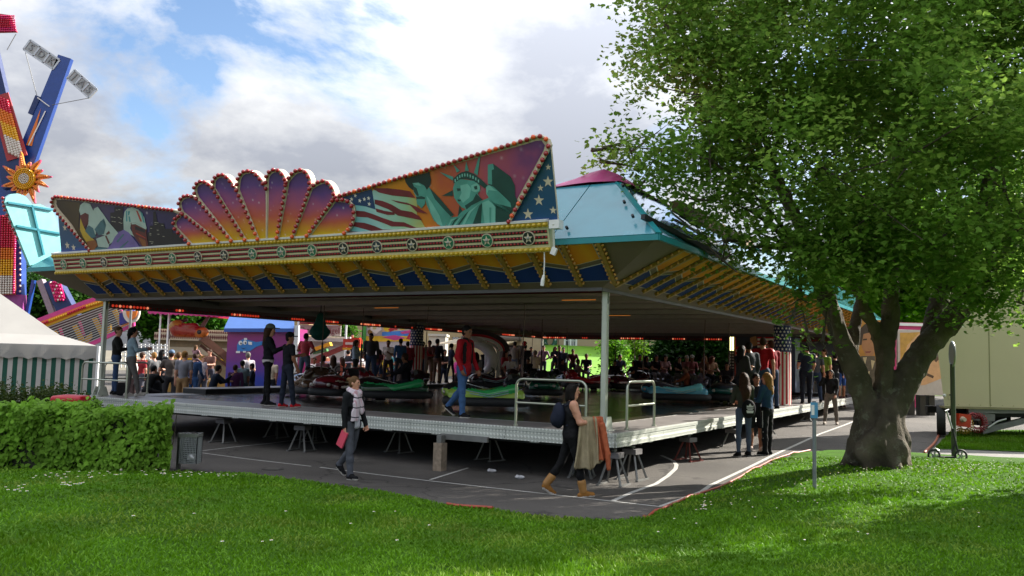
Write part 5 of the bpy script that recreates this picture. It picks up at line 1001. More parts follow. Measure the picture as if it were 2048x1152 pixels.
for px, hy, Y, fc, lb, tp, bt, sk, hr, sty, sl, lg, ip, cp_ in LG:
    T = on_y(px, hy, Y); g = gz(T[0], T[1]); h = T[2] - g; h = max(1.0, min(1.95, h)); rr, Jx = person('person', lb, (T[0], T[1], T[2] - h), fc, h, idle[ip], tp, bt, '#2a2624', sk, hr, sty, sl, lg, cap_=cp_ or None, **gk)
    if 'carrying' in lb:
        c = to_world(rr, Jx['neck']); person('person', 'small girl in pink top riding on a man\'s shoulders', c + (0, 0, .05), 15, .95, dict(sit=True, base=.83, ll=(1.2, 1.6), rl=(1.2, 1.6), lean=.15, ra=(.6, .1, .8, .3), la=(.6, .1, .8, .3)), '#a07a80', '#a08088', '#6a5a5a', 'light', 'lbrown', 'long', 1, 'long', **gk)
for px, hy, Y, fc, lb, tp, bt, hr, sty in ((321, 742, 26, 300, 'woman with long brown hair in black crouching with a white baby wrap', '#15161c', '#17181e', 'brown', 'long'), (297, 728, 25.5, 10, 'person in black sitting at the deck edge behind the rails', '#111214', '#141518', 'black', 'short'), (425, 730, 26, 60, 'man in navy shirt sitting on the low step', '#1b2334', '#20242e', 'dark', 'short')):
    T = on_y(px, hy, Y); person('person', lb, (T[0], T[1], T[2] - .88), fc, 1.72, dict(sit=True, base=.83, ll=(1.6, 1.9), rl=(1.45, 1.8), lean=.35, ra=(.9, .1, 1.4, .4), la=(.7, .1, 1.0, .4)), tp, bt, '#1a1a1c', 'light', hr, sty, 2, 'long', res=.026, group='fairgoers beyond the left side of the ride')
# seated row along the far edge
s = MB(); s.bx(-8.0, -1.3, LN - .3, LN - .02, ST + .36, ST + .44); 
for x in (-7.6, -5.5, -3.4, -1.6): s.bx(x - .04, x + .04, LN - .2, LN - .12, ST, ST + .36)
s.build('back_bench', M('bench_wood', (.15, .1, .07), .6, 0, .2), ride)
SEAT = [(1174, 702, 'woman in navy top seated at the far left end of the back bench', '#24283a', 'brown', 'short', '#3a4050'), (1238, 706, 'man in blue shirt seated alone on the back bench', '#3a4560', 'dark', 'short', '#6a6a70'), (1279, 708, 'person in black seated right of the blue shirted man', '#15161a', 'dark', 'short', '#4a4a50'), (1292, 711, 'second dark figure leaning in on the back bench', '#1b1a1e', 'dark', 'long', '#2a2a30'), (1312, 709, 'girl in dark hoodie on the back bench', '#241a20', 'dark', 'long', '#77747a'), (1329, 707, 'girl in pale pink t-shirt seated on the back bench', '#a07c80', 'dark', 'long', '#55505a'), (1357, 713, 'boy in black t-shirt sitting cross-legged', '#17181c', 'brown', 'short', '#5a564e'), (1373, 712, 'girl in pink stripes beside the man with the white cap', '#9a6a70', 'brown', 'short', '#7a6a70'), (1383, 705, 'man with white cap and pink shirt on the back bench', '#9a5a5c', 'brown', 'short', '#6a6068'), (1407, 708, 'blonde girl with long hair on the back bench', '#7a5a50', 'blonde', 'longloose', '#8a8a9a'), (1421, 707, 'red-haired girl in peach top on the back bench', '#b08a6a', 'red', 'longloose', '#1c1c22')]
for px, hy, lb, tp, hr, sty, bt in SEAT:
    r = on_front(px, hy, LN - .2); z = ST + .44; person('person', lb, rw(r[0], LN - .22, z), 175 + random.uniform(-15, 15), max(1.3, min(1.85, (r[2] - z) / .93 * 1.75)), dict(sit=True, base=.83, ll=(1.35, 1.35), rl=(1.4, 1.5), lean=.12, ra=(.5, .12, .9, .4), la=(.5, .1, .9, .4)), tp, bt, '#2a2628', random.choice(('light', 'tan')), hr, sty, 1, 'long', fem='long' in sty, cap_='#b5b0aa' if 'white cap' in lb else None, res=.028, group='spectators seated on the back bench')
# further fairgoers seen between the people on the left walkway
FAR = [(545, 716, 30, 'child in cream top just right of the purple booth painting', '#a89a88', 'dark'), (575, 720, 32, 'person in dark green shirt beside the purple booth edge', '#24382c', 'brown'), (597, 700, 38, 'woman in blue jacket by the booth side panel', '#2a4a70', 'blonde'), (630, 716, 33, 'child in white vest behind the brown bumper car', '#b0aaa6', 'brown'), (655, 704, 39, 'man in khaki shirt below the snack stand board', '#5a5238', 'dark'), (683, 715, 34, 'woman in coral top in front of the fire engine ride', '#a0523c', 'brown'), (697, 700, 40, 'man in black polo at the snack stand corner', '#1a1a1e', 'dark'), (727, 706, 37, 'woman in white dress behind the grey jacketed woman', '#b4aeae', 'brown'), (768, 708, 36, 'boy in yellow shirt in front of the duck race booth', '#b09a30', 'dark'), (789, 702, 38, 'person in teal sweater below the painted balloons', '#2a5a5c', 'brown'),
    (808, 706, 37, 'man in striped grey shirt below the painted panel', '#55555c', 'grey'), (830, 704, 39, 'woman in violet top right of the duck race booth', '#5a3a6a', 'dark'), (868, 706, 38, 'person in white shirt before the white kiosk', '#aaa6a0', 'blonde'), (888, 700, 39, 'person in black under the pale parasol', '#18181c', 'dark'), (918, 712, 36, 'child with pink swim ring near the parasol', '#c03a78', 'brown'), (926, 704, 38, 'man in olive t-shirt right of the parasol', '#4a5030', 'brown'), (951, 706, 35, 'woman in grey cardigan near the white arch', '#6a6a6e', 'dark'), (985, 708, 37, 'child in light shirt inside the white arch', '#a8a4a4', 'blonde'), (1010, 702, 37, 'woman in red scarf right of the white arch', '#7a2028', 'brown'), (1021, 710, 36, 'man in white t-shirt bending at the trailer', '#b0a8a4', 'dark'), (1042, 704, 40, 'person in dark apron at the trailer hatch', '#22201e', 'dark'), (1072, 702, 40, 'man in cream jumper right of the trailer hatch', '#9a9078', 'grey')]
for i, (px, hy, Y, lb, tp, hr) in enumerate(FAR):
    T = on_y(px, hy, Y); g_h = gz(T[0], T[1]); h = max(1.1, min(1.95, T[2] - g_h)); person('person', lb, (T[0], T[1], T[2] - h), (i * 67) % 360, h, idle[i % 4], lighten(tp, 1.3), ('#23262e', '#2c3850', '#3a3430', '#55505a')[i % 4], '#1a1a1c', ('light', 'tan')[i % 2], hr, ('short', 'long')[int('woman' in lb)], 1, 'long', fem='woman' in lb, res=.032, group='distant fairgoers beyond the left walkway')
# ================================================================== BUMPER CARS
t = SDF((-.62, -1.0, .05), (.62, 1.05, 1.0), .021)
t.rbox((0, 0, .32), (1.0, 1.78, .3), .12, 0, .05); t.ell((0, .52, .48), (.42, .52, .17), 1, .06); t.ell((0, .86, .4), (.34, .2, .13), 0, .06); t.ell((0, -.62, .58), (.45, .28, .28), 1, .06)
for sd_ in (-1, 1): t.cap((sd_ * .43, -.62, .5), (sd_ * .42, .05, .36), .1, .09, 2, .05); t.cap((sd_ * .42, .05, .36), (sd_ * .34, .72, .42), .09, .1, 2, .05); t.cap((sd_ * .40, -.8, .62), (sd_ * .28, -.86, .72), .08, .06, 1, .06)
t.cut((0, -.1, .68), (.34, .46, .36), .02); V, F, mi = t.mesh(); me_car = npmesh('body', V, F, [M('car_a'), M('car_b'), M('car_c')], mi, True)
q = MB(); pts = []
for k in range(40):
    a = 2 * PI * k / 40; c, s_ = math.cos(a), math.sin(a); pts.append(np.array([.56 * math.copysign(abs(c) ** .55, c), .96 * math.copysign(abs(s_) ** .55, s_), .2]))
v, f = [], []
for k, p in enumerate(pts):
    n_ = p * (1, .75, 0); n_ /= np.linalg.norm(n_)
    for j in range(10): b = 2 * PI * j / 10; v.append(p + n_ * .075 * math.cos(b) + np.array([0, 0, .105 * math.sin(b)]))
for k in range(40):
    for j in range(10): f.append((k * 10 + j, ((k + 1) % 40) * 10 + j, ((k + 1) % 40) * 10 + (j + 1) % 10, k * 10 + (j + 1) % 10))
me_bump = npmesh('bumper', v, f, [M('bumper_rubber', (.02, .021, .022), .6, 0, .2)], None, True)
q = MB(); q.box((0, -.36, .4), (.72, .42, .1)); q.box((0, -.56, .62), (.72, .1, .42), 0, Matrix.Rotation(-.2, 3, 'X')); me_seat = q.mesh('seat', [M('seat_vinyl', (.02, .018, .018), .35, 0, .1)])
q = MB(); c = np.array([.0, .12, .74]); ring = [c + np.array([.16 * math.cos(a), .07 * math.sin(a), .13 * math.sin(a)]) for a in np.linspace(0, 2 * PI, 17)]; q.tube(ring, .015, 6); q.cyl(c, c + (0, .25, -.16), .02, n=6); q.cyl(c + (-.15, 0, 0), c + (.15, 0, 0), .012, n=5); me_wheel = q.mesh('steering_wheel', [m_black])
q = MB(); q.tube([(0, -.82, .7), (0, -.83, 1.5), (0, -.83, 1.52)], [.03, .028, .015], 8); q.tube([(0, -.83, 1.52), (0, -.86, ZI + .1 - DZ)], .012, 6); me_pole = q.mesh('pole', [M('pole_brown', (.09, .05, .04), .4, .3)])
q = MB(); q.ball((0, 0, 0), (.07, .04, .05), 8, 5); me_lamp = q.mesh('headlight', [M('lamp_glass', (.55, .5, .42), .08, .2, 0)])
q = MB()
for sd_ in (-1, 1): q.tube([(sd_ * .44, -.55, .56), (sd_ * .38, -.1, .47), (sd_ * .33, .35, .58), (sd_ * .2, .62, .66)], .008, 5)
me_trim = q.mesh('chrome_trim', [M('chrome', (.7, .7, .7), .12, 1, 0)])
def bumper_car(label, pos, face, cols, driver=None):
    t = thing('bumper_car', label, 'bumper car', pos, R_(-face), 'bumper cars on the drive floor')
    b = obj('body', me_car, t)
    for i, c in enumerate(cols): b.material_slots[i].link = 'OBJECT'; b.material_slots[i].material = M('carpaint_' + c.strip('#'), lighten(c, 1.35), .22, .0, .06, 4, coat=.7)
    obj('bumper', me_bump, t); obj('seat', me_seat, t); obj('steering_wheel', me_wheel, t); obj('pole', me_pole, t); obj('chrome_trim', me_trim, t)
    for s_ in (-1, 1): obj('headlight', me_lamp, t, (s_ * .26, .98, .4))
    return t
def drv(car, label, top, hair='dark', sty='short', sk='tan', dx=0, h=1.6, turn=0.0):
    P = to_world(car, (dx, -.33, .42)); person('person', label, P, -math.degrees(car.rotation_euler[2]), h, dict(sit=True, base=.83, ll=(1.35, .75), rl=(1.35, .75), lean=-.05, ra=(.75, .05, .5, .15), la=(.75, .05, .5, .15), turn=turn), top, '#23262e', '#141416', sk, hair, sty, 2 if sty == 'short' else 1, 'long', res=.026, group='drivers in the bumper cars')
def dk_(px, py): P = on_z(px, py, DZ - .005); return P
CARS = [('brown bumper car with an eye painted on its nose, leftmost of the cars', (622, 793), 330, ('#4a3322', '#3a2a20', '#5a4630'), None), ('maroon bumper car with a broad cream front band', (684, 797), 205, ('#3a0f14', '#5c1018', '#9a8f7c'), None),
    ('green and black bumper car driven by a lone young man', (786, 803), 255, ('#14331f', '#1c0d10', '#1f7a44'), ('young man in dark clothes driving the green and black bumper car', '#15161c', 'brown')), ('lime and green bumper car with swirls behind the man in red', (972, 819), 268, ('#7f9a3c', '#16181a', '#2e8c48'), None),
    ('black and crimson bumper car behind the lime green car', (992, 781), 280, ('#16161a', '#2a1518', '#4a1a20'), None), ('dark green bumper car facing the camera behind the handrail', (1085, 795), 178, ('#0f4a34', '#14201c', '#17553e'), None), ('red bumper car with white rear edge left of the corner post', (1172, 780), 80, ('#6f0f1a', '#7a1420', '#8c1c26'), ('person in pale t-shirt leaning forward in the red bumper car', '#9a7a74', 'dark')),
    ('dark red bumper car half hidden by the corner post', (1228, 779), 190, ('#3f0f14', '#4a1218', '#2a1416'), ('person in black in the dark red bumper car', '#17171b', 'dark')), ('light blue bumper car with violet stripe right of the small handrail', (1352, 806), 272, ('#3c7f96', '#2a2530', '#5aa0c8'), ('child in orange top riding in the light blue bumper car', '#8a4a30', 'brown')), ('dark teal bumper car at the right behind the girls', (1452, 806), 200, ('#12403c', '#15202a', '#155048'), ('girl with long hair in the dark teal bumper car', '#2a2026', 'dark')),
    ('black bumper car crowded between the blue and red cars', (1290, 775), 150, ('#18181c', '#23161a', '#2a2226'), ('girl in maroon jacket in the crowded black bumper car', '#4a1a1c', 'dark')), ('grey bumper car far back near the bench', (1400, 772), 210, ('#2c2e34', '#1c1a1e', '#3a3436'), ('child in red top in the grey bumper car far back', '#8a1a28', 'brown'))]
for lb, px, fc, cl, d in CARS:
    c = bumper_car(lb, dk_(*px), fc, cl)
    if d: drv(c, d[0], d[1], d[2], 'long' if 'girl' in d[0] else 'short', h=1.3 if 'child' in d[0] else 1.62)
    if 'eye' in lb:
        for s_ in (-1, 1): q = MB(); q.ball((s_ * .27, .74, .56), (.08, .05, .08), 10, 6, 0); q.ball((s_ * .28, .785, .565), (.04, .02, .04), 8, 5, 1); q.build('painted_eye', [m_white, m_black], c)
    if 'blue bumper' in lb or 'lime' in lb:
        q = MB()
        for s_ in (-1, 1):
            for z in (.36, .41): q.tube([(s_ * .525, -.5, z + .05), (s_ * .53, -.1, z - .05), (s_ * .5, .35, z + .02), (s_ * .42, .6, z + .08)], .014, 5)
        q.build('swirl_stripe', [M('swirl_pale', '#a8c8c8' if 'lime' in lb else '#8a6a9a', .2, 0, 0)], c)
# extra poles of cars hidden in the middle of the floor
for k, (px, py) in enumerate(((1050, 775), (1130, 776), (1255, 781), (1322, 777))):
    c = bumper_car(('far maroon bumper car behind the dark green one', 'far black bumper car near the man in lilac', 'far wine red bumper car right of the post', 'far navy bumper car in front of the bench')[k], dk_(px, py), (200, 160, 240, 120)[k], (('#3a1016', '#2a1014', '#4a1a1c'), ('#16171b', '#1c1c22', '#222026'), ('#4a0f1c', '#2a1018', '#38141c'), ('#161c30', '#14161c', '#1c2238'))[k])
    drv(c, ('person in black jacket in the far maroon bumper car', 'boy in grey top in the far black bumper car', 'girl in dark top in the wine red bumper car', 'girl in brown top in the far navy bumper car')[k], ('#17171c', '#3a3a40', '#1c1a22', '#3a2a26')[k], 'dark', 'long' if k > 1 else 'short')
# ================================================================== cashier booth and mural at the far right corner
def rpt(px, py, v): return on_front(px, py, v)
t = thing('cashier_booth', 'painted cashier booth with flag mural at the far right corner of the ride', 'booth', rw(-1.2, LN - 1.6, ST), -THETA)
def bl(px, py, v=LN - 2.0): r = on_front(px, py, v); return np.array([r[0] + 1.2, r[1] - LN + 1.6, r[2] - ST])
a, b = bl(1471, 674), bl(1560, 780)
MB().bx(a[0], b[0] + .6, a[1] - .0, a[1] + .9, 0, a[2]).build('booth_wall', M('booth_blue', '#3a4a68', .5, 0, .2, 3), t)
m_nav = M('booth_navy', '#141a2c', .5, 0, .2)
def bq(P, o): return [bl(*p) + (0, -o, 0) for p in P]
flat('mural_print', [(0, [bq([(1471, 674), (1560, 674), (1560, 700), (1471, 700)], .01)]), (1, [bq([(1471, y), (1500, y - 3), (1500, y + 2), (1471, y + 5)], .014) for y in (694, 704)]), (2, [bq([(1471, y), (1500, y - 3), (1500, y + 3), (1471, y + 5)], .013) for y in (699, 708)]), (3, [bq([(1480, 708), (1492, 705), (1497, 720), (1490, 728), (1480, 726)], .015)]), (1, [bq([(1515, y), (1560, y), (1560, y + 3), (1515, y + 3)], .014) for y in (674, 681, 688)]), (2, [bq([(1515, y), (1560, y), (1560, y + 4), (1515, y + 4)], .013) for y in (677, 684, 691)]), (4, [bq([(1500, 676), (1512, 672), (1516, 690), (1502, 694)], .015)])], [m_nav, m_fr, m_fw, M('mural_figure', '#b0a890', .5), M('mural_hat', '#a87a4a', .5)], t)
c0, c1 = bl(1459, 674), bl(1470, 674); zm = bl(1464, 702)[2]
q = MB(); q.bx(c0[0], c1[0], c0[1] - .05, c0[1] + .12, zm, c0[2], 0); q.build('lamp_pillar', [M('pillar_olive', '#5c6414', .5, 0, .1)], t)
for x in (.3, .72):
    for k in range(9):
        q = MB(); q.ball((c0[0] + (c1[0] - c0[0]) * x, c0[1] - .07, zm + .05 + (c0[2] - zm - .08) * k / 8), .035, 6, 4); q.build('pillar_lamp', [M('pale_lamp_lit', (1, .93, .45), .3, 0, 0, emit=.9)], t)
q = MB(); q.bx(c0[0], c1[0], c0[1] - .05, c0[1] + .12, 0, zm - .02); q.build('star_pillar', [m_black], t)
flat('pillar_stars', [(0, [star5(np.array([c0[0] + (c1[0] - c0[0]) * x, c0[1] - .056, zm - .1 - .12 * k]), .05, (1, 0, 0), (0, 0, 1)) for x in (.28, .73) for k in range(9)])], [m_fw], t)
q = MB(); q.bx(c1[0] + .01, c1[0] + .045, c1[1] - .06, c1[1] + .1, 0, c1[2]); q.build('red_edge', [M('red_edge_paint', '#b04a3a', .4)], t)
# ================================================================== FAIRGROUND BEYOND
# --- white and green striped tent
m_can = M('tent_canvas', (.36, .345, .32), .7, 0, .06, 1.2, .15, 4, trans=.25); m_gs = M('stripe_green', '#0a4a3a', .7, 0, .1, trans=.1); m_ws = M('stripe_white', (.45, .43, .4), .7, 0, .06, trans=.15)
A = on_y(197, 700, 29.0); cnr = np.array([A[0], 29.0]); ex = np.array([-.88, -.47]); ex /= np.linalg.norm(ex); ey = np.array([-.47, .88]); ey /= np.linalg.norm(ey); EZ = A[2]; SZ = 7.0
t = thing('marquee_tent', 'white pagoda marquee with green and white striped walls', 'tent', (cnr[0], cnr[1], gz(*cnr)))
def tp(a, b, z): p = ex * a + ey * b; return np.array([p[0], p[1], z - gz(*cnr)])
q = MB(); N_ = 10
def roofz(a, b): d = max(abs(a - SZ / 2), abs(b - SZ / 2)) / (SZ / 2); e = (1 - d) * SZ / 2; return EZ + .12 + min(e, 1.2) * .3 + max(0, e - 1.2) * .74
G_ = [i * SZ / 24 for i in range(25)]; v = [tp(a, b, roofz(a, b)) for b in G_ for a in G_]; f = [(j * 25 + i, j * 25 + i + 1, (j + 1) * 25 + i + 1, (j + 1) * 25 + i) for j in range(24) for i in range(24)]
obj('roof', npmesh('roof', v, f, [m_can], None, False), t)
def valance(P0, P1, parent, mat, zt, dz, n=60, amp=.07, per=.55, name='valance'):
    L_ = np.linalg.norm(np.array(P1) - np.array(P0)); v = []; f = []
    for i in range(n + 1):
        u = i / n; p = np.array(P0) * (1 - u) + np.array(P1) * u; w = .012 * math.sin(u * 40); v += [(p[0], p[1] + w, zt), (p[0], p[1] + w * 2, zt - dz + amp * abs(math.sin(PI * u * L_ / per)) - amp)]
        if i: f.append((2 * i - 2, 2 * i, 2 * i + 1, 2 * i - 1))
    return obj(name, npmesh(name, v, f, [mat], None, False), parent)
p0, p1, p2 = tp(0, -.03, EZ), tp(SZ, -.03, EZ), tp(-.03, SZ, EZ)
valance(p1, p0, t, m_can, p0[2] + .14, .42, 120); valance(p0, p2, t, m_can, p0[2] + .14, .42, 60)
n = int(SZ / .135)
for i in range(n):
    q = MB(); a, b = i * SZ / n, (i + 1) * SZ / n; w = .03 * math.sin(i * .9); q.prism([tp(a, .06 + w, gz(*cnr)), tp(b, .06 + .03 * math.sin(i * .9 + .9), gz(*cnr)), tp(b, .06, EZ), tp(a, .06, EZ)], (0, .012, 0)); q.build('wall_stripe', [m_gs if i % 2 else m_ws], t)
for a, b in ((0, 0), (3.0, 0), (SZ, 0), (0, SZ), (SZ, SZ)): p = tp(a, b, 0); MB().bx(p[0] - .04, p[0] + .04, p[1] - .04, p[1] + .04, 0, EZ).build('tent_pole', [m_white], t)
# --- spinning pendulum ride with sun emblem
YP = 47.0
def pp_(px, py, dy=0): return on_y(px, py, YP + dy)
m_blue = M('ride_blue', '#1d3f86', .35, 0, .12, 2, coat=.2); m_blued = M('ride_dark_blue', '#152a5c', .4, 0, .12); m_pink = M('ride_pink', '#c2397c', .4, 0, .12); m_yel = M('ride_yellow', '#d3a012', .4, 0, .1); m_ora = M('ride_orange', '#d8731c', .4, 0, .12); m_bul = M('cabochon_clear', '#d8a86a', .15, 0, .1); m_bulr = M('cabochon_red', '#c01c3c', .15, 0, .1); m_buly = M('cabochon_yellow', '#dba21c', .15, 0, .1); m_bulw = M('cabochon_white', '#cfc6ba', .15, 0, .1); m_bulp = M('cabochon_pink', '#d0246a', .15, 0, .1)
t = thing('pendulum_ride', 'tall blue pendulum thrill ride with yellow sun emblem and counterweight arms', 'fairground ride', (pp_(40, 600)[0], YP, gz(-25, YP)))
tl = np.array(t.location)
def g_(px, py, dy=0): return pp_(px, py, dy) - tl
def limb(name, A, B, wa, wb, th, mats, dy=0, mm=0):
    a, b = g_(*A, dy), g_(*B, dy); e = (b - a) / np.linalg.norm(b - a); n_ = np.array([e[2], 0, -e[0]]); k = YP / FPX / 2
    q = MB(); q.prism([a - n_ * wa * k, a + n_ * wa * k, b + n_ * wb * k, b - n_ * wb * k], (0, th, 0), mm); return q.build(name, mats, t), a, b, e, n_, k
limb('arm', (30, 372), (129, 113), 44, 28, .3, [m_blue]); a, b = g_(62, 318, -.04), g_(82, 218, -.04)
q = MB(); q.poly([g_(52, 278 + 12, -.03), g_(64, 292, -.03), g_(82, 216, -.03)]); o = q.build('arm_flash', [m_ora], t)
q = MB(); q.beam(g_(75, 195, -.05), g_(99, 213, -.05), .05, .05); q.beam(g_(57, 291, -.05), g_(91, 222, -.05), .03, .06); q.build('arm_seam', [m_white], t)
limb('arm_collar', (60, 228), (76, 192), 10, 12, .4, [m_blued], -.05)
limb('arm', (30, 372), (-40, 50), 50, 40, .4, [m_blued], -.3)
for i in range(26):
    u = i / 25; A = np.array([-4 + 30 * u, 196 + 114 * u])
    q = MB(); c_ = (m_bulr, m_ora, m_buly, m_bulw)[min(3, int(u * 4.2))]
    w_ = 15 + 1 * u
    for j in range(5): q.ball(g_(A[0] + (j - 2) * w_ / 2.5 + 6, A[1] + 3 * (j - 2), -.42), .1, 5, 3)
    o = q.build('cabochon_row', [c_], t); o['kind'] = 'stuff'
limb('cabochon_backing', (-2, 190), (34, 316), 38, 42, .06, [M('backing_red', '#9a2a2a', .5, 0, .1)], -.36)
def letter_wing(A, B, wpx, letters, front=False):
    a, b = g_(*A), g_(*B); e = (b - a); L_ = np.linalg.norm(e); e /= L_; n_ = np.array([-e[2], 0, e[0]]); k = YP / FPX; w = wpx * k; n3 = 3
    w0 = bpy.data.objects.new('counterweight_wing', None); link(w0, t)
    for i in range(n3):
        p = a + e * L_ * i / n3; r = a + e * L_ * (i + 1) / n3 - e * .04
        q = MB(); q.prism([p, r, r + n_ * w, p + n_ * w], (0, .05, 0)); q.build('letter_panel', [M('wing_back_grey', '#a2a4a4', .5, .1, .12, 2) if not front else M('wing_front_red', '#b02a3a', .5, 0, .12)], w0)
        if not front: o = text('letter', letters[i], w * .85, M('wing_letter_grey', '#7f8284', .5, .2, .1), w0, (p + r) / 2 + n_ * w / 2 + np.array([0, -.02, 0]), (PI / 2, -math.atan2(e[2], e[0]), 0), .03)
    q = MB()
    for u in (0, w): q.beam(a + n_ * u, b + n_ * u, .08, .1)
    for i in range(4): p = a + e * L_ * i / 3; q.beam(p, p + n_ * w, .08, .1)
    q.build('wing_frame', [M('wing_frame', '#b9bcbf', .4, .4)], w0); return w0
letter_wing((47, 99), (106, 139), 24, 'SDK'); letter_wing((134, 157), (178, 196), 24, 'JAS')
q = MB(); q.tube([g_(51, 105), g_(74, 192)], .02, 4); q.tube([g_(178, 196), (g_(104, 210))], .02, 4); q.tube([g_(32, 68), g_(14, 100)], .02, 4); q.build('stay_cable', [m_alu_d], t)
w0 = bpy.data.objects.new('counterweight_wing', None); link(w0, t)
MB().prism([g_(-40, 22), g_(20, 30), g_(34, 64), g_(-40, 66)], (0, .1, 0)).build('letter_panel', [M('wing_front_red', '#b02a3a', .5, 0, .12)], w0)
q = MB()
for i in range(12):
    for j in range(8): q.ball(g_(-12 + i * 3.6 + j * .5, 32 + j * 4.2, -.08), .06, 4, 3, 1 if 1 < j < 6 and i < 9 else 0)
o = q.build('wing_cabochons', [m_bulp, m_bulr], w0); o['kind'] = 'stuff'
limb('mast', (20, 600), (20, 330), 46, 44, .5, [m_blue], .3); limb('mast_foot', (19, 660), (20, 590), 50, 46, .5, [M('ride_violet', '#8a3a80', .4, 0, .12)], .25)
limb('mast_panel', (10, 590), (13, 430), 40, 30, .1, [M('panel_fire', '#9a3a22', .5, 0, .15)], -.06)
for i in range(34):
    u = i / 33; q = MB(); c_ = m_bulr if u < .42 else (m_ora if u < .44 else (m_ora if u < .55 else (m_buly if u < .78 else m_bulw)))
    for j in range(7): q.ball(g_(-4 + j * 5.2 + 4 * (1 - u), 433 + 153 * u, -.13), .075, 4, 3, 1 if j in (0, 6) else 0)
    o = q.build('cabochon_row', [c_, m_bulp], t); o['kind'] = 'stuff'
q = MB()
for i in range(14): q.ball(g_(40, 440 + i * 11, .2), .07, 4, 3)
q.build('mast_lamp_line', [m_bulw], t)['kind'] = 'stuff'
# sun emblem
sn = bpy.data.objects.new('sun_emblem', None); link(sn, t); ce = g_(50, 358, -.6); k = YP / FPX
for i in range(15):
    a = 2 * PI * i / 15 + .15; ln = (30 if i % 2 else 47) * k * (1 + .1 * math.sin(i * 2.1)); e = np.array([math.cos(a), 0, math.sin(a)]); n_ = np.array([-e[2], 0, e[0]]); r0 = 20 * k
    L_, R__ = [], []
    for u in np.linspace(0, 1, 7):
        wv = math.sin(u * 5) * .05 * 26 * k; w = (1 - u) ** .7 * 6.0 * k + .02; p = ce + e * (r0 + (ln - r0 + r0 * .3) * u) + n_ * wv; L_.append(p + n_ * w); R__.append(p - n_ * w)
    q = MB(); q.prism(L_ + R__[::-1], (0, .12, 0)); q.build('sun_ray', [grad_mat('sun_ray_paint', [(0, '#c0306a'), (.25, '#d8862c'), (.75, '#d8862c'), (1, '#c0306a')], axis=0)], sn)
    q = MB()
    for u in np.linspace(.05, .85, 7): p = ce + e * (r0 + (ln - r0) * u); q.ball(p + (0, -.03, 0), .065, 4, 3)
    q.build('ray_cabochons', [m_ora], sn)['kind'] = 'stuff'
ring = lambda r, y: [ce + np.array([r * math.cos(2 * PI * i / 24), y, r * math.sin(2 * PI * i / 24)]) for i in range(24)]
MB().prism(ring(22 * k, -.1), (0, .15, 0)).build('sun_disc', [m_yel], sn)
q = MB(); 
for r in (2, 5.5, 9, 12.5, 16, 19.5):
    for i in range(max(1, int(r * 1.9))): a = 2 * PI * i / max(1, int(r * 1.9)); q.ball(ce + np.array([r * k * math.cos(a), -.13, r * k * math.sin(a)]), .055, 4, 3, 0 if r < 11 else 1)
q.build('disc_cabochons', [m_bulw, m_buly], sn)['kind'] = 'stuff'
# legs and gondola
limb('strut', (78, 560), (108, 640), 12, 12, .4, [M('strut_mauve', '#8f7f88', .4, .3, .12)], .5); limb('strut', (66, 560), (48, 650), 6, 6, .2, [m_blue], .6); limb('leg', (100, 560), (140, 640), 30, 34, .6, [m_blued], .4); limb('leg_panel', (108, 562), (120, 600), 22, 20, .1, [m_bulp], .3)
q = MB()
for i in range(4):
    for j in range(6): q.ball(g_(101 + i * 5 + j * 2, 565 + j * 7, .24), .07, 4, 3, (i + j) % 3 == 0)
q.build('leg_cabochons', [m_bulp, m_bulw], t)['kind'] = 'stuff'
go = bpy.data.objects.new('gondola', None); link(go, t)
def gb(u, vv, dy=-1.5):   # u along the tilted gondola, vv down from its top edge, in photo-sized units at the ride's depth
    return g_(62 + 210 * u, 642 - 62 * u * (1 if u < .5 else 1) - (24 * max(0, u - .5)) + vv, dy)
def gp_(name, P, mats, th=.1, dy=-1.5): MB().prism([gb(*p, dy) for p in P], (0, th, 0)).build(name, mats, go)
gp_('roof_edge', [(0, 0), (.5, -10), (1.0, 0), (1.0, 7), (.5, -1), (0, 9)], [m_pink]); gp_('lamp_band', [(0, 9), (.5, -1), (1, 7), (1, 17), (.5, 9), (0, 20)], [m_ora]); gp_('yellow_line', [(0, 20), (.5, 9), (1, 17), (1, 21), (.5, 13), (0, 24)], [m_yel])
q = MB()
for i in range(46): u = i / 45; q.ball(gb(u, 14 - 10 * min(u, 1 - u) * 2, -1.62), .085, 4, 3, 0 if (i // 8) % 2 else 1)
q.build('band_cabochons', [m_buly, m_bulr], go)['kind'] = 'stuff'
gp_('floor_edge', [(.25, 88), (.98, 74), (.98, 82), (.25, 97)], [m_pink], .2)
gp_('back_panel', [(.08, 22), (1, 20), (.98, 76), (.22, 90)], [M('gondola_dark', '#2a2430', .5, 0, .2)], .1, -.6)
for i in range(13):
    q = MB(); A_, B_ = gb(.06 + .0 * i, 24 + i * 5.6), gb(.99, 22 + i * 4.4); q.beam(A_, B_, .04, .04); q.build('guard_bar', [m_alu], go)
for i in range(4):
    u = .22 + .19 * i; gp_('seat_chevron', [(u - .02, 34), (u + .015, 34), (u + .09, 68), (u + .16, 60), (u + .16, 72), (u + .07, 80)], [m_yel], .15, -1.2); gp_('seat_bar', [(u + .04, 30), (u + .06, 30), (u + .1, 60), (u + .08, 60)], [m_pink], .1, -1.1)
gp_('end_box', [(.84, 46), (.97, 45), (.96, 70), (.84, 68)], [M('end_box_blue', '#2a2a7a', .4, 0, .1)], .3, -1.7)
MB().prism([g_(262 + 17 * math.cos(a), 622 + (24 if math.sin(a) > 0 else 26) * math.sin(a), -1.9) for a in np.linspace(0, PI, 14)], (0, .15, 0)).build('end_shield', [m_bulw], go)
MB().prism([g_(263 + 11 * math.cos(a), 622 + 17 * math.sin(a), -2.0) for a in np.linspace(0, PI, 14)], (0, .05, 0)).build('shield_flame', [m_ora], go)
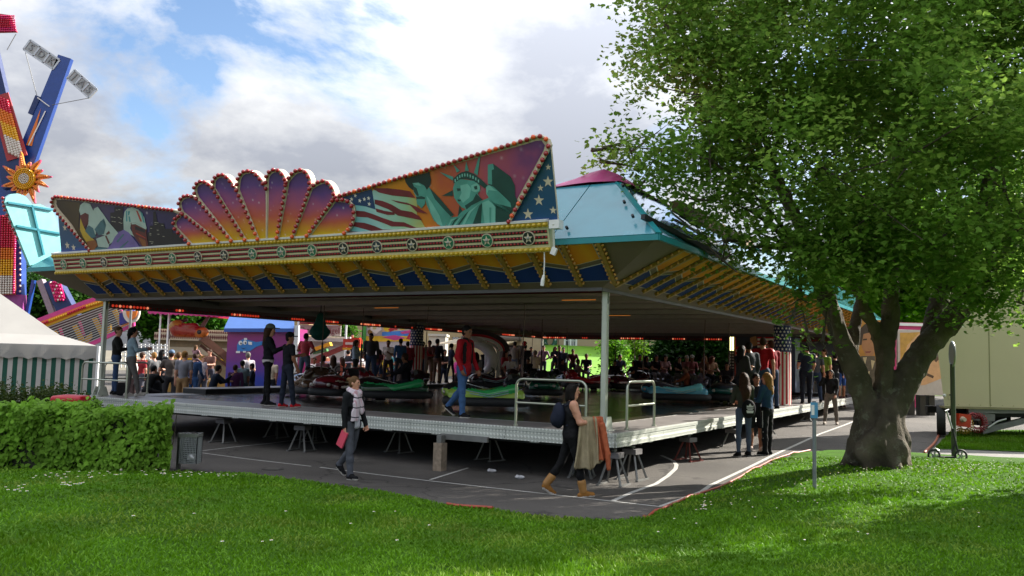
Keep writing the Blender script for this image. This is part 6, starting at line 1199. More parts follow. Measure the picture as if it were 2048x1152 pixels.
# --- helper for booths: local frame at a ground point
def booth_frame(name, label, cat, px, Y, group=None):
    P = on_y(px, 700, Y); t = thing(name, label, cat, (P[0], Y, gz(P[0], Y)), 0, group); o = np.array(t.location); return t, lambda x, y, dy=0: on_y(x, y, Y + dy) - o
# --- purple booth with blue roof
t, g = booth_frame('ticket_booth', 'purple and blue booth with pale blue fabric roof and a helicopter painting', 'booth', 520, 33)
a, b, c, d = g(456, 656), g(588, 656), g(588, 800), g(452, 800); zf = 0
MB().prism([(a[0], 0, a[2]), (b[0], 0, b[2]), (b[0], 0, zf), (a[0], 0, zf)], (0, 2.2, 0)).build('wall', [grad_mat('booth_purple', [(0, '#1a3a8a'), (.3, '#2a3a9a'), (.55, '#6a2a78'), (1, '#8f2a66')], axis=2)], t)
r1, r2 = g(469, 612, .9), g(588, 612, .9); q = MB(); q.prism([a + (-.1, -.15, -.02), b + (.03, -.15, -.02), r2, r1], (0, .06, .05)); q.prism([a + (-.1, -.16, -.02), b + (.03, -.16, -.02), b + (.03, -.16, -.16), a + (-.1, -.16, -.16)], (0, .03, 0), 1); q.build('roof', [M('booth_roof_blue', '#6a92d8', .6, 0, .06, 2, trans=.2), M('booth_roof_hem', '#33539a', .6)], t)
hq = [(0, [[g(x, y, -.02) for x, y in P] for P in ([(474, 690), (478, 682), (487, 678), (498, 680), (512, 684), (528, 682), (528, 688), (512, 694), (500, 702), (484, 703), (474, 702)],)]), (1, [[g(cx_ + 4 * math.cos(a), cy_ + 4.5 * math.sin(a), -.03) for a in np.linspace(0, 2 * PI, 12, endpoint=False)] for cx_, cy_ in ((481, 686), (490, 685))] + [[g(x, y, -.03) for x, y in P] for P in ([(496, 683), (504, 684), (504, 690), (497, 689)], [(472, 702), (480, 702), (480, 706), (472, 706)], [(486, 702), (492, 702), (492, 705), (486, 705)], [(488, 676), (494, 676), (494, 680), (488, 680)])]), (2, [[g(cx_ + 1.6 * math.cos(a), cy_ + 2 * math.sin(a), -.04) for a in np.linspace(0, 2 * PI, 8, endpoint=False)] for cx_, cy_ in ((482, 687), (491, 686))] + [[g(480, 695, -.04), (g(487, 698, -.04)), g(494, 695, -.04), g(487, 696.5, -.04)]])]
flat('helicopter_painting', hq, [M('painting_blue', '#2a74b8', .5, 0, .1), m_white, m_black], t)
q = MB(); q.bx(b[0] + .04, b[0] + .2, -.1, .1, 0, b[2] + .1, 0); q.bx(b[0] + .22, b[0] + .62, 0, .1, 1.1, 2.25, 1); q.bx(b[0] + .22, b[0] + .62, 0, .1, .2, 1.0, 2); q.build('side_panel', [m_white, m_pink, M('panel_sky_blue', '#2f74c8', .5)], t)
# --- pink and red awnings of the children's ride
t, g = booth_frame('fabric_canopy', 'bright pink scalloped fabric canopy over the children\'s ride', 'canopy', 390, 37)
m_aw = M('canopy_pink', '#b83278', .6, 0, .1, 2, trans=.2); m_awr = M('canopy_red', '#a01c38', .6, 0, .1, 2, trans=.2)
P = [g(297, 612), g(350, 612), g(470, 622), g(478, 607, 3), g(300, 602, 3)]; q = MB(); q.add([g(296, 613), g(472, 621), g(480, 606, 3.5), g(330, 600, 3.5)], [(0, 1, 2, 3)], 0); q.build('canopy_roof', [m_aw], t)
a, b = g(296, 613), g(472, 621); v = []; f = []
for i in range(61):
    u = i / 60; p = a * (1 - u) + b * u; v += [p, p - (0, 0, .26 + .07 * abs(math.sin(i * .9)))]
    if i: f.append((2 * i - 2, 2 * i, 2 * i + 1, 2 * i - 1))
obj('valance', npmesh('valance', v, f, [m_aw], [0] * 60, False), t)
q = MB(); q.add([g(330, 626, .8), g(480, 640, .8), g(480, 622, 2.5), g(330, 622, 2.5)], [(0, 1, 2, 3)]); q.build('canopy_inner', [m_awr], t)
for x in (321, 337, 462): p = g(x, 640, .3); MB().cyl((p[0], p[1], 0), (p[0], p[1], g(x, 612)[2]), .04, n=8).build('pole', [m_white], t)
t, g = booth_frame('fabric_canopy', 'dark red scalloped canopy right of the blue booth roof', 'canopy', 640, 40)
a, b = g(586, 629), g(700, 634); v = []; f = []
for i in range(51):
    u = i / 50; p = a * (1 - u) + b * u; v += [p, p - (0, 0, .2 + .06 * abs(math.sin(i * 1.1)))]
    if i: f.append((2 * i - 2, 2 * i, 2 * i + 1, 2 * i - 1))
obj('valance', npmesh('valance', v, f, [m_awr], None, False), t); q = MB(); q.add([a, b, g(700, 622, 3), g(586, 617, 3)], [(0, 1, 2, 3)]); q.build('canopy_roof', [m_awr], t)
for x in (597, 693): p = g(x, 640); MB().cyl((p[0], p[1], 0), (p[0], p[1], p[2] + .3), .05, n=8).build('pole', [m_white], t)
# --- bakery stand with lettered board
t, g = booth_frame('snack_stand', 'white snack stand with lettered board and red and yellow top edge', 'stall', 640, 41)
a, b = g(597, 650), g(682, 652); q = MB(); q.bx(a[0], b[0], 0, .08, a[2] - .48, a[2] + .02, 0); q.bx(a[0] - .02, b[0] + .02, -.02, .1, a[2] + .04, a[2] + .2, 1); q.bx((a[0] + b[0]) / 2, b[0] + .02, -.025, .1, a[2] + .05, a[2] + .16, 2); q.build('sign_board', [M('board_white', '#b9b3aa', .5, 0, .05), m_redb, m_yel], t)
text('lettering', 'Chnusperhägeli', .42, M('letter_brown', '#7d2f33', .5), t, ((a[0] + b[0]) / 2, -.01, a[2] - .24), (PI / 2, 0, 0), .003, sx=.78)
q = MB(); q.bx(a[0] - .1, b[0] + .4, .3, 2.2, 0, a[2] - .5, 0); q.bx(a[0], b[0], -.1, .4, 0, 1.0, 0); q.bx(a[0] - .2, b[0] + .3, -.3, 2.3, a[2] - .75, a[2] - .6, 0); q.build('counter', [M('board_white', '#b9b3aa', .5, 0, .05)], t)
# --- teal draped lantern hanging from the ceiling
P = rw(*on_side(641, 640, -7.2)); P = on_y(641, 640, 24); t = thing('draped_lantern', 'teal cloth draped lantern hanging from the dark ceiling', 'lantern', P)
q = SDF((-.5, -.5, -.6), (.5, .5, .6), .02); q.cap((0, 0, .1), (0, 0, -.05), .1, .12, 0, .02); q.cap((0, 0, -.05), (0, 0, -.3), .14, .28, 0, .05); q.ell((0, 0, -.38), (.2, .2, .12), 0, .06); q.wob(.03, 14, 1); sdf_obj('cloth', q, [cloth('teal_drape', '#1f5a58')], t); q = MB(); q.cyl((0, 0, .1), (0, 0, 1.0), .015, n=6); q.build('cord', [m_dark], t)
# --- red plane of the children's ride on its arm
t, g = booth_frame('plane_carousel', 'children\'s plane ride with a red winged plane raised on a brown arm', 'fairground ride', 400, 38)
c = g(378, 664); k = 38 / FPX
q = SDF(c - 1.2, c + 1.4, .045); q.cap(c + (-22 * k, 0, 4 * k), c + (24 * k, 0, 0), .34, .24, 0, .05); q.ell(c + (-24 * k, 0, 10 * k), (.36, .3, .3), 1, .05); q.ell(c + (0, 0, 12 * k), (.42, .3, .2), 0, .06); q.cap(c + (22 * k, -.1, -2 * k), c + (32 * k, -.2, 0), .2, .22, 2, .04); q.cut(c + (-2 * k, 0, 19 * k), (.3, .22, .2))
sdf_obj('plane', q, [M('plane_red', '#8f2a1c', .3, 0, .15), M('plane_yellow', '#a8842a', .4, 0, .2), M('plane_orange', '#a85a1c', .4, 0, .2)], t)
q = MB(); q.ball(c + (27 * k, -.42, 0), (.1, .05, .1), 8, 5, 0); q.prism([c + (20 * k, 0, 12 * k), c + (38 * k, 0, 38 * k), c + (42 * k, 0, 36 * k), c + (28 * k, 0, 8 * k)], (0, .08, 0), 1); q.prism([c + (-30 * k, .2, 14 * k), c + (-8 * k, .25, 22 * k), c + (-10 * k, .25, 28 * k), c + (-34 * k, .2, 22 * k)], (0, .06, 0), 1); q.build('wing', [m_black, M('plane_dark_red', '#5c1a14', .4, 0, .1)], t)
q = MB(); q.beam(c + (24 * k, .1, -10 * k), g(470, 728, 1), .28, .32, 0); q.beam(g(400, 690, .3), g(470, 745, 1), .12, .12, 0); q.build('arm', [M('arm_brown', '#5a3a28', .5, .1, .2)], t)
q = MB()
for i in range(14): u = i / 13; q.ball(g(405 + 60 * u, 680 + 44 * u, .2 + u * .6), .05, 4, 3)
q.build('arm_lamps', [m_bulw], t)['kind'] = 'stuff'
q = MB(); p = g(470, 735, 1); q.cyl((p[0], p[1], 0), (p[0], p[1], p[2]), .5, .35, n=14); q.cyl((p[0] - 1.5, p[1], 0), (p[0] - 1.5, p[1], .5), 2.0, n=20); q.build('hub', [M('hub_yellow', '#8a6a2a', .5, 0, .2)], t)
t, g = booth_frame('fire_engine_carousel', 'children\'s ride carrying a small red fire engine on raised arms', 'fairground ride', 705, 36)
a = g(688, 695); q = MB(); k = 36 / FPX; W0 = g(722, 695)[0]; q.bx(a[0], W0, -.25, .35, a[2], a[2] + 17 * k, 0); q.bx(a[0] + .1, W0 - .1, -.27, -.26, a[2] + .12, a[2] + .22, 1); q.bx(a[0] + .35, W0 - .05, -.2, .3, a[2] + 17 * k, a[2] + 20 * k, 0); q.bx(a[0], W0, -.3, .4, a[2] - .1, a[2] - .01, 2); q.build('fire_engine', [M('engine_red', '#b0341c', .3, 0, .1), m_cream, m_yel], t)
q = MB(); q.beam(g(632, 718, .3), g(690, 694, .3), .2, .2, 0); q.beam(g(628, 700, .6), g(662, 688, .6), .5, .16, 1); q.beam(g(628, 706, .6), g(655, 700, .6), .4, .12, 2); p = g(640, 735, 1); q.cyl((p[0], p[1], 0), (p[0], p[1], 1.6), .4, n=12, m=0); q.build('arm', [M('arm_rust', '#7a3a22', .5, .1, .2), m_yel, M('leaf_green_paint', '#3a7a3a', .5)], t)
q = MB()
for x in (640, 690): p = g(x, 725); q.beam(g(x, 725), g(x + 46, 722), .05, .05)
q.bx(g(760, 700)[0] - 5, g(760, 700)[0], 0, .1, .7, .8); q.build('guard_rail', [m_white], t)
P = on_y(704, 662, 36); person('person', 'child riding the red fire engine of the carousel', (P[0], 36, P[2] - .8), 150, 1.3, dict(sit=True, base=.83, ll=(1.4, 1.2), rl=(1.4, 1.2)), '#3a2a28', '#2a2a2e', '#1a1a1a', 'light', 'dark', 'short', 1, 'long', res=.03)
# --- cream carousel building with patterned cornice and white railing
t, g = booth_frame('carousel_building', 'low cream fairground building with patterned cornice behind the plane ride', 'booth', 380, 44)
m_cb = M('cornice_cream', '#b5a488', .6, 0, .1)
for (x0, x1, y0, y1, dy) in ((316, 462, 661, 668, .3), (308, 462, 668, 679, 0)):
    a, b = g(x0, y1, dy), g(x1, y0, dy); q = MB(); q.bx(a[0], b[0], dy, dy + 1.5, a[2], b[2], 0); o = q.build('cornice', [m_cb], t)
    q = MB(); n = int((x1 - x0) / 4.2); zc = (a[2] + b[2]) / 2; hh = (b[2] - a[2]) * .34
    for i in range(n): x = a[0] + (b[0] - a[0]) * (i + .5) / n; q.prism([(x - .05, dy - .02, zc), (x, dy - .02, zc - hh), (x + .05, dy - .02, zc), (x, dy - .02, zc + hh)], (0, .015, 0))
    o2 = q.build('cornice_diamonds', [M('diamond_maroon', '#5a2a26', .6)], o); o2['kind'] = 'stuff'
a, b = g(310, 679), g(462, 679); q = MB(); q.bx(a[0], b[0], .3, 1.6, 0, a[2] - .02, 0); q.bx(a[0] + .2, b[0] - .2, .27, .29, a[2] - .75, a[2] - .35, 1); q.bx(a[0] + .2, b[0] - .2, .1, .28, a[2] - .98, a[2] - .9, 2); q.build('building_wall', [M('wall_ochre', '#7a6a4c', .6, 0, .2), M('board_pale', '#a89c84', .5), m_yel], t)
t, g = booth_frame('white_railing', 'white tubular railing of a ride entrance behind the left crowd', 'railing', 300, 34)
q = MB()
for y in (690, 697, 704, 712): q.beam(g(240, y), g(335, y + 1), .04, .04)
for x in range(242, 336, 8): p, r = g(x, 688), g(x, 735); q.beam(p, r, .035, .035, up=(0, 1, 0))
q.beam(g(262, 690), g(320, 722), .05, .05); q.beam(g(262, 698), g(320, 730), .04, .04); q.build('railing', [m_white], t)
for x, y0, y1, Y, lb in ((255, 600, 735, 33, 'tall grey mast standing behind the women at the left rail'), (336, 622, 700, 39, 'thin blue grey mast under the pink canopy')):
    P = on_y(x, y1, Y); g0 = gz(P[0], Y); t = thing('mast', lb, 'mast', (P[0], Y, g0)); q = MB(); q.cyl((0, 0, 0), (0, 0, on_y(x, y0, Y)[2] - g0), .05, n=8); q.build('pole', [m_alu_d], t)
# --- duck race booth with coloured panels
t, g = booth_frame('duck_race_booth', 'colourful game booth with painted balloons and a duck race shield', 'booth', 780, 43)
a, b = g(730, 660), g(828, 695); top = g(780, 634)[2]; q = MB(); q.bx(a[0], b[0], 0, .15, b[2] - .55, top, 0); q.bx(a[0], b[0], .2, 2.4, 0, b[2] - .6, 1); q.bx(g(729, 650)[0] - .08, g(729, 650)[0] + .1, -.1, .1, 0, top, 2); q.bx(g(828, 650)[0] - .05, g(828, 650)[0] + .12, -.1, .1, 0, top, 3); q.build('booth_wall', [M('booth_pale', '#a9a0a0', .5, 0, .1), M('booth_interior', '#2a2220', .6), M('post_green', '#3a8a3a', .5), m_yel], t)
def gq(*P, o=.02): return [g(x, y, -o) for x, y in P]
el = lambda cx_, cy_, rx, ry, o=.03, n=14: [g(cx_ + rx * math.cos(a_), cy_ + ry * math.sin(a_), -o) for a_ in np.linspace(0, 2 * PI, n, endpoint=False)]
flat('booth_paintings', [(0, [gq((764, 640), (828, 640), (828, 664), (764, 664))]), (1, [el(775, 656, 8, 8), el(805, 652, 9, 8), gq((731, 672), (828, 672), (828, 682), (731, 684), o=.025)]), (2, [gq((764, 664), (828, 660), (828, 672), (764, 672), o=.024), gq((768, 640), (780, 652), (790, 648), (785, 640), o=.03), gq((795, 648), (805, 640), (815, 640), (808, 650), o=.03)]), (3, [el(792, 655, 4, 5, .04), gq((820, 664), (828, 664), (828, 680), (812, 678), o=.035), gq((776, 658), (790, 652), (792, 658), (780, 664), o=.036)]), (4, [gq((764, 674), (790, 670), (812, 676), (790, 681), o=.034), gq((800, 664), (820, 660), (822, 666), (804, 668), o=.034)]), (5, [gq((735, 640), (762, 640), (762, 655), (735, 655)), el(740, 664, 5, 5)]), (6, [el(788, 644, 5, 5, .04)])], [M('paint_cream', '#c0a890', .5, 0, .1), M('paint_yellow', '#d0a81c', .5), M('paint_blue', '#3a78c0', .5, 0, .1), M('paint_red', '#a81c24', .5), M('paint_magenta', '#b83a7a', .5, 0, .1), M('paint_orange_dark', '#7a5a1c', .5, 0, .3), M('paint_orange', '#c8602a', .5)], t)
sh = [(741, 634), (761, 637), (763, 659), (752, 668), (741, 660)]; q = MB(); q.prism(gq(*sh, o=.4), (0, .06, 0)); q.build('shield', [M('shield_white', '#c4b8b0', .5, 0, .05)], t)
for i, s_ in enumerate(('ENTEN', 'RENNEN')): p = g(752, (640.5, 647)[i], -.415); text('lettering', s_, .17, M('letter_magenta', '#b81c5a', .5), t, p, (PI / 2, 0, 0), .003, sx=.72)
flat('duck_print', [(0, [el(749, 656, 4, 3, .41), el(753, 652, 2, 2, .41)])], [M('duck_print', '#a8a06a', .5)], t)
# --- white kiosk, parasol, red and white arch ride
t, g = booth_frame('white_kiosk', 'plain white kiosk wall left of the pale parasol', 'kiosk', 870, 45); a, b = g(858, 672), g(889, 740); q = MB(); q.bx(a[0], b[0], 0, 2, 0, a[2], 0); q.bx(a[0] - .05, b[0] + .06, -.08, 2.1, a[2], a[2] + .12, 0); q.build('wall', [M('kiosk_white', '#b5b0a4', .6, 0, .06)], t)
t, g = booth_frame('parasol', 'flat pale parasol beside the man in red', 'parasol', 905, 40); a = g(885, 685); c = g(922, 676); q = MB(); n = 8; ring = [c + np.array([1.1 * math.cos(2 * PI * i / n), 1.1 * math.sin(2 * PI * i / n), -.28]) for i in range(n)]; q.add([c] + ring, [(0, 1 + i, 1 + (i + 1) % n) for i in range(n)]); q.build('canopy', [M('parasol_cream', '#c4b49a', .7, 0, .05, trans=.3)], t); q = MB(); q.cyl((c[0], c[1], 0), c, .03); q.build('pole', [m_white], t)
t, g = booth_frame('arch_ride', 'white arched ride front with red and white striped curved roof', 'fairground ride', 975, 36)
arc = lambda cx_, cy_, rx, ry, a0, a1, n=18: [g(cx_ + rx * math.cos(a_), cy_ - ry * math.sin(a_)) for a_ in np.linspace(a0, a1, n)]
for nm, R1, R2, mt, dy in (('roof_stripe', (62, 34), (58, 29), m_fr, -.1), ('roof_stripe', (58, 29), (53, 24), m_white, -.12), ('roof_stripe', (53, 24), (47, 18), m_redb, -.1), ('roof_panel', (72, 43), (62, 34), M('roof_maroon_dark', '#2a1a1c', .5), 0)):
    A_, B_ = arc(948, 702, R1[0], R1[1], PI * .0, PI * .62), arc(948, 702, R2[0], R2[1], 0, PI * .62); q = MB(); vs_ = [p + (0, dy, 0) for p in A_ + B_]; n = len(A_); q.add(vs_ + [p + np.array([0, .6, 0]) for p in vs_], [(i, i + 1, n + i + 1, n + i) for i in range(n - 1)] + [(2 * n + i, 2 * n + n + i, 2 * n + n + i + 1, 2 * n + i + 1) for i in range(n - 1)] + [(i, 2 * n + i, 2 * n + i + 1, i + 1) for i in range(n - 1)]); q.build(nm, [mt], t)
q = MB(); q.tube([p for p in arc(938, 722, 46, 40, -.6, PI * .6)], .24, 10); q.build('white_arch', [m_white], t)
q = MB()
for i in range(22): p = arc(948, 702, 47, 19, 0, PI * .6, 22)[i]; q.ball(p + (0, -.2, 0), .06, 5, 3)
q.build('arch_lamps', [m_bulw], t)['kind'] = 'stuff'
q = MB()
for x in (972, 984, 996): p = g(x, 735); q.cyl((p[0], 0, 0), (p[0], 0, g(x, 700)[2]), .07, n=8)
q.bx(g(930, 740)[0], g(1000, 740)[0], -.4, 1.2, 0, .4); q.build('column', [m_white], t)
# --- beige trailer with awning, balloon
t, g = booth_frame('food_trailer', 'beige food trailer with open flap and dark serving hatch', 'trailer', 1040, 46)
a, b = g(985, 672), g(1085, 740); q = MB(); q.bx(a[0], b[0], 0, 2.2, .35, a[2], 0); q.bx(g(1000, 700)[0], g(1045, 700)[0], -.02, .0, g(0, 725)[2], g(1000, 690)[2], 1); q.build('body', [M('trailer_beige', '#a89878', .5, 0, .06), M('hatch_dark', '#241814', .6, 0, .4, 6)], t)
q = MB(); q.cyl(g(985, 676, -.2), g(1043, 676, -.2), .2, n=12); q.build('awning_roll', [M('awning_grey', '#6a6258', .6)], t); q = MB(); q.prism([g(996, 689, -.9), g(1030, 682, -.05), g(1043, 680, -.05), g(1010, 690, -.9)], (0, 0, .05)); q.build('flap', [M('flap_cream', '#b8a888', .5)], t)
for x in (a[0] + .9, b[0] - 1.0):
    q = MB(); q.cyl((x, -.02, .35), (x, .22, .35), .34, n=16); q.build('wheel', [M('tyre_black', (.02, .02, .02), .7)], t)
t, g = booth_frame('balloon', 'round red balloon floating before the beige trailer', 'balloon', 1049, 40); c = g(1049, 687); q = MB(); q.ball(c, .12, 12, 8); q.build('balloon_skin', [M('balloon_red', '#a81c20', .25)], t); q = MB(); q.tube([c - (0, 0, .12), c - (.03, 0, .8)], .006, 4); q.build('string', [m_white], t)
# --- houses behind, grass bank
bank = []
def bankz(x, y): return gz(x, 60) + max(0, (y - 46)) * .135 if y > 46 else gz(x, y)
v = []; xs_ = np.linspace(1.2, 40, 60); ys_ = np.linspace(45.5, 66, 30)
for y in ys_:
    for x in xs_: v.append((x, y, gz(x, y) + .02 + max(0, y - 47) * .155 + .05 * math.sin(x * .7) * min(1, max(0, y - 47))))
f = [(j * 60 + i, j * 60 + i + 1, (j + 1) * 60 + i + 1, (j + 1) * 60 + i) for j in range(29) for i in range(59)]
m_lawn = M('lawn_base', '#4f7a12', .85, 0, .25, .8, .4, 30)
tag(obj('grass_bank', npmesh('grass_bank', v, f, [M('bank_grass', '#5f8f14', .8, 0, .2, 1.5, .3, 20)], None, True)), kind='structure')
def house(name, label, px0, px1, Y, ytop, wall, wins, roof=None, depth=10):
    a, b = on_y(px0, ytop, Y), on_y(px1, ytop, Y); t = thing(name, label, 'house', (a[0], Y, 0)); o = np.array(t.location); z1 = max(a[2], b[2]); w = b[0] - a[0]
    MB().bx(0, w, 0, depth, -1, z1).build('wall', [wall], t)
    for (x0, x1, y0, y1, bars) in wins:
        p, r = on_y(x0, y0, Y) - o, on_y(x1, y1, Y) - o; fr = MB()
        for (u0, u1, v0, v1) in ((p[0], r[0], p[2] - .09, p[2]), (p[0], r[0], r[2], r[2] + .09), (p[0], p[0] + .09, r[2], p[2]), (r[0] - .09, r[0], r[2], p[2]), ((p[0] + r[0]) / 2 - .06, (p[0] + r[0]) / 2 + .06, r[2], p[2])): fr.bx(u0, u1, -.06, .02, v0, v1)
        fo = fr.build('window', [m_white], t); gl = MB(); gl.bx(p[0] + .05, r[0] - .05, -.015, .0, r[2] + .05, p[2] - .05); gl.build('pane', [M('window_glass', (.05, .055, .06), .08, 0, .1, 3)], fo)
        if bars:
            q = MB()
            for i in range(1, 8): x = p[0] + (r[0] - p[0]) * i / 8; q.bx(x - .02, x + .02, -.05, -.03, r[2] + .08, p[2] - .08)
            q.bx(p[0], r[0], -.05, -.03, (p[2] + r[2]) / 2 - .02, (p[2] + r[2]) / 2 + .02); q.build('bars', [m_white], fo)
    if roof: q = MB(); q.prism([(-.6, -.6, z1), (w + .6, -.6, z1), (w + .6, depth / 2, z1 + 3), (-.6, depth / 2, z1 + 3)], (0, 0, .15)); q.build('roof', [roof], t)
    return t
m_wl = M('render_beige', '#a08c72', .8, 0, .05, 1); m_wl2 = M('render_tan', '#b09a72', .8, 0, .05, 1)
h1 = house('house', 'long beige rendered building with barred window above the grass bank', 1088, 1420, 62, 590, m_wl, [(1128, 1154, 669, 694, True), (1268, 1290, 668, 680, False)], M('roof_brown', '#4a3428', .8))
h2 = house('house', 'tan rendered building behind the duck race booth and parasol', 690, 1000, 66, 560, m_wl2, [(905, 918, 674, 680, False), (955, 975, 650, 668, False)], M('roof_brown', '#4a3428', .8))
h3 = house('house', 'ochre house with brown shutters behind the blue booth', 425, 600, 70, 590, M('render_ochre', '#b39c6c', .8, 0, .05, 1), [(448, 462, 630, 644, False)], M('roof_brown', '#4a3428', .8))
t = thing('wall_wreath', 'round green and blue wreath hanging on the beige building wall', 'wreath', (0, 0, 0)); P = on_y(1100, 680, 61.9); t.location = tuple(P); q = MB(); q.tube([(.38 * math.cos(a), 0, .55 * math.sin(a)) for a in np.linspace(0, 2 * PI, 17)], .17, 8, 0, False); q.build('ring', [M('wreath_green', '#2f5a48', .8, 0, .5, 6)], t); q = MB()
for i in range(14): a = i * .9; q.ball((.38 * math.cos(a), -.15, .55 * math.sin(a)), .07, 6, 4)
q.build('flowers', [M('wreath_pale', '#9aa8b0', .7)], t)
t, g = booth_frame('garden_fence', 'dark metal garden fence on the slope behind the beige trailer', 'fence', 1020, 58)
for i in range(12):
    p = g(960 + i * 11, 670); q = MB(); q.bx(p[0] - .04, p[0] + .04, -.03, .03, p[2] - .2, p[2] + .9); q.build('fence_post', [m_dark], t)
q = MB(); a, b = g(955, 668), g(1085, 668); q.bx(a[0], b[0], -.02, .02, a[2] + .65, a[2] + .7); q.bx(a[0], b[0], -.02, .02, a[2] + .05, a[2] + .1); q.build('fence_rail', [m_dark], t)
# ================================================================== RIGHT SIDE: truck, posters, signs, scooter
YT = 23.6
P = on_y(1890, 812, YT); t = thing('show_trailer', 'large cream show trailer with coiled red and yellow hoses underneath', 'trailer', (P[0], YT, gz(P[0], YT))); o = np.array(t.location)
def gt(x, y, dy=0): return on_y(x, y, YT + dy) - o
a = gt(1889, 812); zb2 = a[2]; ztop = zb2 + 3.3; m_tr = M('trailer_cream', '#c8bd98', .4, 0, .04, .8, .06, 90)
MB().prism([(a[0], 0, zb2), (a[0] + 12, 0, zb2), (a[0] + 12, 0, ztop), (a[0] - .36, 0, ztop)], (1.5, 2.5, 0)).build('box_body', [m_tr], t)
q = MB(); q.bx(a[0] - .01, a[0] + 12, -.03, .3, zb2 - .06, zb2 - .003)
for i in range(1, 9): q.bx(a[0] + i * 1.25 - .01, a[0] + i * 1.25 + .01, -.008, -.002, zb2 + .02, ztop)
for i in range(40): q.ball((a[0] + .08 + i * .3, -.004, zb2 + .05), .012, 5, 3)
q.build('sill', [M('trailer_sill', '#8a835f', .4)], t)
q = MB(); p = gt(1898, 797); q.bx(p[0] - .02, p[0] + .18, -.02, -.002, p[2] - .02, p[2] + .14, 0); q.bx(p[0], p[0] + .14, -.03, -.004, p[2] + .08, p[2] + .12, 1); q.build('marker_plate', [m_tr, m_black], t); p = gt(1888, 791); q = MB(); q.ball((p[0], -.02, p[2]), (.05, .03, .05), 8, 5); q.build('marker_lamp', [m_white], t)
q = MB(); q.bx(a[0] + .4, a[0] + 12, .4, .55, zb2 - .28, zb2 - .08, 0); q.bx(a[0] + .4, a[0] + 12, 1.8, 1.95, zb2 - .28, zb2 - .08, 0); q.beam(gt(1935, 822, .1), gt(2060, 822, .1), .12, .12, 1); q.beam(gt(1962, 862, .3), gt(2060, 838, .3), .14, .16, 1); q.beam(gt(1930, 832, .2), gt(1985, 835, .2), .25, .2, 1); q.beam(gt(1965, 832, .2), gt(1972, 850, .2), .2, .25, 1); q.bx(gt(1990, 830)[0], gt(2060, 830)[0], .9, 1.2, .3, zb2 - .1, 2); q.build('chassis', [m_dark, m_alu_d, M('under_dark', (.02, .02, .02), .8)], t)
p = gt(1897, 842); q = MB(); q.cyl((p[0] - .1, .45, .46), (p[0] + .1, .35, .46), .42, n=22); q.build('wheel', [M('tyre_black', (.02, .02, .02), .7)], t)
p = gt(1922, 840); q = MB(); q.box((p[0], -.05, p[2]), (.34, .3, .34), 0, Matrix.Rotation(.1, 3, 'Y')); q.cyl((p[0] - .06, -.2, p[2] + .03), (p[0] - .06, -.32, p[2] + .03), .08, .05, n=12, m=1); q.build('orange_case', [M('orange_plastic', '#c23a1c', .35, 0, .08), m_cream], t)
def coil(name, px, py, R1, R2, r, n, mat, a0=0, a1=2 * PI):
    c = gt(px, py, -.1); q = MB(); pts = []
    for i in range(n * 10): u = i / (n * 10 - 1); A = a0 + (a1 - a0) * u; B = 2 * PI * n * u; e = np.array([math.cos(A), 0, math.sin(A)]); pts.append(c + e * (R1 + R2 * math.cos(B)) + np.array([0, R2 * math.sin(B), 0]))
    q.tube(pts, r, 5); return q.build(name, [mat], t)
coil('coiled_hose', 1955, 846, .2, .075, .013, 17, M('hose_red', '#8a2028', .4), -2.4, 2.2); coil('coiled_hose', 1929, 850, .18, .07, .012, 13, M('hose_yellow', '#a8862a', .4), PI, 2 * PI + .6)
q = MB(); q.tube([gt(1925, 836, -.1), gt(1945, 826, -.12), gt(1960, 832, -.1), gt(1966, 848, -.05)], .03, 6); q.tube([gt(1975, 856, 0), gt(1995, 843, 0), gt(2012, 838, 0)], .03, 6, 1); q.build('air_line', [M('hose_red', '#a3202a', .35), m_alu], t)
# posters beyond the tree
t = thing('portrait_panel', 'tall painted panel with a dark-haired man\'s face between the tree limbs', 'poster panel', (0, 0, 0)); YQ = 30.0; P = on_y(1738, 760, YQ); t.location = (P[0], YQ, gz(P[0], YQ)); o = np.array(t.location)
def gq2(x, y, d=0): return on_y(x, y, YQ - d) - o
MB().prism([gq2(1718, 640), gq2(1775, 640), gq2(1775, 775), gq2(1718, 775)], (0, .1, 0)).build('panel', [M('panel_ochre', '#a8742a', .5, 0, .3, 2)], t)
flat('portrait_print', [(0, [[gq2(x, y, .005) for x, y in ((1722, 672), (1728, 664), (1745, 660), (1754, 672), (1752, 700), (1744, 714), (1732, 712), (1724, 696))]]), (1, [[gq2(x, y, .007) for x, y in ((1719, 690), (1718, 660), (1730, 648), (1752, 646), (1760, 668), (1755, 676), (1744, 664), (1727, 668), (1723, 690))]]), (2, [[gq2(x, y, .006) for x, y in ((1722, 712), (1750, 712), (1756, 775), (1724, 775))]]), (1, [[gq2(x, y, .008) for x, y in P_] for P_ in (((1726, 678), (1734, 677), (1734, 680), (1726, 681)), ((1741, 677), (1750, 678), (1750, 681), (1741, 680)))]), (3, [[gq2(x, y, .008) for x, y in ((1730, 703), (1743, 702), (1740, 706), (1732, 706))]]), (4, [[gq2(x, y, .009) for x, y in P_] for P_ in (((1726, 715), (1734, 714), (1730, 730)), ((1742, 720), (1750, 722), (1744, 740)), ((1730, 745), (1740, 742), (1736, 760)))])], [M('print_skin', '#9a6a48', .5, 0, .15, 6), M('print_hair', '#2a1a14', .5), M('print_shirt', '#4a4038', .5, 0, .4, 9), M('print_lips', '#7a3a34', .5), M('print_pale', '#b0a080', .5)], t)
q = MB(); p = gq2(1746, 770, -.3); q.bx(p[0] - .3, p[0] + .3, .12, .25, 0, p[2]); q.build('support', [m_dark], t)
